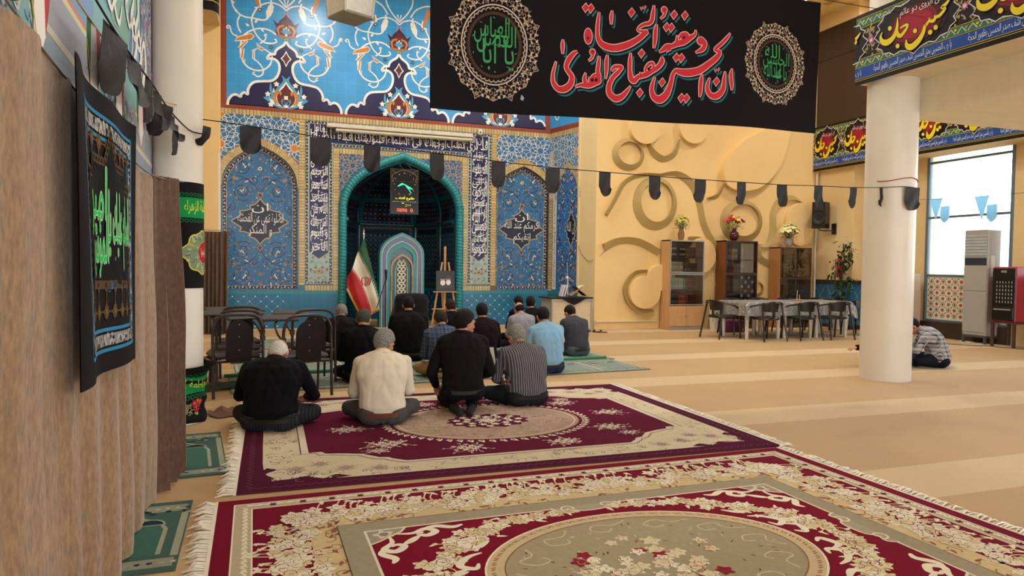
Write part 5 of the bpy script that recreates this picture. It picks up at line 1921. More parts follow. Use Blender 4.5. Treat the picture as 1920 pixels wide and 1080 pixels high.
# ------------------------------------------------------------------ painted hanging above the curtain
def paint_fn(u, v, w):
 return (-.93 + w + .01 * sin(u * 3), 2.4 + u, v - .085 * (u - 1.76))
t = thing('printed_hanging', 'colourful printed hanging with turquoise script above the curtain', 'hanging')
il = Inlay(paint_fn, .001)
HL = 4.20
rnd = random.Random(11)
il.grd(0, 1.80, HL, 4.7, 20, 10, C('#7fb4b8'), 0)
il.rect(0, 1.80, HL, 2.40, C('#8f9fb0'), 1)
il.rect(0, 2.36, HL, 2.40, C('#cfc8b4'), 2)
il.rect(0, 2.40, HL, 2.60, C('#9aa0ac'), 1)
il.rect(0, 2.60, HL - .5, 2.64, C('#d8cf9e'), 2)
il.rect(0, 2.64, HL - .5, 2.67, C('#c08a78'), 2)
il.rect(HL - .12, 2.3, HL, 4.7, C('#54466a'), 5)
il.rect(HL - .19, 2.4, HL - .12, 4.7, C('#b9b6c0'), 4)
il.rect(HL - .55, 2.64, HL - .19, 4.7, C('#8a92b0'), 3)
for k in range(1300):
 u, v = (rnd.uniform(0, HL - .2), rnd.uniform(2.41, 2.59) if k < 400 else rnd.uniform(1.95, 2.35)) if k < 900 else (rnd.uniform(HL - .54, HL - .13), rnd.uniform(2.45, 4.6))
 a = rnd.random() * 6.28
 il.stroke(spiral(u, v, .05, .012, a, .5, 6), rnd.uniform(.010, .02), rnd.choice((C('#5d5a80'), C('#d6dbe0'), C('#6f9cc0'), C('#8a6f9a'), C('#b9c9b0'), C('#a8584c') if k > 900 else C('#d6dbe0'))), 4 + k % 3)
for k in range(60):
 u, v = rnd.uniform(.3, HL - .7), rnd.uniform(2.75, 4.2)
 il.disc(u, v, rnd.uniform(.1, .3), rnd.choice((C('#7fb8c4'), C('#8fc2c0'), C('#7a9fc8'), C('#86b8a8'))), 1, 16, rnd.uniform(.1, .25))
for x, z, s_ in ((2.0, 3.05, 1.0), (2.8, 3.2, 1.2), (3.2, 2.95, .9), (1.2, 3.1, 1.0)):
 for k in range(3):
  il.stroke([(x + s_ * p[0] + .22 * k, z + s_ * p[1]) for p in crom([(0, .0), (.05, .28), (.16, .34), (.22, .16), (.12, .02), (.26, -.05), (.36, .1)], 5)], lambda q: .02 + .04 * sin(PI * q), C('#eef0ea'), 7)
il.build('printed_cloth', mat('printed_fabric', '#ffffff', .6, var=.03, attr=True), t, 0)

# ------------------------------------------------------------------ sashes on the left column
def sash_fn(rad, zb, skew=0.0):
 def fn(u, v, w):
  a = -PI / 2 + u / rad
  return ((rad + w) * cos(a), (rad + w) * sin(a), zb + v + skew * sin(a))
 return fn
def sash(il, hgt, with_badge=True):
 il.grd(-.66, 0, .66, hgt, 66, 10, C('#101012'), 0)
 GB = C('#0f8f46')
 z0 = hgt - .30
 il.grd(-.66, z0, .66, z0 + .17, 66, 1, GB, 1)
 for k in range(34):
  for zz in (z0 - .025, z0 + .195):
   il.ring(-.64 + k * .039, zz, .014, .007, C('#1c6a3c'), 2, 8)
 for s_ in (-1, 0, 1):
  write(il, 'یا فاطمة الزهراء', s_ * .44 + .08, z0 + .03, s_ * .44 + .42, z0 + .15, C('#d9d84a'), 3)
 if with_badge:
  P = []
  for k in range(48):
   a = 2 * PI * k / 48
   r = 1 + .06 * cos(8 * a) + .22 * max(0, cos(2 * a)) ** 6
   P.append((.27 + .18 * r * cos(a), hgt * .34 + .18 * r * sin(a)))
  il.poly(P, C('#7d8f6c'), 3)
  il.stroke(P, .010, C('#d2c23e'), 4, True)
  rnd = random.Random(2)
  for k in range(90):
   a, q = rnd.random() * 6.28, rnd.random() ** .5
   il.stroke(spiral(.27 + .17 * q * cos(a), hgt * .34 + .17 * q * sin(a), .018, .005, a, .6, 6), .005, rnd.choice((C('#d2c23e'), C('#c9d0c0'), C('#4a5f80'))), 4)
  il.disc(.29, hgt * .34, .075, C('#b01c2c'), 6, 20, .09)
  write(il, 'یا زهرا', .24, hgt * .34 - .04, .34, hgt * .34 + .04, C('#f0ece0'), 7)
t = thing('column_sash', 'black sash with green script band wrapped round the left column', 'sash', (-.76, 6.66, 0), 0, 'mourning sashes on the left column')
il = Inlay(sash_fn(.216, 1.17, 0), .001)
il.maxe = .05
sash(il, .90)
il.build('sash_cloth', BLKA, t, 30)
t = thing('column_sash', 'black sash slipped down to the foot of the left column', 'sash', (-.76, 6.66, 0), 0, 'mourning sashes on the left column')
def slip(u, v, w):
 rad = .228 + .10 * max(0, (v - .38)) / .14 * (.5 + .5 * sin(u * 4 + 1)) + .012 * sin(v * 40) + w
 a = -PI / 2 + u / .216
 return (rad * cos(a), rad * sin(a), .006 + v * .98 + .012 * sin(u * 14 + v * 20))
il = Inlay(slip, .001)
il.maxe = .05
il.grd(-.66, 0, .66, .52, 66, 20, C('#101012'), 0)
il.grd(-.66, .26, .66, .42, 66, 4, C('#0f8f46'), 1)
for s_ in (-1, 0, 1):
 write(il, 'فاطمة الزهراء', s_ * .42 - .17 + .1, .28, s_ * .42 + .17 + .1, .40, C('#d9d84a'), 3)
for k in range(34):
 for zz in (.235, .44):
  il.ring(-.64 + k * .039, zz, .014, .007, C('#1c6a3c'), 2, 8)
for k in range(60):
 rnd.seed(k)
 il.stroke(spiral(.10 + rnd.uniform(-.14, .1), .15 + rnd.uniform(-.05, .05), .02, .006, k, .6, 6), .007, rnd.choice((C('#d2c23e'), C('#7d8f6c'), C('#8a9a70'))), 3)
for x, z in ((.17, .16), (.20, .19), (.19, .13), (.15, .19)):
 il.flower(x, z, .03, C('#b0243a'), C('#e05a60'), 4, 6)
il.build('sash_cloth', BLKA, t, 30)

# ------------------------------------------------------------------ bunting
def tongue(x, y, z, w, h, ang, sway=0.0, tip=.5):
 """a rounded cloth tongue hanging from its string; ang turns it about the vertical"""
 b = MB()
 nu, nv = 14, 12
 ca, sa = cos(ang), sin(ang)
 def fn(u, v, o=0.0):
  uu = (u - .5) * w
  vv = v * h
  if v > 1 - tip:
   q = (v - (1 - tip)) / tip
   vv = h * (1 - tip) + h * tip * q * max(0, 1 - abs(2 * u - 1) ** 2.5 * .97) ** .42
  d = .012 * sin(7 * u + 5 * v + x * 9) * v + sway * v * v + o
  return (uu * ca - d * sa, uu * sa + d * ca, -vv)
 b.grid(lambda u, v: fn(u, v), nu, nv)
 b.grid(lambda u, v: fn(1 - u, v, .002), nu, nv)
 b.T = None
 b.V = [(x + p[0], y + p[1], z + p[2]) for p in b.V]
 return b


t = thing('bunting', 'black mourning bunting strung across the hall between the two columns', 'bunting', (0, 0, 0), 0, 'strings of black bunting')
FL = [(-.16, 6.565, 2.589, .178), (.44, 6.58, 2.537, .184), (.90, 6.592, 2.503, .15), (1.52, 6.607, 2.467, .145), (2.15, 6.623, 2.43, .15), (2.74, 6.638, 2.403, .153), (3.34, 6.653, 2.395, .146), (3.95, 6.668, 2.385, .140), (4.54, 6.683, 2.382, .143), (5.10, 6.697, 2.383, .134), (5.68, 6.712, 2.383, .138), (6.23, 6.726, 2.399, .13), (6.78, 6.74, 2.408, .12)]
b = MB()
S = [(-.548, 6.62, 2.63)] + [(x, y, z + .003) for x, y, z, w in FL] + [(7.21, 6.73, 2.43), (7.26, 6.65, 2.43), (7.38, 6.57, 2.435), (7.52, 6.55, 2.43), (7.68, 6.60, 2.42), (7.79, 6.73, 2.42), (8.1, 7.2, 2.41), (10.5, 9.3, 2.36), (13.05, 11.3, 2.55)]
b.tube(crom(S, 4), .0045, 6)
b.build('string', BLK, t)
for k, (x, y, z, w) in enumerate(FL):
 tongue(x, y, z, w, .255 if k else .24, .025 + .12 * sin(k * 2.3), .02 * sin(k * 1.7), .42).build('flag', SATIN, t, 60)
tongue(7.20, 6.72, 2.43, .10, .24, 1.1, 0, .42).build('flag', SATIN, t, 60)
tongue(7.515, 6.542, 2.43, .235, .285, .02, 0, .4).build('flag', SATIN, t, 60)

t = thing('bunting', 'black bunting running along the curtain side up to the left column', 'bunting', (0, 0, 0), 0, 'strings of black bunting')
b = MB()
S = [(-.72, .6, 2.75), (-.72, 2.2, 2.62), (-.72, 3.52, 2.54), (-.72, 4.25, 2.525), (-.72, 5.06, 2.545), (-.71, 5.8, 2.53), (-.64, 6.435, 2.50), (-.54, 6.54, 2.49)]
b.tube(crom(S, 5), .006, 6)
b.build('string', SATIN, t)
for k, (y, z, w, h, a, sw) in enumerate(((2.50, 2.60, .10, .42, 1.40, .01), (3.95, 2.53, .42, .30, 1.50, .04), (4.45, 2.535, .26, .26, 1.46, -.04), (4.95, 2.545, .18, .27, 1.48, .02), (5.30, 2.54, .17, .25, 1.42, -.04), (5.65, 2.535, .17, .22, 1.0, .10), (5.98, 2.525, .15, .20, 1.35, -.07), (6.28, 2.51, .13, .25, 1.4, .02))):
 tongue(-.72, y, z, w, h, a, sw, .40).build('flag', SATIN, t, 60)
tongue(-.505, 6.50, 2.55, .09, .16, .9, .08, .4).build('flag', SATIN, t, 60)

# little national flags on a gold cord beside it
t = thing('flag_garland', 'garland of small red, white and green flags above the curtain', 'garland')
b = MB()
b.tube(crom([(-.80, 1.5, 2.66), (-.80, 3.1, 2.56), (-.80, 3.9, 2.53), (-.80, 4.6, 2.54), (-.80, 5.6, 2.58), (-.745, 6.43, 2.70), (-.55, 6.66, 2.68)], 5), .004, 6)
GOLD = mat('gold_cord', '#c99a2c', .6, var=.05)
b.build('cord', GOLD, t)
for k, (y, z) in enumerate(((3.02, 2.55), (3.86, 2.53), (4.45, 2.535), (5.15, 2.56))):
 il = Inlay(lambda u, v, w, y=y, z=z: (-.80 + w + .03 * sin(u * 18) * (-v + .1), y + u, z + v), .001)
 for j, c in enumerate(('#1c7a3c', '#e6e2da', '#b01c2c')):
  a, c_ = -.12 + .08 * j, C(c)
  q = lambda u: -.42 + 2.6 * abs(u)
  il.poly([(a, 0), (a, q(a)), (a + .04, q(a + .04)), (a + .08, q(a + .08)), (a + .08, 0)], c_, 0)
 il.stroke([(-.12, -.10), (0, -.43), (.12, -.10)], .022, C('#c99a2c'), 1)
 il.ring(0, -.10, .018, .006, C('#b01c2c'), 1, 10)
 il.build('flag', mat('flag_fabric', '#ffffff', .7, var=.03, attr=True), t, 60)
t = thing('flag_garland', 'thin red and white ribbon with tiny flags tied round the right column', 'garland')
b = MB()
b.tube([(7.51 + .306 * cos(a), 6.87 + .306 * sin(a), 2.53 + .02 * sin(3 * a)) for a in np.linspace(-2.9, .2, 22)], .006, 6)
b.build('cord', mat('red_ribbon', '#9a3040', .7), t)
il = Inlay(lambda u, v, w: (7.76 + u * .8, 6.66 + u * .6 - w, 2.45 + v), .001)
il.poly([(0, 0), (.02, -.02), (.05, -.09), (-.03, -.07)], C('#2f7a4c'), 0)
il.poly([(.01, -.06), (.06, -.10), (.04, -.2), (-.01, -.24)], C('#d98a5a'), 1)
il.build('flag', mat('flag_fabric', '#ffffff', .7, var=.03, attr=True), t, 0)
t = thing('bunting', 'pennants in front of the bright window, pale with painted haze', 'bunting', (0, 0, 0), 0, 'strings of black bunting')
b = MB()
b.tube(crom([(13.295, 11.45, 2.95), (13.1, 11.2, 2.91), (13.1, 10.4, 2.87), (13.1, 9.3, 2.86), (13.295, 9.1, 2.87)], 6), .004, 6)
b.build('string', BLK, t)
THIN = NT('hazy_pennant')
THIN.set(Roughness=.8)
THIN.b.inputs['Base Color'].default_value = (*srgb('#5f93ad'), 1)  # pale blue has the haze at the window mixed into it
_tr = THIN.n('ShaderNodeBsdfTranslucent')
_tr.inputs[0].default_value = (*srgb('#7fb2cc'), 1)
_mx = THIN.n('ShaderNodeMixShader', i_0=.6)
_out = THIN.t.nodes['Material Output']
THIN.l(THIN.b.outputs[0], _mx.inputs[1])
THIN.l(_tr.outputs[0], _mx.inputs[2])
THIN.l(_mx.outputs[0], _out.inputs[0])
for y, z in ((10.85, 2.90), (9.86, 2.86)):
 il = Inlay(lambda u, v, w, y=y, z=z: (13.1 - w, y - u, z + v), .002)
 il.poly([(-.14, 0), (.16, 0), (.02, -.46)], C('#5f93ad'), 0)
 il.build('pennant', THIN.m, t, 0)
 b = MB()
 def fn(u, v, y=y, z=z):
  q = max(0, (v - .6) / .4)
  return (13.12 + .01 * sin(8 * u), y - .10 - u * .20, z - .17 - v * .34 * (1 - .3 * q * (2 * u - 1) ** 2))
 b.grid(fn, 8, 8)
 b.build('flag', THIN.m, t, 60)

# ------------------------------------------------------------------ great black banner
def big_fn(u, v, w):
 return (1.47 + u, 6.6 + .05 * sin(1.3 * u + .6) + .025 * sin(3.1 * u + 1.1 * v) - w, 2.9 + v + .022 * (u / 4.6) * 4.6 * (1 - v / 1.5) + .014 * u * (v / 1.5))
t = thing('mourning_banner', 'great black banner with red calligraphy hung high across the hall', 'banner')
il = Inlay(big_fn, .0016)
il.maxe = .2
BKC = C('#0e0c11')
il.grd(-.02, 0, 4.61, 1.55, 90, 24, BKC, 0)
il.grd(-.02, 0, 4.61, 1.55, 90, 24, BKC, -2)
TEAL_, PKL, REDL = C('#1f6f78'), C('#d9b0a8'), C('#c22f3c')
import_off = lambda P, dx, dy, dw: [(x + dx, y + dy, w + dw) for x, y, w in P]
def fixv(P):
 # lettering was measured from a level line; the cloth climbs slightly to the right
 return [(p[0] - 1.47 + 1.47, p[1]) + tuple(p[2:]) for p in P]
for dx, dy, dw, c, lay in ((.028, -.030, .016, TEAL_, 1), (.012, -.014, .020, BKC, 2), (0, 0, .016, PKL, 3), (0, 0, -.002, REDL, 4)):
 for Lt in LET:
  il.stroke(import_off(crom(Lt, 5), dx, dy - .02, dw), None, c, lay)
 e = dw / 2 + .002
 for x, y, w in DOT:
  il.poly([(x + dx - w - e, y + dy - .02), (x + dx - w * .1, y + dy - .02 - w * 1.2 - e * 1.3), (x + dx + w + e, y + dy - .02 + w * .2), (x + dx + w * .1, y + dy - .02 + w * 1.2 + e * 1.3)], c, lay)
 for x, y, a, b_ in BLOB:
  il.disc(x + dx, y + dy - .02, a + e, c, lay, 20, b_ + e)
 for x, y, w in SH:
  il.stroke([(x + dx - .03, y + dy + .0), (x + dx - .02, y + dy - .03), (x + dx, y + dy), (x + dx + .01, y + dy - .025), (x + dx + .03, y + dy + .015)], .012 + e * 1.2, c, lay)
for x, y, a, b_ in HOLE:
 il.disc(x, y - .02, a, BKC, 6, 12, b_)
def medallion(cx, cy, rx, ry, lines, seed):
 rnd = random.Random(seed)
 TN, TN2, BRN, GRT = C('#9d8272'), C('#cbb9a2'), C('#4f372a'), C('#3f9a5c')
 for k in range(16):
  a = 2 * PI * k / 16
  for q in (-1, 1):
   P = [(cx + rx * r_ * cos(a + q * e), cy + ry * r_ * sin(a + q * e)) for r_, e in ((.70, .19), (.80, .20), (.88, .14), (.92, .06), (1.0 if k % 2 else .94, 0))]
   il.stroke(crom(P, 4), .010, TN, 2)
   P = [(cx + rx * r_ * cos(a + q * e), cy + ry * r_ * sin(a + q * e)) for r_, e in ((.72, .02), (.78, .10), (.84, .08), (.82, .02), (.78, .04))]
   il.stroke(crom(P, 3), .008, TN, 2)
   il.leaf(cx + rx * .86 * cos(a + q * .10), cy + ry * .86 * sin(a + q * .10), a + q, .045, .022, TN2, 3)
   il.leaf(cx + rx * .76 * cos(a + q * .15), cy + ry * .76 * sin(a + q * .15), a - q, .04, .018, TN2, 3)
  il.flower(cx + rx * .90 * cos(a), cy + ry * .90 * sin(a), .026, C('#aa9f80'), C('#5f6a4a'), 3, 5, a)
  il.flower(cx + rx * .77 * cos(a + .2), cy + ry * .77 * sin(a + .2), .022, TN2, C('#6a5a4a'), 3, 5, a)
  for _ in range(9):
   q, e = rnd.uniform(.70, .93), rnd.uniform(-.2, .2)
   il.leaf(cx + rx * q * cos(a + e), cy + ry * q * sin(a + e), rnd.random() * 6, .028, .012, rnd.choice((TN, TN2)), 2)
 il.disc(cx, cy, rx * .68, BKC, 4, 48, ry * .68)
 il.ring(cx, cy, rx * .67, .014, C('#c9b4a6'), 5, 48, ry * .67)
 for k in range(40):
  a = 2 * PI * k / 40
  il.stroke([(cx + rx * .61 * cos(a + .07 * j) + .012 * (j % 2) * cos(a), cy + ry * .61 * sin(a + .07 * j) + .012 * (j % 2) * sin(a)) for j in range(3)], .010, TN2, 5)
  il.flower(cx + rx * .60 * cos(a), cy + ry * .60 * sin(a), .010, TN, None, 6, 5)
 il.ring(cx, cy, rx * .53, .030, BRN, 5, 48, ry * .53)
 for k in range(60):
  a = 2 * PI * k / 60
  il.stroke([(cx + rx * .50 * cos(a), cy + ry * .50 * sin(a)), (cx + rx * .56 * cos(a), cy + ry * .56 * sin(a))], .004, C('#1c1210'), 6)
 il.disc(cx, cy, rx * .50, C('#0c0d0f'), 5, 40, ry * .50)
 for tx, x0, y0, x1, y1 in lines:
  write(il, tx, cx + rx * x0, cy + ry * y0, cx + rx * x1, cy + ry * y1, GRT, 7)
 for k in range(10):
  a = 2 * PI * k / 10 + .3
  il.leaf(cx + rx * .44 * cos(a), cy + ry * .44 * sin(a), a + 1, .03, .008, C('#7f9a86'), 7)
medallion(.63, .67, .50, .585, (('یا ابا', -.24, -.42, .40, .10), ('الفضل', -.36, -.14, .44, .32), ('العباس', -.42, .02, .30, .46)), 3)
medallion(3.96, .76, .475, .50, (('یا ابا', .02, -.44, .36, .02), ('عبدالله', -.38, -.42, .20, .04), ('الحسین', -.40, -.12, .44, .28), ('الله', -.34, .12, .14, .44)), 4)
il.poly([(.92, .20), (.95, .17), (.94, .14), (.91, .15)], C('#9aa4c0'), 1)
il.build('banner_cloth', BLKA, t, 60)
b = MB()
b.tube([(-.75, 6.6, 4.47), (1.45, 6.6, 4.43)], .004, 6)
b.build('cord', BLK, t)
b = MB()
b.tube([(6.06, 6.6, 4.55), (7.3, 6.7, 4.6)], .004, 6)
b.build('cord', BLK, t)

# ------------------------------------------------------------------ printed valances along the galleries
def valance(name, label, fn, length, hgt, period, phase, parent=None):
 t = thing(name, label, 'banner', (0, 0, 0), 0, 'printed valances on the galleries')
 il = Inlay(fn, .0015)
 il.maxe = .14
 BK, GN, BL, YL, RD = C('#0d0d10'), C('#3f6f4c'), C('#1f4a9c'), C('#e6d21c'), C('#a3142c')
 h = hgt
 il.rect(0, 0, length, h, BK, 0)
 for z0, z1 in ((.06, .068), (.085, .092), (.245, .252), (.36, .368), (.80, .808), (.935, .943)):
  il.rect(0, z0 * h, length, z1 * h, C('#c9b93c'), 2)
 il.rect(0, .095 * h, length, .24 * h, BL, 1)
 for z0, z1 in ((.255, .355), (.815, .93)):
  il.rect(0, z0 * h, length, z1 * h, GN, 1)
  n = int(length / (.14 * h))
  for k in range(n):
   u = (k + .5) * length / n
   zz = (z0 + z1) / 2 * h
   il.stroke([(u - .06 * h, zz - .035 * h), (u, zz + .035 * h), (u + .06 * h, zz - .035 * h)], .018 * h, C('#a9c4b0'), 2)
   il.flower(u + .06 * h, zz + .015 * h, .022 * h, (C('#d6c83c'), C('#b98a98'))[k % 2], None, 3, 5)
 rnd = random.Random(3)
 n = int(length / period) + 2
 for k in range(-1, n):
  cx = phase + k * period
  if cx < -period * .5 or cx > length + period * .5:
   continue
  with Clip(il, lambda u, v: 0 <= u <= length):
   # posy between the cartouches
   for j in range(60):
    u, v = cx + period * .5 + rnd.uniform(-.20, .20) * h, rnd.uniform(.40, .78) * h
    il.leaf(u, v, rnd.random() * 6, .06 * h, .025 * h, rnd.choice((C('#a8a83c'), C('#8a8a30'), C('#a87f94'))), 2)
   il.flower(cx + period * .5, .58 * h, .06 * h, C('#b06a84'), C('#e0c8d0'), 3, 8)
   Q = [(0, .43), (.08, .36), (.17, .33), (.24, .36), (.30, .30), (.38, .29), (.40, .22), (.46, .17), (.43, .10), (.50, .0)]
   P = Q + [(x, -z) for x, z in Q[-2::-1]]
   P = P + [(-x, z) for x, z in P[-2:0:-1]]
   pw, ph = period * .92, h * .92
   PP = [(cx + x * pw, .59 * h + z * ph * .98) for x, z in P]
   il.poly(PP, C('#100a0c'), 4)
   il.stroke(PP, .014 * h, C('#d8d4d8'), 5, True)
   for m, c in ((.82, '#22080e'), (.70, '#4a0e1c'), (.58, '#7c1226'), (.46, '#9c1a30')):
    il.disc(cx, .58 * h, pw * .46 * m, C(c), 6 + int((.9 - m) * 10), 28, ph * .40 * m)
   # lettering drawn by hand
   sc = pw / 1.0
   def S_(P_, wv, col, lay=12, dx=0, dy=0):
    il.stroke([(cx + (x + dx) * sc, .59 * h + (z + dy) * ph, w_ * h * wv) for x, z, w_ in crom(P_, 5)], None, col, lay)
   for extra, col, lay in ((1.35, BK, 11), (1.0, YL, 12)):
    # "jan", then "husayn"
    S_([(-.197, .169, .012), (-.205, .006, .05), (-.246, -.096, .07), (-.315, -.137, .085), (-.385, -.10, .065), (-.408, -.016, .035), (-.385, .038, .012)], extra, col, lay)
    S_([(-.162, .002, .02), (-.10, .019, .035), (-.072, 0, .035), (-.10, -.06, .045), (-.154, -.11, .055), (-.192, -.071, .05), (-.205, .0, .04)], extra, col, lay)
    S_([(.405, .163, .012), (.354, .099, .045), (.308, .078, .03), (.346, .042, .04), (.292, -.023, .045), (.254, -.028, .04), (.223, -.063, .05), (.177, -.05, .035), (.146, -.085, .045), (.131, -.097, .045), (.108, -.188, .06), (.054, -.277, .08), (-.023, -.323, .085), (-.077, -.275, .055), (-.085, -.193, .012)], extra, col, lay)
    S_([(.177, .0, .01), (.177, -.05, .035)], extra, col, lay)
    S_([(.237, .01, .01), (.235, -.05, .035)], extra, col, lay)
    for x, z in ((-.292, .056), (.017, -.113), (-.188, -.243), (.192, -.207), (.251, -.167)):
     il.disc(cx + x * sc, .59 * h + z * ph, .030 * h * (extra if extra == 1 else 1.25), col, lay, 8, .036 * h * (extra if extra == 1 else 1.25), .7)
   write(il, 'ای آبروی دو عالم', cx - .17 * sc, .59 * h + .13 * ph, cx + .30 * sc, .59 * h + .29 * ph, C('#e6dfe0'), 13)
   write(il, 'یا رب الحسین بحق الحسین اشف صدر الحسین بظهور الحجة', cx - pw * .5, .105 * h, cx + pw * .42, .23 * h, C('#d6e0ee'), 3)
 il.build('printed_cloth', mat('printed_satin', '#ffffff', .5, spec=.25, var=.03, attr=True), t, 0)
 return t


valance('valance_banner', 'long printed banner with yellow script along the near gallery edge', lambda u, v, w: (7.155 - w, 7.14 - u, 3.77 + v), 6.5, .90, 1.25, 0.87)
valance('valance_banner', 'printed banner with yellow script on the far right wall above the window', lambda u, v, w: (12.62 - w, 13.82 - u, 3.79 + v), 8.5, 1.07, .93, .42)
b = MB()
b.box(12.63, RX, 4, YY, 3.80, 4.86)
struct(b.build('trim_4', PLASTER))
# ------------------------------------------------------------------ people
def cloth_mat(name, base, kind='plain', c2='#888888', c3='#444444', rough=.85, sx=30.0):
 """shirting: plain, striped or checked, with soft creases"""
 N = NT(name)
 tc = N.n('ShaderNodeTexCoord')
 nz = N.n('ShaderNodeTexNoise', i_Scale=9.0, i_Detail=5.0)
 mp = N.n('ShaderNodeMapping')
 mp.inputs['Scale'].default_value = (1.0, 1.0, .45)
 N.l(tc.outputs['Object'], mp.inputs[0])
 N.l(mp.outputs[0], nz.inputs['Vector'])
 sp = N.n('ShaderNodeSeparateXYZ')
 N.l(tc.outputs['Object'], sp.inputs[0])
 col = N.n('ShaderNodeMix', data_type='RGBA')
 col.inputs[6].default_value = (*srgb(base), 1)
 col.inputs[7].default_value = (*srgb(c2), 1)
 last = col.outputs[2]

 def band(axis, freq, duty, phase=0.0):
  m = N.n('ShaderNodeMath', operation='MULTIPLY_ADD', i_1=freq, i_2=20.0 + phase)
  N.l(sp.outputs[axis], m.inputs[0])
  f = N.n('ShaderNodeMath', operation='FRACT')
  N.l(m.outputs[0], f.inputs[0])
  t = N.n('ShaderNodeMath', operation='LESS_THAN', i_1=duty)
  N.l(f.outputs[0], t.inputs[0])
  return t.outputs[0]
 if kind == 'plain':
  col.inputs[0].default_value = 0.0
 elif kind == 'stripe':
  N.l(band('X', sx, .18), col.inputs[0])
 elif kind == 'heather':
  n2 = N.n('ShaderNodeTexNoise', i_Scale=120.0, i_Detail=2.0)
  N.l(tc.outputs['Object'], n2.inputs['Vector'])
  N.l(n2.outputs['Fac'], col.inputs[0])
 else:
  a, b_ = band('X', sx, .30), band('Z', sx, .30)
  ad = N.n('ShaderNodeMath', operation='ADD')
  N.l(a, ad.inputs[0])
  N.l(b_, ad.inputs[1])
  hf = N.n('ShaderNodeMath', operation='MULTIPLY', i_1=.5)
  N.l(ad.outputs[0], hf.inputs[0])
  N.l(hf.outputs[0], col.inputs[0])
  a, b_ = band('X', sx, .07, .6), band('Z', sx, .07, .6)
  mx = N.n('ShaderNodeMath', operation='MAXIMUM')
  N.l(a, mx.inputs[0])
  N.l(b_, mx.inputs[1])
  m2 = N.n('ShaderNodeMix', data_type='RGBA')
  N.l(mx.outputs[0], m2.inputs[0])
  N.l(last, m2.inputs[6])
  m2.inputs[7].default_value = (*srgb(c3), 1)
  last = m2.outputs[2]
 N.l(last, N.b.inputs['Base Color'])
 N.set(Roughness=rough)
 N.b.inputs['Sheen Weight'].default_value = .0
 N.b.inputs['Specular IOR Level'].default_value = .12
 bp = N.n('ShaderNodeBump', i_Strength=.35, i_Distance=.02)
 N.l(nz.outputs['Fac'], bp.inputs['Height'])
 n3 = N.n('ShaderNodeTexNoise', i_Scale=420.0)
 N.l(tc.outputs['Object'], n3.inputs['Vector'])
 b2 = N.n('ShaderNodeBump', i_Strength=.25, i_Distance=.001)
 N.l(n3.outputs['Fac'], b2.inputs['Height'])
 N.l(bp.outputs[0], b2.inputs['Normal'])
 N.l(b2.outputs[0], N.b.inputs['Normal'])
 return N.m


def skin_mat():
 N = NT('skin')
 tc = N.n('ShaderNodeTexCoord')
 nz = N.n('ShaderNodeTexNoise', i_Scale=14.0, i_Detail=6.0)
 N.l(tc.outputs['Object'], nz.inputs['Vector'])
 mx = N.n('ShaderNodeMix', data_type='RGBA')
 mx.inputs[6].default_value = (*srgb('#a8714f'), 1)
 mx.inputs[7].default_value = (*srgb('#c99274'), 1)
 N.l(nz.outputs['Fac'], mx.inputs[0])
 N.l(mx.outputs[2], N.b.inputs['Base Color'])
 N.set(Roughness=.5)
 N.b.inputs['Subsurface Weight'].default_value = .12
 N.b.inputs['Subsurface Radius'].default_value = (.012, .005, .003)
 bp = N.n('ShaderNodeBump', i_Strength=.15, i_Distance=.004)
 n2 = N.n('ShaderNodeTexNoise', i_Scale=160.0)
 N.l(tc.outputs['Object'], n2.inputs['Vector'])
 N.l(n2.outputs['Fac'], bp.inputs['Height'])
 N.l(bp.outputs[0], N.b.inputs['Normal'])
 return N.m


SKIN = skin_mat()


def hair_mat(name, c1, c2):
 N = NT(name)
 tc = N.n('ShaderNodeTexCoord')
 mp = N.n('ShaderNodeMapping')
 mp.inputs['Scale'].default_value = (1, 1, .22)
 N.l(tc.outputs['Object'], mp.inputs[0])
 nz = N.n('ShaderNodeTexNoise', i_Scale=230.0, i_Detail=3.0)
 N.l(mp.outputs[0], nz.inputs['Vector'])
 rp = N.n('ShaderNodeMapRange', i_1=.35, i_2=.65)
 N.l(nz.outputs['Fac'], rp.inputs[0])
 mx = N.n('ShaderNodeMix', data_type='RGBA')
 mx.inputs[6].default_value = (*srgb(c1), 1)
 mx.inputs[7].default_value = (*srgb(c2), 1)
 N.l(rp.outputs[0], mx.inputs[0])
 N.l(mx.outputs[2], N.b.inputs['Base Color'])
 N.set(Roughness=.6)
 N.b.inputs['Specular IOR Level'].default_value = .15
 bp = N.n('ShaderNodeBump', i_Strength=1.0, i_Distance=.007)
 N.l(nz.outputs['Fac'], bp.inputs['Height'])
 N.l(bp.outputs[0], N.b.inputs['Normal'])
 return N.m


HAIR = {'black': hair_mat('black_hair', '#0b0908', '#241d1a'), 'grey': hair_mat('grey_hair', '#4e4a46', '#a8a49c'), 'white': hair_mat('white_hair', '#b0aca4', '#f0ede6'), 'brown': hair_mat('brown_hair', '#1a120d', '#3f3026'), 'salt': hair_mat('greying_hair', '#2a2724', '#5f5a54')}


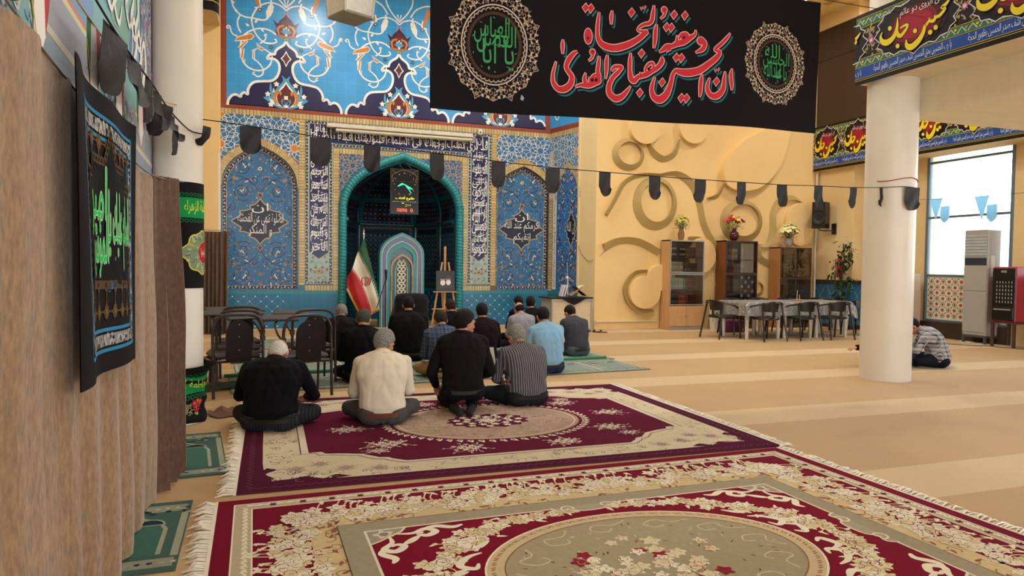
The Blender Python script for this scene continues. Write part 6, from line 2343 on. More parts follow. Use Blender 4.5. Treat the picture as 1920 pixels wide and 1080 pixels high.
def fuse(mb, voxel, smooth=4, wrinkle=0.0, seed=0.0, zw=-9.0):
 """overlapping closed pieces grown together into one continuous surface"""
 me = mb.mesh('form', [], 0)
 o = bpy.data.objects.new('form', me)
 COL.objects.link(o)
 m = o.modifiers.new('r', 'REMESH')
 m.mode = 'VOXEL'
 m.voxel_size = voxel
 m2 = o.modifiers.new('s', 'SMOOTH')
 m2.factor = .5
 m2.iterations = smooth
 dg = bpy.context.evaluated_depsgraph_get()
 dg.update()
 out = bpy.data.meshes.new_from_object(o.evaluated_get(dg))
 bpy.data.objects.remove(o)
 bpy.data.meshes.remove(me)
 n = len(out.vertices)
 if wrinkle and n:
  nor = [v.normal.copy() for v in out.vertices]
  for v, nn in zip(out.vertices, nor):
   p = v.co
   # creases hang from the shoulders and gather towards the waist
   q = Vector((p.x * 7 + p.z * 2.0 * math.copysign(1, p.x), p.y * 5, p.z * 3.2 + seed))
   d = abs(noise.noise(q)) - .22 + .45 * (abs(noise.noise(q * 2.3 + Vector((3, 1, seed)))) - .2)
   v.co = p + nn * (wrinkle * d * 2.0 * max(0.0, min(1.0, (p.z - zw) / .10)))
 out.polygons.foreach_set('use_smooth', [True] * len(out.polygons))
 return out


def as_part(name, me, m, parent, label=None):
 me.name = name
 me.materials.clear()
 me.materials.append(m)
 o = bpy.data.objects.new(name, me)
 COL.objects.link(o)
 o.parent = parent
 if label:
  o['label'] = label
 return o


def ring_pts(c, ax, ay, a, b_, n=20, e=.82):
 r = []
 for k in range(n):
  t = 2 * PI * k / n
  x = math.copysign(abs(cos(t)) ** e, cos(t)) * a
  y = math.copysign(abs(sin(t)) ** e, sin(t)) * b_
  r.append(c + ax * x + ay * y)
 return r


def person(label, x, y, rz, shirt, trousers, hair='black', bald=0.0, pose='cross', lean=38, head=(25, 0), wide=1.0, tall=1.0, belt='#1a1512', fine=.008, arms=None, tuck=True, group='men seated in prayer rows', collar=True, long_hair=0.0, twist=0.0):
 t = thing('person', label, 'person', (x, y, 0), rz, group)
 rnd = random.Random(int(x * 31 + y * 17))
 z0 = .06 if pose != 'kneel' else .17
 y0 = 0.0 if pose != 'kneel' else .02
 # spine: positions and directions, curling forward towards the neck
 S = [0, .06, .12, .19, .27, .35, .43, .49, .54, .58]
 HW = [.165, .178, .18, .170, .180, .196, .200, .172, .105, .066]
 HD = [.125, .140, .142, .130, .128, .132, .126, .105, .080, .064]
 pos, dirs = [], []
 p = Vector((0, y0, z0))
 a0 = -12
 for i, s_ in enumerate(S):
  f = s_ / .58
  ang = R(a0 + (lean - a0) * f ** 1.1)
  d = Vector((0, sin(ang), cos(ang)))
  if i:
   p = p + d * (S[i] - S[i - 1]) * tall
  pos.append(p.copy())
  dirs.append(d)
 X = Vector((1, 0, 0))
 def rings_for(i0, i1, k, mbd, off=0.0):
  rr = []
  for i in range(i0, i1):
   yv = dirs[i].cross(X)
   rr.append(ring_pts(pos[i], X, -yv, HW[i] * wide * k + off, HD[i] * (wide * .5 + .5) * k + off))
  mbd.rings(rr)
 sh = []
 for sx in (-1, 1):
  c = pos[7] + dirs[7] * -.012
  sh.append(Vector((sx * .168 * wide, c.y + .012, c.z)))
 if arms is None:
  arms = (((.055, .045, -.255), (-.13, .20, -.06)), ((.055, .045, -.255), (-.13, .20, -.06)))
 elb, wri = [], []
 for k, sx in enumerate((-1, 1)):
  e, w = arms[k]
  ee = sh[k] + Vector((sx * e[0] * wide, e[1], e[2] * tall))
  ww = ee + Vector((sx * w[0], w[1], w[2]))
  ww.z = max(ww.z, .10)
  elb.append(ee)
  wri.append(ww)
 # ---- shirt
 m = MB()
 if tuck:
  yv = dirs[1].cross(X)
  rr = [ring_pts(pos[1] - dirs[1] * .03, X, -yv, HW[1] * wide * .86, HD[1] * .86), ring_pts(pos[1], X, -yv, HW[1] * wide * .97, HD[1] * (wide * .5 + .5) * .97)]
  for i in range(2, 9):
   yv = dirs[i].cross(X)
   rr.append(ring_pts(pos[i], X, -yv, HW[i] * wide + .006, HD[i] * (wide * .5 + .5) + .006))
  m.rings(rr)
 else:
  rings_for(0, 9, 1.0, m, .012)
 for k in range(2):
  m.ball(sh[k], (.070, .070, .066), 14, 10)
  m.capsule(sh[k], elb[k], .066, .052, 14)
  m.capsule(elb[k], wri[k], .053, .040, 14)
  m.capsule(pos[6] + Vector(((-1, 1)[k] * .09 * wide, .01, 0)), sh[k], .085, .066, 14)
 for k in range(2):
  m.capsule(pos[8] + Vector(((-1, 1)[k] * .035, -.012, .0)), sh[k] + Vector((0, 0, .004)), .060, .062, 14)
 as_part('shirt', fuse(m, .0105, 4, .010, rnd.random() * 9, pos[1].z if tuck else -9), shirt, t)
 # ---- trousers
 m = MB()
 yv = dirs[1].cross(X)
 m.rings([ring_pts(pos[0], X, -dirs[0].cross(X), HW[0] * wide, HD[0] * (wide * .5 + .5)), ring_pts(pos[1], X, -yv, HW[1] * wide + .002, HD[1] * (wide * .5 + .5) + .002), ring_pts(pos[1] + dirs[1] * .022, X, -yv, HW[1] * wide - .004, HD[1] * (wide * .5 + .5) - .004)])
 feet = []
 knees = []
 for sx in (-1, 1):
  hip = Vector((sx * .088 * wide, y0 + .03, z0 + .055))
  m.ball((sx * .082 * wide, y0 - .045, z0 + .045), (.115 * wide, .115, .105), 16, 10)
  if pose == 'cross':
   kn = Vector((sx * (.05 + .21 * wide), .25, .105))
   an = Vector((-sx * .075, .315, .058))
   ft = Vector((-sx * .19, .285, .045))
   r1, r2, r3, r4 = .098 * wide, .072, .066, .044
  elif pose == 'kneel':
   kn = Vector((sx * .135, .44, .085))
   an = Vector((sx * .085, -.015, .062))
   ft = Vector((sx * .045, -.185, .045))
   r1, r2, r3, r4 = .105, .078, .070, .046
  else:
   kn = Vector((sx * .17, .40, .28 if sx < 0 else .16))
   an = Vector((sx * .12, .74, .07))
   ft = Vector((sx * .13, .90, .07))
   r1, r2, r3, r4 = .095, .068, .062, .044
  m.capsule(hip, kn, r1, r2, 14)
  m.capsule(kn, an, r3, r4, 14)
  feet.append((an, ft))
  knees.append((hip, kn))
 as_part('trousers', fuse(m, .0115, 4, .007, rnd.random() * 9 + 2), trousers, t)
 # ---- belt
 if belt and tuck:
  m = MB()
  c, d = pos[1] + dirs[1] * .012, dirs[1]
  yv = d.cross(X)
  A = ring_pts(c - d * .017, X, -yv, HW[1] * wide + .018, HD[1] * (wide * .5 + .5) + .020, 36)
  B_ = ring_pts(c + d * .017, X, -yv, HW[1] * wide + .018, HD[1] * (wide * .5 + .5) + .020, 36)
  A2 = ring_pts(c - d * .017, X, -yv, HW[1] * wide, HD[1] * (wide * .5 + .5), 36)
  B2 = ring_pts(c + d * .017, X, -yv, HW[1] * wide, HD[1] * (wide * .5 + .5), 36)
  m.rings([A2, A, B_, B2], True, False, True)
  m.build('belt', mat('belt_' + belt, belt, .4, var=.05), t, 40)
 # ---- body: head, neck, trunk, limbs, hands and feet as one surface
 nd = (dirs[9] + Vector((0, .10, .12))).normalized()
 nk = pos[9] + nd * .028
 pit, yaw = head
 Hm = Matrix.Rotation(R(-yaw), 4, 'Z') @ Matrix.Rotation(R(-pit), 4, 'X')
 hc = nk + nd * .030 + Hm.to_3x3() @ Vector((0, .026, .040))
 M = Matrix.Translation(hc) @ Hm
 m = MB()
 rings_for(1, 10, .80, m)
 m.capsule(pos[8], nk, .058, .052, 14)
 m.capsule(nk, hc + Hm.to_3x3() @ Vector((0, -.02, -.02)), .052, .056, 14)
 for k, sx in enumerate((-1, 1)):
  m.capsule(sh[k], elb[k], .044, .036, 10)
  m.capsule(elb[k], wri[k], .036, .027, 10)
  f = (wri[k] - elb[k]).normalized()
  out = Vector((sx, 0, 0))
  out = (out - f * out.dot(f)).normalized()
  up = f.cross(out) * (1 if sx < 0 else -1)
  pc = wri[k] + f * .055
  m.capsule(wri[k], pc, .026, .027, 10)
  for q in range(4):
   b0 = pc + out * (.030 - .020 * q) + f * .02
   L = (.066, .076, .071, .056)[q]
   k1 = b0 + f * L * .5 - up * .006
   k2 = k1 + f * L * .38 - up * (.022 + .004 * q)
   m.capsule(pc * .6 + b0 * .4, b0, .014, .0105, 8)
   m.capsule(b0, k1, .0105, .0095, 8)
   m.capsule(k1, k2, .0095, .0085, 8)
  th = pc - f * .02 - out * .026
  m.capsule(th, th - out * .026 + f * .03 - up * .008, .013, .011, 8)
  m.capsule(th - out * .026 + f * .03 - up * .008, th - out * .024 + f * .058 - up * .016, .011, .009, 8)
  hip, kn = knees[k]
  m.capsule(hip, kn, .06, .045, 10)
  m.capsule(kn, feet[k][0], .04, .032, 10)
  m.capsule(feet[k][0], feet[k][1], .038, .030, 10)
 m.T = M
 m.ball((0, -.014, .022), (.074, .094, .096), 20, 14)
 m.ball((0, .030, -.032), (.060, .068, .080), 18, 12)
 m.ball((0, .056, -.088), (.034, .032, .024), 12, 8)
 m.capsule((0, .088, .012), (0, .108, -.030), .011, .014, 10)
 m.ball((0, .106, -.034), (.017, .014, .011), 10, 8)
 m.capsule((-.045, .074, .024), (.045, .074, .024), .014, .014, 8)
 m.capsule((-.020, .092, -.062), (.020, .092, -.062), .009, .009, 8)
 m.capsule((-.020, .090, -.074), (.020, .090, -.074), .009, .009, 8)
 for sx in (-1, 1):
  m.ball((sx * .078, -.012, -.012), (.013, .022, .034), 10, 8)
  m.ball((sx * .042, .058, -.022), (.024, .026, .026), 10, 8)
 as_part('body', fuse(m, fine, 2), SKIN, t)
 # ---- socks, eyes, hair, collar
 m = MB()
 for an, ft in feet:
  m.capsule(an + (ft - an) * .15, ft, .043, .036, 12)
 m.build('sock', mat('dark_socks', '#17171a', .9), t) if False else None
 for an, ft in feet:
  m = MB()
  m.capsule(an + (ft - an) * .1, ft, .044, .036, 12)
  m.build('sock', mat('dark_socks', '#17171a', .9), t, 60)
 for sx in (-1, 1):
  m = MB()
  m.T = M
  m.ball((sx * .030, .080, .004), (.012, .010, .009), 10, 8)
  m.build('eye', mat('eye_dark', '#1d1512', .3), t, 60)
 m = MB()
 nu, nv = 40, 30
 hs = rnd.random() * 20
 R0 = (.074, .094, .096)
 th_ = .011 + .012 * long_hair
 def fn(u, v):
  a, b_ = 2 * PI * u, PI * v
  d = Vector((sin(b_) * cos(a), sin(b_) * sin(a), -cos(b_)))
  px, py, pz = d.x * R0[0], d.y * R0[1] - .014, d.z * R0[2] + .022
  zl = -.092 - .01 * long_hair if py < -.045 else (-.092 + (py + .045) / .05 * .082 if py < .005 else -.010 + (py - .005) / .075 * .075)
  e = (pz - zl) / .028
  q = max(0.0, min(1.0, e))
  q = q * q * (3 - 2 * q)
  th = th_ * q * (1.0 + .25 * noise.noise(Vector((d.x * 9 + hs, d.y * 9, d.z * 9))) + .18 * noise.noise(Vector((d.x * 26 + hs, d.y * 26, d.z * 26))))
  if bald:
   w = max(0.0, min(1.0, (pz - (.058 - .052 * bald) + .12 * min(0, py + .03)) / .03))
   th = th * (1 - w) - .006 * w
  th -= .012 * (1 - q)
  return (px + d.x * th, py + d.y * th, pz + d.z * th)
 m.T = M
 m.grid(fn, nu, nv)
 m.build('hair', HAIR[hair], t, 180)
 if collar:
  m = MB()
  c = pos[8] + dirs[8] * .012
  yv = dirs[8].cross(X)
  pr = []
  for dz, g in ((-.012, .0), (.022, .000), (.030, .004), (.012, .013), (-.014, .016)):
   pr.append(ring_pts(c + dirs[8] * dz, X, -yv, (.070 + g) * (.7 + .3 * wide), .066 + g, 24, 1.0))
  m.rings(pr, True, False)
  m.build('collar', shirt, t, 60)
 return t


BLACKSH = cloth_mat('black_shirt', '#0b0b0f')
BLACKSH2 = cloth_mat('soft_black_shirt', '#131112')
NAVYSH = cloth_mat('maroon_black_shirt', '#1d1014')
WHITESH = cloth_mat('cream_shirt', '#d6c9b4', rough=.8)
BLUESH = cloth_mat('sky_blue_shirt', '#7fa8c4')
GREYSH = cloth_mat('grey_lilac_shirt', '#8f8890')
CHARSH = cloth_mat('charcoal_shirt', '#2c2d33', 'heather', '#4c4d55')
STRIPE = cloth_mat('pinstriped_shirt', '#47444c', 'stripe', '#9a948f', sx=44.0)
PLAID = cloth_mat('blue_checked_shirt', '#434e64', 'plaid', '#28324a', '#66728a', sx=20.0)
PLAIDW = cloth_mat('white_checked_shirt', '#b3b3b4', 'plaid', '#2f3340', '#5a5d68', sx=17.0)
TDARK = cloth_mat('dark_trousers', '#202226')
TPIN = cloth_mat('pinstriped_trousers', '#222428', 'stripe', '#3a3d44', sx=40.0)
TGREY = cloth_mat('grey_trousers', '#4a4846')
TBLACK = cloth_mat('black_trousers', '#0f0f12')
TKHAKI = cloth_mat('khaki_trousers', '#a88a5c')
TJEAN = cloth_mat('blue_jeans', '#22304c')
TSLATE = cloth_mat('slate_trousers', '#4a5860')

RZ0 = -.12
# front row, on the burgundy carpet
person('white-haired balding man in black shirt seated at the left corner of the burgundy carpet', .01, 6.09, -.22, BLACKSH, TPIN, 'white', .75, lean=48, head=(54, 6), wide=1.22, tall=.98, fine=.007, arms=(((.08, .06, -.24), (-.10, .22, -.06)), ((.10, .04, -.24), (-.10, .22, -.05))))
person('seated grey-haired man in cream shirt with brown belt and grey trousers', .93, 6.06, -.10, WHITESH, TGREY, 'grey', 0, lean=36, head=(28, 35), wide=1.10, tall=1.02, belt='#6a3a24', fine=.007, long_hair=.5)
person('kneeling dark-haired man in black shirt turning his face to the right', 1.72, 6.31, -.16, BLACKSH2, TBLACK, 'black', 0, 'kneel', lean=24, head=(10, 62), wide=1.08, tall=1.04, belt='#23272a', fine=.0065, long_hair=.6, arms=(((.10, -.02, -.27), (-.05, .16, -.14)), ((.09, .03, -.27), (-.10, .20, -.08))))
person('seated grey-haired man in dark pinstriped shirt, right end of the front row', 2.42, 6.49, .10, STRIPE, TDARK, 'grey', 0, lean=38, head=(28, -8), wide=1.16, tall=1.0, fine=.007, long_hair=.2)
# second row, on the prayer runners
person('seated man in sky blue shirt and jeans, behind the pinstriped man', 3.42, 8.36, .12, BLUESH, TJEAN, 'black', 0, lean=28, head=(20, 10), wide=1.10, tall=1.06)
person('seated man in charcoal shirt and slate trousers in front of the wooden desk', 4.52, 9.88, .15, CHARSH, TSLATE, 'black', 0, lean=34, head=(36, -6), wide=1.06, tall=.97)
person('seated man in dark maroon shirt, second row behind the kneeling man', 2.78, 9.15, -.06, NAVYSH, TBLACK, 'black', 0, lean=22, head=(10, 4), wide=1.06, tall=1.06)
person('seated man in blue checked shirt and khaki trousers', 2.02, 8.32, -.05, PLAID, TKHAKI, 'brown', 0, lean=34, head=(30, -6), wide=1.02, tall=1.04)
person('seated man with cropped dark hair and black shirt, before the draped chair', 1.90, 9.95, -.1, BLACKSH2, TBLACK, 'black', 0, lean=22, head=(12, 2), wide=1.24, tall=1.16)
person('seated man with greying dark hair and black shirt, beside the metal chairs', 1.03, 8.26, -.16, BLACKSH, TBLACK, 'salt', 0, lean=26, head=(26, 14), wide=1.14, tall=1.06)
person('seated grey-haired man in black shirt, far left between chair and flag', .98, 10.3, -.1, BLACKSH2, TBLACK, 'grey', 0, lean=36, head=(34, 0), wide=1.0, tall=1.0)
person('man in dark shirt mostly hidden behind the kneeling man', 2.75, 10.75, 0, BLACKSH, TBLACK, 'brown', 0, lean=24, head=(20, 0), wide=1.0, tall=1.02)
person('seated balding man in grey lilac shirt, third row', 3.92, 10.65, .05, GREYSH, TDARK, 'black', .85, lean=34, head=(34, 0), wide=1.0, tall=.98)
person('man with thick black hair seated in front of the desk corner', 4.30, 11.25, .1, BLACKSH, TBLACK, 'black', 0, lean=20, head=(8, 22), wide=1.0, tall=1.04)
person('man with black hair barely visible beyond the balding man', 4.28, 11.75, .1, BLACKSH2, TBLACK, 'black', 0, lean=24, head=(14, 0), wide=.96, tall=1.02)
# by the right-hand column
person('man in white checked shirt sitting on the floor behind the right column', 9.16, 7.48, .80, PLAIDW, cloth_mat('navy_trousers', '#161a26'), 'black', 0, 'cross', lean=58, head=(50, 0), wide=1.14, tall=.98, group='man apart from the rows', tuck=False, arms=(((.07, .12, -.24), (-.10, .24, .02)), ((.07, .12, -.24), (-.10, .24, .02))))
person('person in dark clothes almost hidden behind the right column, knee and hand showing', 8.52, 7.66, 1.62, BLACKSH, cloth_mat('navy_trousers_2', '#12161f'), 'black', 0, 'cross', lean=40, head=(40, 0), wide=1.0, tall=.96, group='man apart from the rows', arms=(((.07, .10, -.24), (.02, .24, -.02)), ((.07, .10, -.24), (.02, .22, .0))))
# ------------------------------------------------------------------ furniture materials
BROWNM = mat('brown_metal', '#2a1c18', .38, var=.06)
BROWNP = mat('brown_panel', '#1d100d', .6, spec=.2, var=.08, scale=10)
VINYL = mat('dark_vinyl', '#2c2422', .5, var=.06)
CHROME = mat('chrome', '#c9c9c9', .2, 1.0)
BEECH = mat('beech_wood', '#c79a68', .5, var=.07, scale=5, stretch=(9, 9, .7))
REDWD = mat('red_brown_wood', '#7c4a26', .4, var=.10, scale=5, stretch=(9, 9, .7))
TANW = mat('tan_wood', '#b9814f', .45, var=.07, scale=5, stretch=(9, 9, .7))
DARKIN = mat('cabinet_inside', '#6a5442', .7, var=.05)
ALU = mat('aluminium', '#a9a9a6', .35, .6, var=.02)
MAROONW = mat('maroon_wood', '#4a2a24', .4, var=.06)
PVCB = mat('brown_plastic', '#241b19', .35, var=.05)
PVCK = mat('black_plastic', '#101113', .32, var=.04)
PVCW = mat('white_plastic', '#d6d2c8', .4, var=.03)
GLZM = pane_mat('cabinet_glass', (.94, .92, .89))


# ------------------------------------------------------------------ metal chairs with folding writing boards
def metal_chair(label, x, y, rz, boards):
 t = thing('metal_chair', label, 'chair', (x, y, 0), rz, 'brown metal chairs with writing boards')
 hw = .245
 b = MB()
 P = [(-hw, -.25, .015), (-hw, -.23, .40), (-hw, -.22, .62), (-hw + .005, -.225, .73), (-hw + .05, -.23, .825), (-hw + .13, -.232, .855), (0, -.235, .86), (hw - .13, -.232, .855), (hw - .05, -.23, .825), (hw - .005, -.225, .73), (hw, -.22, .62), (hw, -.23, .40), (hw, -.25, .015)]
 b.tube(crom(P, 5), .016, 10)
 b.build('back_frame', BROWNM, t)
 b = MB()
 b.tube([(-hw, -.23, .385), (hw, -.23, .385)], .016, 8)
 b.tube([(-hw, -.23, .385), (-hw, .20, .385), (hw, .20, .385), (hw, -.23, .385)], .014, 8)
 b.build('seat_frame', BROWNM, t)
 for sx in (-1, 1):
  b = MB()
  b.tube([(sx * hw, .20, .385), (sx * hw, .225, .01)], .014, 8)
  b.build('leg', BROWNM, t)
 b = MB()
 P = [(-.125, .40)] + [(-.125, .66)] + [(-.125 * cos(PI * k / 14), .66 + .145 * sin(PI * k / 14)) for k in range(1, 14)] + [(.125, .66), (.125, .40)]
 b.prism(P, -.268, -.235, lambda u, v, w: (u, w, v))
 pn = b.build('backrest', BROWNP, t)
 for z in (.50, .635, .76):
  b = MB()
  b.ball((0, -.270, z), .007, 8, 6)
  b.build('screw', CHROME, pn)
 b = MB()
 b.box(-.235, .235, -.20, .215, .40, .455, .022)
 b.build('seat', VINYL, t)
 for sx, ang in boards:
  b = MB()
  b.tube(crom([(sx * hw, -.20, .60), (sx * (hw + .015), -.05, .66), (sx * hw, .12, .74), (sx * (hw - .05), .25, .76)], 5), .012, 8)
  a = b.build('arm', BROWNM, t)
  b = MB()
  b.T = Matrix.Translation((sx * .14, .30, .80)) @ Matrix.Rotation(ang, 4, 'Z') @ Matrix.Rotation(.10, 4, 'X')
  b.box(-.20, .20, -.15, .15, -.014, .014, .012)
  b.build('writing_board', mat('board_vinyl', '#3a3532', .6, var=.05), a)
  b = MB()
  b.box(sx * hw - .025, sx * hw + .025, -.235, -.19, .58, .64, .008)
  b.build('clamp', BROWNM, a)
 return t


metal_chair('brown metal chair nearest the left column, arched back', -.36, 7.86, .26, ((1, .2),))
metal_chair('brown metal chair behind the white-haired man, nearest the men', .32, 7.66, .24, ((-1, -.3),))
metal_chair('second brown metal chair from the camera beside the column', -.36, 8.52, .22, ((1, .1), (-1, 0)))
metal_chair('farthest brown metal chair beside the column', -.36, 9.15, .2, ((1, .15), (-1, .1)))
metal_chair('brown metal chair behind the one nearest the men', .44, 8.52, .2, ((-1, -.25),))

# ------------------------------------------------------------------ table, cloth and armchairs
TX0, TX1, TY0, TY1, TZ = 8.80, 11.38, 11.30, 12.18, .735
t = thing('long_table', 'long table with round white legs under a silver patterned cloth', 'table', ((TX0 + TX1) / 2, (TY0 + TY1) / 2, 0))
hx, hy = (TX1 - TX0) / 2, (TY1 - TY0) / 2
b = MB()
b.box(-hx, hx, -hy, hy, TZ - .035, TZ, .008)
b.build('tabletop', PVCW, t)
for x in (-hx + .06, -.06 - .42, -.42 + .1, .42 - .1, .48, hx - .06):
 for y in (-hy + .07, hy - .07):
  b = MB()
  b.lathe([(.034, 0), (.042, TZ - .035)], 14, (x, y, 0))
  b.build('leg', PVCW, t)
N = NT('silver_lace')
tc = N.n('ShaderNodeTexCoord')
vo = N.n('ShaderNodeTexVoronoi', i_Scale=42.0)
nz = N.n('ShaderNodeTexNoise', i_Scale=60.0, i_Detail=4.0)
N.l(tc.outputs['Object'], vo.inputs['Vector'])
N.l(tc.outputs['Object'], nz.inputs['Vector'])
ad = N.n('ShaderNodeMath', operation='MULTIPLY')
N.l(vo.outputs['Distance'], ad.inputs[0])
N.l(nz.outputs['Fac'], ad.inputs[1])
cr = N.n('ShaderNodeValToRGB')
cr.color_ramp.elements[0].position = .12
cr.color_ramp.elements[0].color = (*srgb('#6b6762'), 1)
cr.color_ramp.elements[1].position = .34
cr.color_ramp.elements[1].color = (*srgb('#aaa69e'), 1)
N.l(ad.outputs[0], cr.inputs[0])
N.l(cr.outputs[0], N.b.inputs['Base Color'])
N.set(Roughness=.42)
N.b.inputs['Metallic'].default_value = .25
b = MB()
def cl(u, v):
 x, y = (u - .5) * (2 * hx + .56), (v - .5) * (2 * hy + .56)
 ox, oy = max(0, abs(x) - hx - .01), max(0, abs(y) - hy - .01)
 drop = math.hypot(ox, oy) if ox and oy else max(ox, oy)
 k = 1.25 if ox and oy else 1.0
 xx = math.copysign(min(abs(x), hx + .012 + .035 * (ox > 0) * (1 + sin(y * 17)) * ox / .28 + .05 * (ox > 0 and oy > 0)), x)
 yy = math.copysign(min(abs(y), hy + .012 + .035 * (oy > 0) * (1 + sin(x * 15)) * oy / .28 + .05 * (ox > 0 and oy > 0)), y)
 return (xx, yy, TZ + .004 - drop * k + .001 * sin(x * 40))
b.grid(cl, 110, 50)
o = tag(b.build('tablecloth', N.m, None, 60), 'silver grey patterned cloth draped over the long table', 'tablecloth')
o.location = ((TX0 + TX1) / 2, (TY0 + TY1) / 2, 0)


def armchair(label, x, y, rz, m, proto=[None]):
 t = thing('armchair', label, 'chair', (x, y, 0), rz, 'plastic armchairs round the long table')
 b = MB()
 P = [(-.255, .20, .60), (-.268, .10, .655), (-.27, -.03, .685), (-.255, -.15, .705), (-.19, -.225, .735), (0, -.25, .755), (.19, -.225, .735), (.255, -.15, .705), (.27, -.03, .685), (.268, .10, .655), (.255, .20, .60)]
 Q = crom(P, 5)
 rr = []
 for p in Q:
  d = Vector((p[0], p[1], 0)).normalized()
  w_ = .017
  rr.append([Vector(p) + d * a + Vector((0, 0, c)) for a, c in ((-w_, -.013), (w_, -.013), (w_ * .8, .012), (-w_ * .8, .012))])
 b.rings(rr)
 b.build('arm_rail', m, t, 40)
 b = MB()
 def bk(u, v):
  a = R(-90 + (u - .5) * 112)
  r = .245 - .012 * (1 - v)
  return (r * cos(a), r * sin(a) * .98 + .002, .575 + .165 * v - .02 * (1 - abs(2 * u - 1)) * (1 - v))
 b.grid(bk, 20, 5)
 b.grid(lambda u, v: tuple(Vector(bk(1 - u, v)) * 1 + Vector((-cos(R(-90 + (.5 - u) * 112)), -sin(R(-90 + (.5 - u) * 112)), 0)) * .014), 20, 5)
 b.build('backrest', m, t, 50)
 b = MB()
 S_ = [(.235 * math.copysign(abs(cos(a)) ** .6, cos(a)), .01 + .225 * math.copysign(abs(sin(a)) ** .6, sin(a))) for a in np.linspace(0, 2 * PI, 28, endpoint=False)]
 b.rings([[(x_ * k, y_ * k, z) for x_, y_ in S_] for k, z in ((.9, .405), (1.0, .415), (1.0, .445), (.95, .46), (.5, .452))])
 b.build('seat', m, t, 50)
 b = MB()
 b.box(-.03, .03, -.232, -.212, .44, .60, .006)
 b.build('back_support', m, t)
 for sx in (-1, 1):
  for top, bot in (((sx * .255, .20, .60), (sx * .27, .255, .0)), ((sx * .235, -.17, .70), (sx * .285, -.30, .0))):
   b = MB()
   b.tube(crom([top, tuple((top[k] * .6 + bot[k] * .4) for k in range(3)), bot], 4), [.020, .020, .019, .019, .018, .018, .017, .017, .016], 8)
   b.build('leg', m, t)
 return t


armchair('brown plastic armchair at the left end of the long table', 8.55, 11.76, -PI / 2 + .1, PVCB)
armchair('brown plastic armchair wrapped in clear film, leftmost of the near side', 9.13, 11.16, .05, mat('brown_plastic_film', '#2f2523', .18, var=.1, scale=9))
armchair('black plastic armchair in the middle of the near side of the table', 9.99, 11.15, .03, PVCK)
armchair('brown plastic armchair at the right of the near side of the table', 10.76, 11.13, -.06, PVCB)
armchair('black armchair at the right end of the table beside the column', 11.95, 11.60, PI / 2 + .2, PVCK)
armchair('black armchair behind the table, in front of the dark wood bookcase', 9.42, 12.40, PI, PVCK)
armchair('black armchair behind the table, between the two right bookcases', 10.12, 12.42, PI, PVCK)
armchair('black armchair behind the table, in front of the rightmost bookcase', 10.86, 12.42, PI, PVCK)
armchair('black armchair at the far right corner of the table near the tall plant', 11.72, 12.40, PI - .3, PVCK)
t = thing('pen_holder', 'small wooden pen holder on the patterned tablecloth', 'pen holder', (10.30, 11.62, TZ + .0055))
b = MB()
b.box(-.11, .11, -.035, .035, 0, .035, .006)
b.build('base', TANW, t)
for x, a, h in ((-.02, .04, .22), (.05, -.08, .13)):
 b = MB()
 b.tube([(x, 0, .034), (x + a * h, 0, h)], .006, 8)
 b.build('pen', PVCW, t)

# ------------------------------------------------------------------ bookcases
YF, YB = 13.40, 13.79


def bookcase(label, x0, x1, h, body, frame, zs, wood_doors, cloth=None):
 t = thing('bookcase', label, 'bookcase', ((x0 + x1) / 2, (YF + YB) / 2, 0), 0, 'glass-fronted bookcases')
 w, d = (x1 - x0) / 2, (YB - YF) / 2
 b = MB()
 for sx in (-1, 1):
  b.box(sx * w - (.0 if sx < 0 else .02), sx * w + (.02 if sx < 0 else 0), -d + .02, d, .0, h)
 b.box(-w, w, -d + .02, d, h - .025, h)
 b.box(-w + .02, w - .02, -d + .03, d, .05, .075)
 b.build('carcass', body, t)
 b = MB()
 b.box(-w + .02, w - .02, d - .015, d - .002, .06, h - .02)
 b.build('back_panel', DARKIN, t)
 for z in zs:
  b = MB()
  b.box(-w + .021, w - .021, -d + .05, d - .016, z - .018, z)
  b.build('shelf', DARKIN, t)
 zm, zt = zs[1], h - .005
 lo = zs[-1] - .02 if wood_doors else .09
 for a, c in ((zm, zt), (lo, zm - .012)):
  for sx in (-1, 1):
   b = MB()
   xa, xb = (-w + .004, -.003) if sx < 0 else (.003, w - .004)
   b.box(xa + .02, xb - .0, -d + .004, -d + .010, a + .03, c - .03)
   g = b.build('glass_door', GLZM, t)
   b = MB()
   b.box((sx * .035) - .008, (sx * .035) + .008, -d - .012, -d + .003, a + .08, a + .11, .003)
   b.build('knob', CHROME, g)
  for q in ((-w, w, c - .028, c), (-w, w, a, a + .022)):
   b = MB()
   b.box(q[0] + .0, q[1], -d - .004, -d + .016, q[2], q[3], .003)
   b.build('door_rail', frame, t)
  for sx in (-1, 1):
   b = MB()
   b.box(sx * w - (.0 if sx < 0 else .026), sx * w + (.026 if sx < 0 else 0), -d - .004, -d + .016, a + .022, c - .028, .003)
   b.build('door_stile', frame, t)
 if wood_doors:
  for sx in (-1, 1):
   b = MB()
   b.box(-w + .012 if sx < 0 else .003, -.003 if sx < 0 else w - .012, -d, -d + .018, .09, lo - .015, .003)
   dd = b.build('door', body, t)
   b = MB()
   b.ball((sx * .035, -d - .010, lo * .55), .011, 8, 6)
   b.build('knob', MAROONW, dd)
 b = MB()
 b.box(-w, w, -d + .004, -d + .02, .0, .088, .003)
 b.build('plinth', frame, t)
 return t


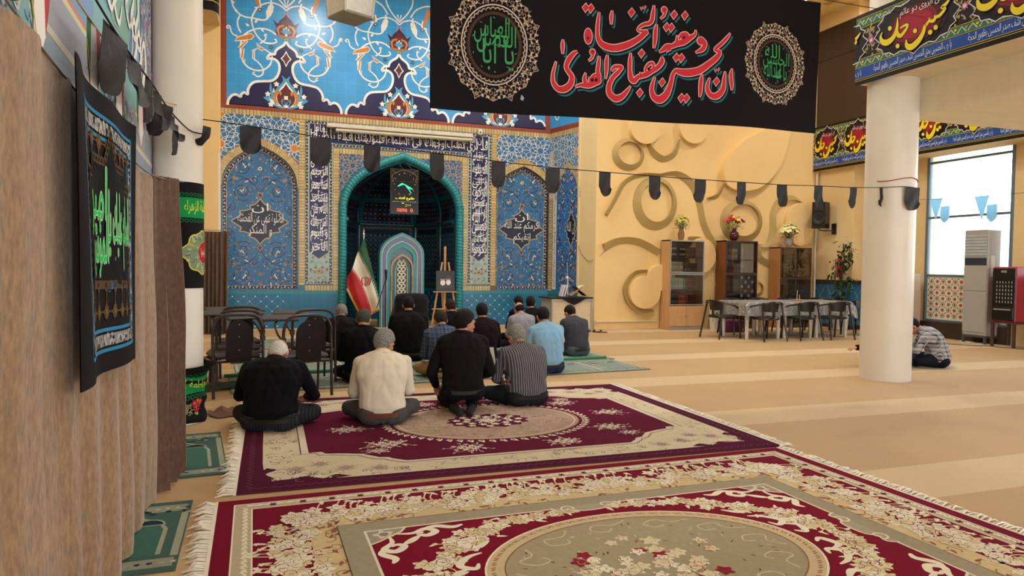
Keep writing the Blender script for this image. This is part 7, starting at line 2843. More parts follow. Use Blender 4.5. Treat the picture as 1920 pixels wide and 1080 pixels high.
# books: one of each kind, then copies stood side by side
PAGE = mat('book_pages', '#cfc4a8', .9)
def book_mesh(name, w, h, d, col, band):
 b = MB()
 b.box(0, w, 0, d, 0, h, .003)
 b.mi = 1
 for f_ in (.18, .30, .72, .84):
  b.box(.0005, w - .0005, -.0012, .002, h * f_, h * f_ + .012)
 b.mi = 2
 b.box(.003, w - .003, .004, d + .001, h - .002, h + .0006)
 return b.mesh(name, [mat('book_' + col, col, .5, var=.1), mat('band_' + band, band, .4), PAGE], 30)


def shelf_of_books(xa, xb, z, kinds, label, group, lean=0):
 """kinds: (how many, width, height, cover, band)"""
 x = xa
 rnd = random.Random(int(xa * 100 + z * 77))
 for n, w, h, col, band in kinds:
  me = book_mesh('book', w * .93, h, .17, col, band)
  first = None
  for i in range(n):
   if x + w > xb:
    break
   if first is None:
    o = bpy.data.objects.new('book', me)
    COL.objects.link(o)
    first = o
   else:
    o = first.copy()
    COL.objects.link(o)
   tag(o, label % {'c': col} if False else label[kinds.index((n, w, h, col, band))], 'book', group)
   o.location = (x, YF + .085 + rnd.uniform(0, .01), z + .001)
   o.rotation_euler = (0, 0, 0)
   x += w + .0008
  x += .004


ZS1 = [1.63, 1.275, .91, .575]
bookcase('light wood bookcase with grey metal door frames and two wooden doors, leftmost', 8.37, 9.25, 2.01, BEECH, ALU, ZS1, True)
shelf_of_books(8.40, 9.22, 1.63, ((6, .030, .235, '#2a2418', '#c9b070'), (2, .034, .22, '#14161c', '#2a2c34'), (5, .028, .225, '#1f2418', '#c9b88a'), (9, .030, .22, '#5d4a3a', '#7c6850')), ('dark gilt-banded book at the left of the top shelf, leftmost bookcase', 'plain black book on the top shelf of the leftmost bookcase', 'dark green gilt-banded book mid top shelf, leftmost bookcase', 'brown book at the right of the top shelf, leftmost bookcase'), 'books on the top shelf of the leftmost bookcase')
shelf_of_books(8.40, 9.22, 1.275, ((10, .028, .25, '#b9b08a', '#4f6f54'), (2, .034, .24, '#b9b4ac', '#2a2428'), (3, .026, .24, '#5a4030', '#8a6c4c'), (9, .030, .225, '#4a382c', '#6a5440')), ('cream and green book on the second shelf, leftmost bookcase', 'white book with dark bands on the second shelf, leftmost bookcase', 'narrow brown book mid second shelf, leftmost bookcase', 'dark brown book at the right of the second shelf, leftmost bookcase'), 'books on the second shelf of the leftmost bookcase')
shelf_of_books(8.40, 9.22, .91, ((11, .033, .255, '#a3b3a0', '#c3ccb6'), (2, .030, .24, '#6f8478', '#9aa898'), (8, .033, .25, '#6a4632', '#8a6040')), ('pale green book on the third shelf, leftmost bookcase', 'grey-green book mid third shelf, leftmost bookcase', 'red-brown book at the right of the third shelf, leftmost bookcase'), 'books on the third shelf of the leftmost bookcase')
shelf_of_books(8.40, 9.22, .575, ((9, .028, .22, '#1a1c18', '#8a8468'), (5, .032, .22, '#9a3a24', '#d0a05a'), (9, .030, .215, '#5c2c22', '#7c4a34')), ('black gilt-lettered book on the bottom shelf, leftmost bookcase', 'red book with gold bands on the bottom shelf, leftmost bookcase', 'dark red book at the right of the bottom shelf, leftmost bookcase'), 'books on the bottom shelf of the leftmost bookcase')
ZS2 = [1.60, 1.275, .89, .56]
bookcase('dark reddish wood bookcase in the middle, with patterned cloth behind its lower door', 9.83, 10.70, 2.03, REDWD, MAROONW, ZS2, False)
shelf_of_books(9.86, 10.40, 1.60, ((6, .032, .24, '#6a5444', '#8f7a5c'), (4, .036, .25, '#8a7450', '#c9b078')), ('faded brown book on the top shelf of the middle bookcase', 'tan gilt-banded book on the top shelf of the middle bookcase'), 'books on the top shelf of the middle bookcase')
shelf_of_books(9.86, 10.45, 1.275, ((7, .034, .235, '#3f3834', '#57504a'), (3, .030, .23, '#6a3a34', '#86564c'), (3, .036, .24, '#4a5058', '#6a7078')), ('dark grey book on the second shelf of the middle bookcase', 'dull red book on the second shelf of the middle bookcase', 'slate book on the second shelf of the middle bookcase'), 'books on the second shelf of the middle bookcase')
shelf_of_books(9.86, 10.66, .89, ((12, .036, .24, '#5f5248', '#7c6c5c'),), ('grey-brown book on the third shelf of the middle bookcase',), 'books on the third shelf of the middle bookcase')
shelf_of_books(9.86, 10.66, .56, ((18, .032, .20, '#221d1a', '#4a4038'),), ('black book on the fourth shelf of the middle bookcase',), 'books on the fourth shelf of the middle bookcase')
il = Inlay(lambda u, v, w: (10.27 + u, YF + .055 - w + .006 * sin(u * 30), .60 + v), .001)
il.grd(0, 0, .37, .62, 16, 2, C('#3d5a64'), 0)
rnd = random.Random(9)
for i in range(4):
 for j in range(6):
  il.flower(.05 + i * .095, .06 + j * .105, .042 if (i + j) % 2 else .03, C('#d8cfae') if (i + j) % 2 else C('#a8242c'), C('#c9a23c') if (i + j) % 2 else C('#5a1018'), 2, 8, 0, C('#20304c'))
tag(il.build('patterned_cloth', BLKA, None, 0), 'floral patterned cloth hung inside the lower right door of the middle bookcase', 'cloth')
b = MB()
b.box(10.27, 10.62, YF + .05, YF + .06, 1.30, 1.97, .002)
tag(b.build('cardboard_sheet', mat('pale_card', '#b9b09c', .6)), 'pale card leaning behind the upper right door of the middle bookcase', 'card')
ZS3 = [1.52, 1.185, .80, .47]
bookcase('tan wood bookcase with dark inside, rightmost of the three', 11.36, 12.26, 1.91, TANW, mat('dark_rail', '#4a3a2c', .4), ZS3, False)
for z, n, c_, lb in ((1.52, 8, '#3a3634', 'top'), (1.185, 16, '#443a34', 'second'), (.80, 17, '#4f453c', 'third'), (.47, 17, '#3a302a', 'fourth')):
 shelf_of_books(11.40 + (.2 if lb == 'top' else .12), 12.2, z, ((n // 2, .036, .22, c_, '#6a6054'), (n - n // 2, .038, .235, '#5a3a2c', '#7c6048')), ('dark grey book on the %s shelf of the rightmost bookcase' % lb, 'brown book on the %s shelf of the rightmost bookcase' % lb), 'books on the %s shelf of the rightmost bookcase' % lb)


# ------------------------------------------------------------------ vases of flowers on the bookcases
def vase(label, x, z, prof, vmat, kind):
 t = thing('flower_vase', label, 'vase', (x, 13.49, z + .001), 0, 'vases of flowers on the bookcases')
 b = MB()
 b.lathe(prof, 24)
 v_ = b.build('vase', vmat, t, 50)
 rnd = random.Random(kind)
 top = prof[-1][1] - .02
 LV = mat('leaf_green', '#4f6a2c', .55, var=.15)
 lv = MB()
 n = (24, 20, 26)[kind]
 pal = (('#d8c84a', '#b9c24a'), ('#b01428', '#d44a6a', '#c9a0b8', '#e0b030'), ('#e6e0a8', '#d6d488'))[kind]
 spread = (.19, .24, .25)[kind]
 for k in range(n):
  a = k * 2.4
  q = math.sqrt((k + .5) / n)
  p = Vector((spread * q * cos(a), spread * q * .8 * sin(a), top + .13 + (.20 if kind != 2 else .22) * (1 - q * q * .7) * rnd.uniform(.75, 1.1)))
  st = MB()
  st.tube(crom([(0, 0, top - .05), (p.x * .4, p.y * .4, top + .06), tuple(p)], 4), .003, 5)
  s_ = st.build('stem', LV, t, 60)
  fl = MB()
  np_ = (5, 6, 6)[kind]
  nrm = (p - Vector((0, 0, top))).normalized()
  xa = nrm.orthogonal().normalized()
  ya = nrm.cross(xa)
  r = (.045, .075, .085)[kind]
  for j in range(np_):
   an = j * 2 * PI / np_
   d = xa * cos(an) + ya * sin(an)
   e = xa * -sin(an) + ya * cos(an)
   c_ = p
   row = []
   for f_, wd, up in ((.05, .12, 0), (.4, .36, .18), (.75, .34, .16), (1.05, .06, -.02)):
    row.append([c_ + d * r * f_ + nrm * r * up - e * r * wd, c_ + d * r * f_ + nrm * r * (up + .05), c_ + d * r * f_ + nrm * r * up + e * r * wd])
   fl.rings(row, False, False)
  fl.ball(tuple(p + nrm * .004), r * .18, 8, 6)
  fl.build('blossom', mat('petal_' + pal[k % len(pal)], pal[k % len(pal)], .6, var=.1), s_, 60)
 for k in range((110, 60, 130)[kind]):
  a, q, h = rnd.random() * 6.28, rnd.random() ** .5, rnd.random()
  c_ = Vector((spread * .95 * q * cos(a), spread * .75 * q * sin(a), top + .02 + .22 * h * (1 - .5 * q)))
  d = Vector((cos(a), sin(a), rnd.uniform(-.5, .8))).normalized()
  e = d.cross(Vector((0, 0, 1))).normalized()
  L = rnd.uniform(.04, .075)
  lv.rings([[c_ - e * .002, c_ + e * .002], [c_ + d * L * .45 - e * L * .25, c_ + d * L * .45 + e * L * .25], [c_ + d * L - e * .001, c_ + d * L + e * .001]], False, False)
 lv.build('leaves', LV if kind != 2 else mat('dull_leaf', '#5f5a44', .6, var=.15), t, 60)


vase('tall woven vase with small yellow flowers on the leftmost bookcase', 8.69, 2.01, [(.05, 0), (.06, .02), (.075, .10), (.07, .17), (.048, .22), (.06, .25), (.05, .245)], mat('woven_vase', '#8a6238', .6, var=.2, scale=30, bump=.5, bscale=60), 0)
vase('round maroon vase with red and pink flowers on the middle bookcase', 10.10, 2.03, [(.05, 0), (.09, .04), (.115, .11), (.10, .18), (.05, .225), (.045, .26), (.06, .275), (.05, .27)], mat('maroon_glaze', '#4a1620', .15, var=.2, scale=20), 1)
vase('grey stone vase with cream lilies on the rightmost bookcase', 11.66, 1.91, [(.05, 0), (.075, .03), (.105, .12), (.10, .19), (.075, .21), (.065, .205)], mat('stone_glaze', '#9a908c', .3, var=.2, scale=20), 2)

# ------------------------------------------------------------------ plants
def foliage(t, name, centres, n, L0, L1, m, seed, spread):
 rnd = random.Random(seed)
 b = MB()
 for k in range(n):
  c0 = Vector(rnd.choice(centres))
  c_ = c0 + Vector((rnd.gauss(0, spread), rnd.gauss(0, spread), rnd.gauss(0, spread)))
  d = Vector((rnd.gauss(0, 1), rnd.gauss(0, 1), rnd.gauss(-.35, .6))).normalized()
  e = d.cross(Vector((0, 0, 1)))
  e = e.normalized() if e.length > .01 else Vector((1, 0, 0))
  L = rnd.uniform(L0, L1)
  w = L * .22
  b.rings([[c_ - e * .002, c_ + e * .002], [c_ + d * L * .3 - e * w, c_ + d * L * .3 + e * w], [c_ + d * L * .7 - e * w * .8 + Vector((0, 0, -.01)), c_ + d * L * .7 + e * w * .8 + Vector((0, 0, -.01))], [c_ + d * L - e * .002 + Vector((0, 0, -.03)), c_ + d * L + e * .002 + Vector((0, 0, -.03))]], False, False)
 o = b.build(name, m, t, 60)
 return o


DKLEAF = mat('dark_leaf', '#2f4a24', .45, var=.2)
t = thing('potted_plant', 'tall leafy potted plant against the blue tiled dado by the right column', 'plant', (12.46, 12.66, 0))
b = MB()
b.lathe([(.12, .0), (.15, .02), (.19, .42), (.20, .45), (.17, .45), (.16, .40)], 24)
b.build('pot', PVCW, t, 50)
b = MB()
st = [(0, 0, .38), (.03, .0, .8), (-.03, .02, 1.2), (.06, 0, 1.6), (.02, 0, 2.0)]
b.tube(crom(st, 5), .012, 7)
b.tube([(-.16, 0, .4), (-.20, 0, 1.38)], .014, 7)
b.build('stem', mat('plant_stem', '#4a3a24', .8), t)
foliage(t, 'leaves', [(0, 0, .72), (.10, 0, .85), (-.10, 0, .80), (.16, 0, 1.02), (-.05, 0, 1.0), (-.18, 0, 1.25), (-.04, 0, 1.5), (.08, 0, 1.55), (.04, 0, 1.85), (.12, 0, 1.95), (.20, 0, 1.7), (.22, 0, 1.15), (-.14, 0, 1.62)], 330, .07, .15, DKLEAF, 4, .075)
t = thing('potted_plant', 'small striped plant in a tall white pot beside the leftmost bookcase', 'plant', (9.47, 13.30, 0))
b = MB()
b.lathe([(.085, 0), (.09, .02), (.12, .48), (.125, .50), (.11, .50), (.10, .46)], 20)
b.build('pot', PVCW, t, 50)
for k in range(6):
 b = MB()
 a = k * 1.05
 b.rings([[Vector((.04 * cos(a) + (q * q) * .10 * cos(a) - w * sin(a), .04 * sin(a) + q * q * .10 * sin(a) + w * cos(a), .45 + q * (.26 + .05 * (k % 3)))) for w in (-.022 * sin(PI * min(.97, q * .9 + .12)), .022 * sin(PI * min(.97, q * .9 + .12)))] for q in (0, .3, .6, .85, 1)], False, False)
 b.build('leaf', mat('striped_leaf', '#5f7a34', .5, var=.25, scale=30), t, 60)
b = MB()
b.tube([(9.44, 13.5, .01), (9.72, 13.62, 1.05)], .008, 7)
tag(b.build('stick', TANW), 'thin wooden stick leaning between the left and middle bookcases', 'stick')
b = MB()
b.box(9.30, 9.82, 12.7, 12.95, .0, .27, .03)
tag(b.build('cloth_bundle', mat('floral_bundle', '#6f2a44', .8, var=.25, scale=14)), 'dark red floral cloth bundle under the table before the middle bookcase', 'cloth')

# ------------------------------------------------------------------ things on the right-hand wall
t = thing('loudspeaker', 'black loudspeaker on a wall bracket above the potted plant', 'speaker', (12.46, 13.38, 2.38))
b = MB()
P = [(-.13, -.15), (.17, -.17), (.17, .17), (-.13, .15)]
b.T = Matrix.Rotation(.55, 4, 'Z')
b.rings([[(x, y, z) for x, y in P] for z in (0, .62)])
b.build('cabinet', PVCK, t)
b = MB()
b.T = Matrix.Rotation(.55, 4, 'Z') @ Matrix.Translation((-.131, 0, .22)) @ Matrix.Rotation(-PI / 2, 4, 'Y')
b.lathe([(.135, 0), (.14, .008), (.12, .012), (.05, -.02), (.03, .0)], 24)
b.build('woofer', mat('speaker_cone', '#1c1d20', .6), t, 60)
b = MB()
b.T = Matrix.Rotation(.55, 4, 'Z')
b.box(-.136, -.13, -.11, .11, .42, .57, .003)
b.build('horn', mat('speaker_cone', '#1c1d20', .6), t)
b = MB()
b.tube([(.0, .0, -.0), (.0, .0, -.05), (.20, -.02, -.05), (.32, -.10, -.05)], .014, 8)
b.box(.305, .338, -.18, -.05, -.14, .12, .004)
b.build('bracket', PVCK, t)
b = MB()
b.tube([(PX - .07, YY - .05, .02), (PX - .07, YY - .05, 3.78)], .028, 10)
tag(b.build('conduit', WHITE), 'white vertical conduit in the corner behind the loudspeaker', 'pipe')
t = thing('fire_extinguisher', 'red fire extinguisher hung on the wall behind the tall plant', 'fire extinguisher', (PX - .09, 12.98, 1.22))
b = MB()
b.lathe([(.06, 0), (.075, .02), (.075, .36), (.05, .42), (.025, .44)], 20)
b.build('cylinder', mat('red_enamel', '#a8202c', .3), t, 50)
b = MB()
b.box(-.02, .02, -.05, .05, .44, .50, .008)
b.tube([(0, .04, .46), (-.05, .08, .40), (-.07, .07, .15)], .009, 6)
b.build('valve', PVCK, t)

t = thing('air_conditioner', 'tall white floor-standing air conditioner in front of the window', 'air conditioner', (12.93, 9.80, 0))
GREYEDP = mat('shaded_enamel', '#a6a39c', .35, var=.02)  # white enamel greyed: the backlit shade is put into the colour
b = MB()
b.box(0, .34, -.245, .245, .15, 2.20, .018)
b.build('cabinet', GREYEDP, t)
b = MB()
b.box(-.012, .0, -.22, .22, 1.52, 1.66, .004)
b.build('outlet', mat('dark_grille', '#2a343c', .4), t)
b = MB()
for k in range(7):
 b.box(-.010, .0, -.22, .22, 1.70 + k * .06, 1.745 + k * .06, .004)
b.build('grille', mat('pale_grille', '#a9b4ba', .4), t)
for z0, z1 in ((1.02, 1.48), (.22, 1.0)):
 b = MB()
 b.box(-.012, .001, -.232, .232, z0, z1, .006)
 b.build('front_panel', GREYEDP, t)
b = MB()
b.box(.08, .18, -.247, -.244, 1.30, 1.70)
b.build('label_sheet', mat('paper', '#d6d4cc', .7), t)
b = MB()
for x in (.02, .32):
 for y in (-.22, .22):
  b.box(x - .02, x + .02, y - .02, y + .02, 0, .13)
b.box(0, .34, -.245, .245, .12, .15)
b.build('stand', mat('grey_steel', '#4a4f54', .5), t)
t = thing('air_cooler', 'red evaporative cooler with black grille on a brown stand, at the right edge', 'air cooler', (12.80, 9.15, 0))
b = MB()
b.box(0.02, .48, -.22, .22, .47, 1.49, .015)
b.build('cabinet', mat('red_sheet_metal', '#a01c30', .4, var=.05), t)
b = MB()
b.box(0, .02, -.21, .21, .50, 1.46, .006)
f_ = b.build('front', PVCK, t)
b = MB()
for k in range(7):
 b.box(-.012, .0, -.19, .19, .80 + k * .072, .812 + k * .072)
b.build('louvre', PVCK, f_)
for k in range(6):
 for j in range(6):
  b = MB()
  b.box(-.006, .001, .12 - k * .055 - .008, .12 - k * .055 + .008, .822 + j * .072, .862 + j * .072)
  b.build('vane', mat('grey_vane', '#9aa0a4', .4), f_)
b = MB()
b.box(-.02, .0, -.20, .20, .52, .74, .01)
b.build('water_tank', PVCK, t)
b = MB()
b.box(-.024, -.018, -.16, .16, .69, .71)
b.build('handle', mat('grey_vane', '#9aa0a4', .4), t)
b = MB()
b.box(-.004, .001, -.05, .05, 1.38, 1.42, .002)
b.build('badge', mat('silver_badge', '#b9bcc0', .3, .8), t)
b = MB()
for x in (.03, .47):
 for y in (-.20, .20):
  b.box(x - .022, x + .022, y - .022, y + .022, 0, .45)
b.box(.0, .50, -.23, .23, .44, .47)
b.build('stand', mat('brown_steel', '#4a352c', .5), t)
for lab, pts in (('tangled pale cable on the floor under the air conditioner', [(12.75, 10.2, .008), (12.7, 9.9, .008), (12.85, 9.75, .03), (13.0, 9.9, .008), (12.9, 10.05, .02), (12.8, 9.8, .008), (13.05, 9.6, .008)]), ('dark cable trailing on the carpet in front of the red cooler', [(12.2, 9.8, .008), (12.5, 9.4, .008), (12.68, 9.3, .008), (12.75, 8.9, .008), (12.9, 8.75, .008)])):
 b = MB()
 b.tube(crom(pts, 6), .006, 6)
 tag(b.build('cable', PVCK if 'dark' in lab else PVCW), lab, 'cable')
t = thing('small_cabinet', 'pale narrow cabinet beside the window, half hidden by the right column', 'cabinet', (12.86, 11.30, 0))
b = MB()
b.box(-.16, .20, -.21, .21, .0, .98, .006)
b.build('body', mat('pale_laminate', '#c9b4a4', .5, var=.04), t)
b = MB()
b.box(-.13, .20, -.20, .20, .98, 1.32, .006)
b.build('top_box', mat('pale_laminate_top', '#d2c2b4', .5, var=.04), t)
b = MB()
b.box(-.166, -.16, -.19, .19, .06, .80, .003)
b.build('door', mat('pale_laminate', '#c9b4a4', .5, var=.04), t)

# ------------------------------------------------------------------ desk and what stands on it
t = thing('desk', 'pale wood desk with aluminium edges in the corner by the tiled wall', 'desk', (5.99, 13.64, 0))
LIGHTW = mat('pale_oak', '#cdbb98', .5, var=.06, scale=4, stretch=(1, 9, 9))
b = MB()
b.box(-.44, .44, -.29, -.27, .09, .70)
b.build('front_panel', LIGHTW, t)
for sx in (-1, 1):
 b = MB()
 b.box(sx * .45 - .012, sx * .45 + .012, -.28, .29, .0, .70)
 b.build('side_panel', mat('grey_laminate', '#a9a79c', .5), t)
 b = MB()
 b.box(sx * .45 - .018, sx * .45 + .018, -.305, -.265, .0, .71, .004)
 b.build('edge_post', ALU, t)
b = MB()
b.box(-.45, .45, -.30, -.27, .66, .71, .003)
b.box(-.45, .45, -.30, -.27, .05, .09, .003)
b.build('edge_rail', ALU, t)
b = MB()
b.box(-.52, .48, -.31, .30, .715, .745, .004)
b.build('top', PVCK, t)
b = MB()
def dc(u, v):
 x = -.30 + .62 * u
 if v < .5:
  return (x, .28 - v * 2 * .60, .7475 + .002 * sin(u * 9))
 q = (v - .5) * 2
 hang = .155 * (1 - abs(2 * u - 1.05) ** 1.1) + .01
 return (x + .02 * sin(q * 3), -.318 - .012 * q - .008 * sin(u * 12), .7475 - q * hang)
b.grid(dc, 24, 16)
o = tag(b.build('black_cloth', BLK, None, 60), 'black cloth with hanging point laid over the desk top', 'cloth')
o.location = (5.99, 13.64, 0)
t = thing('book_stand', 'crossed wooden book stand holding an open book on the desk', 'book stand', (6.22, 13.62, .752))
for sx in (-1, 1):
 b = MB()
 b.T = Matrix.Rotation(sx * .95, 4, 'Y')
 b.box(-.010, .010, -.10, .10, -.02, .30, .004)
 b.T = Matrix.Translation((sx * -.10, 0, .075)) @ Matrix.Rotation(sx * .95, 4, 'Y')
 b.V = []
 b.F = []
 b.M = []
 b.C = []
 b.box(-.010, .010, -.10 if sx < 0 else -.098, .10, -.10, .22, .004)
 b.build('board', TANW if sx > 0 else MAROONW, t)
b = MB()
for sx in (-1, 1):
 b.grid(lambda u, v, s_=sx: (s_ * u * .15, (v - .5) * .2, .165 + u * .075 + .02 * sin(PI * u)), 8, 2)
tag(b.build('open_book', mat('paper', '#d6d4cc', .7), None, 60), 'open book lying on the crossed wooden stand', 'book').location = (6.22, 13.62, .752)
for k, lab in enumerate(('white book leaning upright on the desk, left one', 'white book leaning upright on the desk beside the chrome stand')):
 b = MB()
 b.T = Matrix.Rotation(.25, 4, 'Y')
 b.box(-.012, .012, -.09, .09, 0, .25, .002)
 o = tag(b.build('white_book', mat('paper', '#d6d4cc', .7)), lab, 'book')
 o.location = (5.86 + k * .055, 13.66, .752)
t = thing('microphone_stand', 'chrome microphone stand rising from the desk', 'stand', (6.02, 13.70, .752))
b = MB()
b.tube([(0, 0, .0), (0, 0, .72)], .010, 10)
b.tube([(.022, 0, .0), (.022, 0, .40)], .006, 8)
b.build('pole', CHROME, t)
b = MB()
b.box(-.025, .025, -.025, .025, .38, .43, .006)
b.build('clamp', PVCW, t)
for k, (lab, c) in enumerate((('black sandal on the floor at the foot of the plaster corner', '#1c1a18'), ('brown sandal on the floor at the foot of the plaster corner', '#5a4028'))):
 b = MB()
 P = [(.03 * math.copysign(abs(cos(a)) ** .7, cos(a)) + .0, .12 * sin(a)) for a in np.linspace(0, 2 * PI, 18, endpoint=False)]
 b.prism(P, 0, .02)
 sh_ = b
 t = thing('sandal', lab, 'shoe', (6.52 + .13 * k, 13.30 - .05 * k, .001), .6, 'sandals by the desk')
 sh_.build('sole', mat('sole_' + c, c, .7), t)
 b = MB()
 b.tube([(-.032, .03, .018), (-.02, .035, .05), (.02, .035, .05), (.032, .03, .018)], .012, 6)
 b.build('strap', mat('sole_' + c, c, .7), t)

# ------------------------------------------------------------------ in front of the niche
t = thing('niche_portal', 'small blue arched portal standing in the prayer niche', 'portal', (2.765, 15.36, 0))
def arch_frame(b, hw0, zs0, za0, hw1, zs1, za1, y0, y1, zb=0.0):
 A = [(hw0, zb)] + arch(0, hw0, zs0, za0, 12, .55) + [(-hw0, zb)]
 B_ = [(hw1, zb)] + arch(0, hw1, zs1, za1, 12, .55) + [(-hw1, zb)]
 rr = []
 for (xa, za), (xb, zb_) in zip(A, B_):
  rr.append([(xa, y0, za), (xb, y0, zb_), (xb, y1, zb_), (xa, y1, za)])
 b.rings(rr)
b = MB()
arch_frame(b, .495, 1.57, 2.09, .455, 1.565, 2.045, -.03, .30)
b.build('outer_moulding', GLZ, t, 50)
b = MB()
arch_frame(b, .455, 1.565, 2.045, .345, 1.54, 1.90, -.015, .28)
b.build('tiled_band', mat('speckled_blue_tile', '#46527c', .25, var=.35, scale=70), t, 40)
b = MB()
for h0, z0_, a0_ in ((.452, 1.563, 2.04), (.348, 1.542, 1.905)):
 arch_frame(b, h0, z0_, a0_, h0 - .016, z0_ - .004, a0_ - .018, -.022, .0)
b.build('pale_bead', mat('cream_bead', '#c9bf9a', .4), t, 40)
b = MB()
arch_frame(b, .345, 1.54, 1.90, .25, 1.50, 1.77, -.002, .26)
b.build('inner_band', GLZ, t, 40)
b = MB()
arch_frame(b, .25, 1.30, 1.62, .215, 1.285, 1.575, -.03, .24)
b.build('tan_moulding', mat('tan_glaze', '#b07a50', .3, var=.06), t, 50)
b = MB()
b.prism([(.34, 0)] + arch(0, .34, 1.54, 1.88, 10, .55) + [(-.34, 0)], .05, .24, lambda u, v, w: (u, w, v))
b.build('back_panel', GLZD, t, 40)
il = Inlay(lambda u, v, w: (u, .045 - w, v), .001)
P_ = [(.13, .3)] + arch(0, .13, 1.22, 1.48, 10, .55) + [(-.13, .3)]
il.poly([(.19, .25)] + arch(0, .19, 1.26, 1.54, 10, .55) + [(-.19, .25)], C('#1d6a70'), 0)
il.poly(P_, C('#29484c'), 1)
il.stroke(P_, .012, C('#b9b48c'), 2)
for k in range(9):
 z = .40 + k * .125
 for sx in (-1, 1):
  il.stroke([(sx * x, z + y) for x, y in crom([(0, -.04), (.06, -.03), (.085, .02), (.04, .05), (0, .02)], 4)], .022, C('#d6cfa8'), 3)
  il.leaf(sx * .03, z + .06, PI / 2 - sx * .7, .06, .03, C('#d6cfa8'), 3)
 il.diamond(0, z, .022, .03, C('#d6cfa8'), 3)
il.build('painted_panel', TILE_S, t, 0)
for sx in (-1, 1):
 b = MB()
 b.lathe([(.02, 0), (.024, .04), (.016, .08), (.024, .12), (.016, .16), (.024, .2), (.016, .24), (.022, .28), (.014, .32)], 10, (sx * .232, -.03, .82))
 b.build('turned_post', mat('tan_glaze', '#b07a50', .3, var=.06), t, 60)

# draped chair
t = thing('draped_chair', 'armchair under a black drape in front of the prayer niche', 'chair', (2.40, 12.55, 0))
b = MB()
rr = []
for k, (z, sx_, sy_, oy) in enumerate(((.01, .34, .34, 0), (.40, .33, .33, 0), (.62, .32, .28, .04), (.80, .305, .16, .14), (.95, .30, .11, .18), (1.04, .28, .09, .19), (1.085, .22, .06, .19), (1.10, .12, .03, .19))):
 rr.append([(sx_ * math.copysign(abs(cos(a)) ** .55, cos(a)) * (1 + (.025 * sin(a * 9) if k < 3 else 0)), oy * -1 + sy_ * math.copysign(abs(sin(a)) ** .55, sin(a)) * (1 + (.025 * sin(a * 9) if k < 3 else 0)), z) for a in np.linspace(0, 2 * PI, 48, endpoint=False)])
b.rings([[(p[0], p[1], p[2] * .80) for p in r] for r in rr])
b.build('drape', BLK, t, 60)
# microphone stand on the floor
t = thing('microphone_stand', 'black microphone stand before the niche, left of the draped chair', 'stand', (1.98, 12.6, 0))
b = MB()
b.tube([(0, 0, .02), (0, 0, 1.12)], .011, 8)
b.tube([(-.16, 0, .60), (.02, 0, 1.18)], .008, 8)
b.build('pole', PVCK, t)
for k in range(3):
 b = MB()
 b.tube([(0, 0, .14), (.24 * cos(k * 2.1), .24 * sin(k * 2.1), .01)], .010, 6)
 b.build('leg', PVCK, t)
b = MB()
b.lathe([(.016, 0), (.02, .1), (.028, .13), (.03, .17), (.016, .195)], 12, (0, 0, 1.10))
b.build('microphone', PVCK, t, 60)

# national flag on its pole
FLX, FLY = 1.90, 15.12
t = thing('flag', 'green, white and red national flag draped on a gold pole beside the niche', 'flag', (FLX, FLY, 0))
BRASS = mat('brass', '#b9933c', .25, 1.0)
b = MB()
b.tube([(0, 0, .03), (0, 0, 2.02)], .013, 10)
b.lathe([(.013, 0), (.03, .02), (.012, .05), (.018, .07), (.003, .14)], 10, (0, 0, 2.0))
b.build('pole', mat('pale_brass', '#d9cfae', .3, .7), t)
b = MB()
b.lathe([(.13, .002), (.13, .012), (.10, .03), (.04, .05), (.02, .10)], 24)
b.build('base', BRASS, t, 50)
def fpx(P):
 # outline points measured from the pole foot, in metres
 return [(x, z) for x, z in P]
def ff(u, v, w):
 return (u, -.05 - .035 * sin(18 * u + 5 * v) - .02 * sin(9 * v + 2) - w, v)
il = Inlay(ff, .0012)
GP = [(.0, 1.93), (-.12, 1.66), (.0, 1.40), (.10, 1.20), (.21, .95), (.30, .66), (.345, .43), (.33, .62), (.265, .95), (.19, 1.22), (.10, 1.58), (.02, 1.90)]
WPo = [(-.12, 1.66), (-.25, 1.28), (-.12, 1.10), (.02, .80), (.10, .56), (.17, .33), (.345, .43), (.30, .66), (.21, .95), (.10, 1.20), (.0, 1.40)]
RP_ = [(-.25, 1.28), (-.355, 1.10), (-.345, .86), (-.19, .54), (.02, .19), (.17, .33), (.10, .56), (.02, .80), (-.12, 1.10)]
def fine_poly(P, col):
 ids = [il.pt(u, v, 0) for u, v in P]
 n0 = len(il.F)
 tri = tessellate_polygon([[Vector((u, v, 0)) for u, v in P]])
 def sub(a, b_, c, d):
  if d == 0:
   il.f([il.pt(*q, 0) for q in (a, b_, c)], col)
   return
  m = lambda p, q: ((p[0] + q[0]) / 2, (p[1] + q[1]) / 2)
  ab, bc, ca = m(a, b_), m(b_, c), m(c, a)
  for q in ((a, ab, ca), (ab, b_, bc), (ca, bc, c), (ab, bc, ca)):
   sub(*q, d - 1)
 for q in tri:
  sub(*[P[k] for k in q], 3)
fine_poly(GP, C('#0f4a2a'))
fine_poly(WPo, C('#d9d3c4'))
fine_poly(RP_, C('#a3101c'))
def kufic(P, c):
 Q = crom(P, 5)
 for k, (x, z) in enumerate(Q[::1]):
  a = .022
  il.stroke([(x, z - a), (x, z + a), (x + .02, z + a), (x + .02, z - a * .3)], .006, c, 2)
il.stroke(crom([(-.12, 1.66), (.0, 1.40), (.10, 1.20), (.21, .95), (.30, .66), (.345, .43)], 6), .035, C('#1c5a38'), 1)
il.stroke(crom([(-.25, 1.28), (-.12, 1.10), (.02, .80), (.10, .56), (.17, .33)], 6), .035, C('#b8464a'), 1)
kufic([(-.11, 1.62), (.0, 1.39), (.10, 1.19), (.21, .93), (.30, .64)], C('#c9cfc0'))
kufic([(-.24, 1.25), (-.12, 1.08), (.02, .78), (.10, .54)], C('#dfc4bc'))
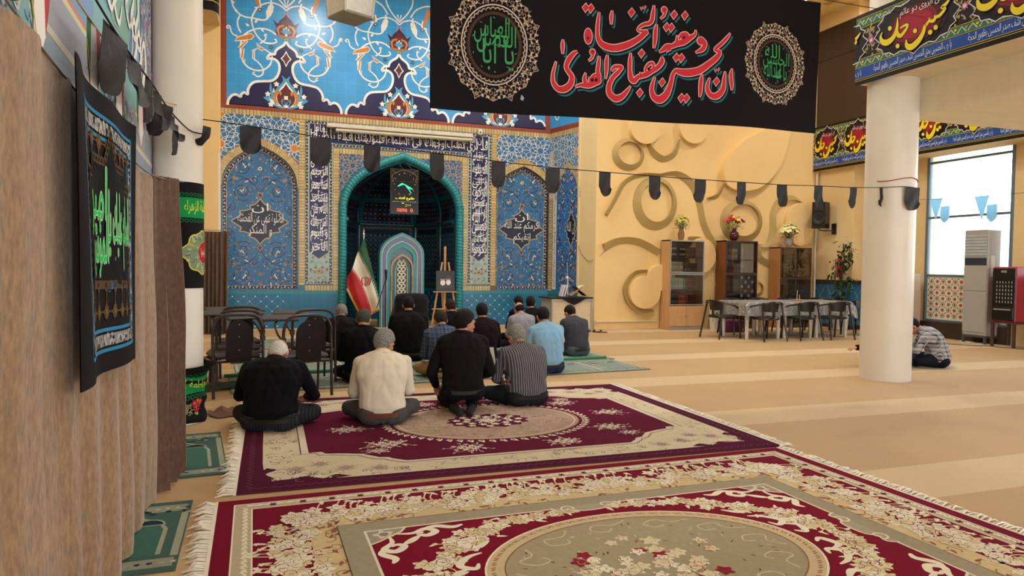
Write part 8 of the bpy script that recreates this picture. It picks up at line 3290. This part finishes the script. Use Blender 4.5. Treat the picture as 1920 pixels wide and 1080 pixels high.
il.stroke(crom([(-.345, .86), (-.19, .54), (.02, .19), (.17, .32), (.345, .43)], 6), .045, C('#b98a34'), 2)
ex, ez = .045, 1.02
for s_ in (-1, 1):
 il.stroke([(ex + s_ * x * 1.3, ez + z * 1.3) for x, z in crom([(.015, .075), (.035, .03), (.03, -.03), (.008, -.07)], 5)], lambda q: .020 * (.3 + sin(PI * q)), C('#a8141f'), 3)
 il.stroke([(ex + s_ * x * 1.3, ez + z * 1.3) for x, z in crom([(.045, .07), (.068, .02), (.055, -.045), (.02, -.08)], 5)], lambda q: .020 * (.3 + sin(PI * q)), C('#a8141f'), 3)
il.stroke([(ex, ez + .09), (ex, ez), (ex, ez - .11)], .017, C('#a8141f'), 3)
il.build('flag_cloth', mat('flag_satin', '#ffffff', .55, var=.03, attr=True), t, 60)

# easel with the framed portraits
t = thing('easel', 'wooden easel standing at the right side of the prayer niche', 'easel', (3.69, 15.12, 0))
PINE = mat('pine', '#b98a54', .55, var=.08, scale=6, stretch=(8, 8, .8))
for sx in (-1, 1):
 b = MB()
 b.T = Matrix.Rotation(-sx * .16, 4, 'Y')
 b.box(sx * .30 - .02, sx * .30 + .02, -.015, .015, 0.005, 1.42, .003)
 b.T = None
 b.build('leg', PINE, t)
b = MB()
b.box(-.025, .025, .02, .045, .10, 1.80, .003)
b.build('mast', PINE, t)
b = MB()
b.T = Matrix.Rotation(-.28, 4, 'X')
b.box(-.02, .02, .05, .08, .0, 1.3, .003)
b.build('rear_leg', PINE, t)
for z, w in ((.80, .27), (.42, .30)):
 b = MB()
 b.box(-w, w, -.055 if z > .5 else -.02, .02, z - .022, z, .003)
 b.build('ledge' if z > .5 else 'crossbar', PINE, t)
t = thing('framed_portrait', 'framed portrait of two bearded men in turbans resting on the easel', 'picture', (3.69, 15.085, .801), 0)
b = MB()
b.T = Matrix.Rotation(-.06, 4, 'X')
b.box(-.215, .215, -.012, .012, 0, .46, .006)
b.build('frame', PVCK, t)
il = Inlay(lambda u, v, w: (u, -.013 - w + v * .058, v), .001)
il.rect(-.185, .03, .185, .43, C('#171413'), 0)
for x, z, tur, sk in ((-.062, .255, '#100f10', '#c09a80'), (.065, .265, '#2c2926', '#a88672')):
 il.poly([(x - .10, .06), (x - .07, .14), (x + .07, .14), (x + .10, .06)], C('#2a2320'), 1)
 il.disc(x, z - .062, .056, C('#d6d2ca'), 2, 18, .065)
 il.disc(x, z, .050, C(sk), 3, 18, .062)
 il.disc(x, z - .045, .042, C('#d9d5cd'), 4, 14, .03)
 il.disc(x, z + .052, .062, C(tur), 5, 18, .034)
 for s_ in (-1, 1):
  il.disc(x + s_ * .016, z + .006, .009, C('#1c1512'), 6, 8, .006)
  il.stroke([(x + s_ * .006, z + .018), (x + s_ * .026, z + .02)], .006, C('#2a201c') if x < 0 else C('#5a504a'), 6)
 il.stroke([(x, z + .002), (x + .004, z - .018)], .005, C('#7c5a48'), 6)
il.build('portrait', mat('printed_photo', '#ffffff', .35, var=.01, attr=True), t, 0)

# electric prayer clock
t = thing('wall_clock', 'black digital prayer clock with green hands hung in the niche arch', 'clock', (2.82, 15.42, 2.50))
b = MB()
b.box(-.315, .315, 0, .06, 0, 1.0, .008)
b.build('case', mat('clock_case', '#0b0a0a', .25), t)
il = Inlay(lambda u, v, w: (u, -.001 - w, v), .0012)
BR = C('#4a3622')
fr = lambda x0, y0, x1, y1, w, c, l: [il.rect(*q, c, l) for q in ((x0, y0, x1, y0 + w), (x0, y1 - w, x1, y1), (x0, y0, x0 + w, y1), (x1 - w, y0, x1, y1))]
fr(-.315, 0, .315, 1.0, .045, C('#15120f'), 1)
fr(-.312, .72, .312, .998, .008, BR, 2)
il.stroke(crom([(-.265, .70), (-.25, .76), (-.28, .80), (-.22, .90), (0, .965), (.22, .90), (.28, .80), (.25, .76), (.265, .70)], 5), .010, C('#8a7450'), 3)
for sx in (-1, 1):
 for k in range(4):
  il.stroke(spiral(sx * (.27 - .03 * k), .955 - .018 * k, .018, .005, k, .7, 8), .005, C('#8a7450'), 3)
cx_, cz_ = 0, .66
for k, d in enumerate('١٢ ١ ٢ ٣ ٤ ٥ ٦ ٧ ٨ ٩ ١٠ ١١'.split()):
 a = PI / 2 - k * PI / 6
 write(il, d, .235 * cos(a) - .02, cz_ + .245 * sin(a) - .018, .235 * cos(a) + .02, cz_ + .245 * sin(a) + .018, C('#c9c0b4'), 4, False, fit=False)
il.build('face', mat('clock_face', '#ffffff', .3, var=.01, attr=True), t, 0)
def lit(name, col, e, fn_):
 q = Inlay(lambda u, v, w: (u, -.006 - w, v), .0012)
 fn_(q)
 q.build(name, mat(name, col, .4, var=0, emit=e), t, 0)
lit('clock_hands', '#25e08a', 2.6, lambda q: [q.stroke([(0, cz_), (-.06, cz_ + .005), (-.15, cz_ - .05)], lambda s_: .012 + .03 * sin(PI * s_), None, 1), q.stroke([(.0, cz_), (.10, cz_ - .07), (.18, cz_ - .10)], lambda s_: .010 + .03 * sin(PI * s_), None, 1), q.stroke([(.01, cz_ - .01), (.12, cz_ - .14), (.15, cz_ - .19)], .010, None, 1)])
lit('sunrise_lettering', '#e6d21c', 1.8, lambda q: (write(q, 'طلوع آفتاب', -.20, .31, .22, .39, None, 1), write(q, '٦:٠٠', -.06, .17, .14, .25, None, 1, False)))
lit('small_lettering', '#cfc9bc', .5, lambda q: write(q, 'اللهم صل علی محمد و آل محمد و عجل فرجهم', -.26, .265, .27, .295, None, 1))
lit('red_lettering', '#ff4a2a', 2.2, lambda q: (write(q, 'name', -.16, .055, .06, .125, None, 1, False), write(q, '0', .13, .05, .19, .13, None, 1, False)))
b = MB()
b.tube([(-.02, .02, 1.0), (-.10, .04, 1.08), (-.02, .10, 1.28)], .003, 5)
b.tube([(.16, .02, 1.0), (.04, .06, 1.18), (.0, .10, 1.28)], .003, 5)
b.build('wire', mat('wire', '#8a8177', .5, .5), t)

# projector screen case
t = thing('projection_screen', 'rolled white projection screen case across the inscription frame', 'screen', (2.75, 15.40, 4.21))
b = MB()
b.box(-1.61, 1.61, -.07, .07, .075, .165, .012)
b.build('case', mat('cream_case', '#cfc8b0', .45), t)
b = MB()
b.tube([(-1.42, 0, .035), (1.60, 0, .035)], .045, 14)
b.build('roller', mat('cream_case', '#cfc8b0', .45), t)
b = MB()
b.box(-1.47, -1.42, -.05, .05, -.015, .085, .006)
b.build('end_cap', PVCK, t)
t = thing('security_camera', 'small white camera box fixed above the right end of the screen', 'camera', (4.55, 15.44, 4.44))
b = MB()
b.box(-.05, .05, -.06, .05, -.06, .06, .01)
b.build('housing', PVCW, t)
b = MB()
b.box(-.02, .02, -.064, -.058, -.03, .0)
b.build('lens', PVCK, t)

# pendant lantern
t = thing('pendant_lantern', 'square white pendant lantern with embossed glass sides', 'lamp', (.82, 7.78, 4.05), .45)
FROST = mat('embossed_glass', '#eceae4', .3, var=.05, scale=22, bump=.5, bscale=26)
b = MB()
b.rings([[(sx * w, sy * w, z) for sx, sy in ((-1, -1), (1, -1), (1, 1), (-1, 1))] for z, w in ((.02, .165), (.62, .215))])
b.build('glass_side', FROST, t)
b = MB()
for sx, sy in ((-1, -1), (1, -1), (1, 1), (-1, 1)):
 b.rings([[(sx * w + e, sy * w + f_, z) for e, f_ in ((-.012, -.012), (.012, -.012), (.012, .012), (-.012, .012))] for z, w in ((.0, .165), (.64, .217))])
b.build('frame', PVCW, t)
b = MB()
b.box(-.175, .175, -.175, .175, -.012, .015, .004)
b.build('base', mat('lantern_base', '#9a9384', .5), t)
b = MB()
b.box(-.225, .225, -.225, .225, .63, .66, .004)
b.build('cap', PVCW, t)
b = MB()
b.tube([(0, 0, .66), (0, 0, CZ - 4.06)], .012, 8)
b.build('rod', PVCW, t)

# ceiling lamps and slot; all lamps after the first two are added for light
LAMPON = mat('lamp_glow', '#fff2d8', .4, var=0, emit=9.0)
for k, (x, y, on) in enumerate(((11.6, 13.2, 1), (12.87, 13.25, 0), (1.0, 12.5, 1), (4.6, 12.5, 1), (7.5, 9.5, 1), (12.0, 11.2, 1), (2.5, 8.0, 1), (6.0, 8.0, 1), (2.0, 3.0, 1), (6.0, 3.0, 1))):
 t = thing('ceiling_light', 'lit recessed ceiling lamp near the dark wood panel' if k == 0 else 'unlit recessed ceiling lamp nearest the dark wood panel' if k == 1 else 'unseen recessed ceiling lamp added to light the hall', 'ceiling light', (x, y, CZ), 0, 'recessed ceiling lamps')
 b = MB()
 b.lathe([(.16, -.001), (.165, -.035), (.13, -.05), (.125, -.03)], 24)
 b.build('trim_ring', PVCW, t, 50)
 b = MB()
 b.lathe([(.125, -.03), (.12, -.034), (.01, -.036)], 24)
 b.build('diffuser', LAMPON if on else FROST, t, 50)
b = MB()
b.box(12.2, 12.35, 9.0, 13.2, CZ - .02, CZ)
struct(b.build('trim_5', mat('slot_grille', '#b9a070', .6)))

# the left gallery's black valance seen at the top
t = thing('valance_banner', 'black valance with yellow piping at the top of the left plaster strip', 'banner', (0, 0, 0))
b = MB()
P = [(-2.6, 14.3), (-1.15, 14.3), (-1.0, 14.34), (-.93, 14.44), (-.92, 14.6)]
Q = crom(P, 5)
b.rings([[(x, y, 6.10 + .10 * 0), (x, y, 7.0), (x - .01, y + .02, 7.0), (x - .01, y + .02, 6.10)] for x, y in Q])
b.build('black_cloth', BLK, t, 50)
b = MB()
b.tube([(x, y - .008, 6.27) for x, y in Q], .010, 6)
b.build('piping', mat('yellow_piping', '#b9a83c', .6), t)
b = MB()
b.box(-2.6, -.96, 14.48, WY - .1, 6.15, 7.0)
struct(b.build('trim_6', PLASTER2))

# papers held by the men, and a loose cable on the wall
b = MB()
b.T = Matrix.Rotation(-.5, 4, 'X')
b.box(-.075, .075, -.004, .004, 0, .20)
o = tag(b.build('paper_sheet', mat('paper', '#d6d4cc', .7)), 'white sheet of paper held between the kneeling man and the pinstriped man', 'paper')
o.location = (2.15, 6.86, .36)
b = MB()
b.tube(crom([side(TS, 1.9, .01), side(TS + .1, 1.72, .012), side(TS + .3, 1.55, .012), side(SL - .1, 1.52, .015), (6.9, YY - .012, 1.66), (7.0, YY - .012, 1.80)], 6), .006, 6)
tag(b.build('wall_cable', mat('wire', '#8a8177', .5, .5)), 'thin cable looping across the plaster corner', 'cable')

# a tree in the yard, mirrored in the glass of the rightmost bookcase
t = thing('tree', 'green leafy tree in the yard, mirrored in the glass of the rightmost bookcase', 'tree', (18.2, 5.4, -.25))
b = MB()
b.tube(crom([(0, 0, 0), (.05, .05, 1.2), (-.05, 0, 2.4), (.1, .1, 3.6)], 5), [.14 - .006 * k for k in range(16)], 10)
b.build('trunk', mat('bark', '#5a4632', .9, var=.2), t, 60)
rnd = random.Random(6)
foliage(t, 'crown', [(rnd.gauss(0, .9), rnd.gauss(0, .9), rnd.uniform(1.6, 4.6)) for _ in range(40)], 1500, .14, .30, mat('spring_leaf', '#7fa83c', .5, var=.25), 8, .25)
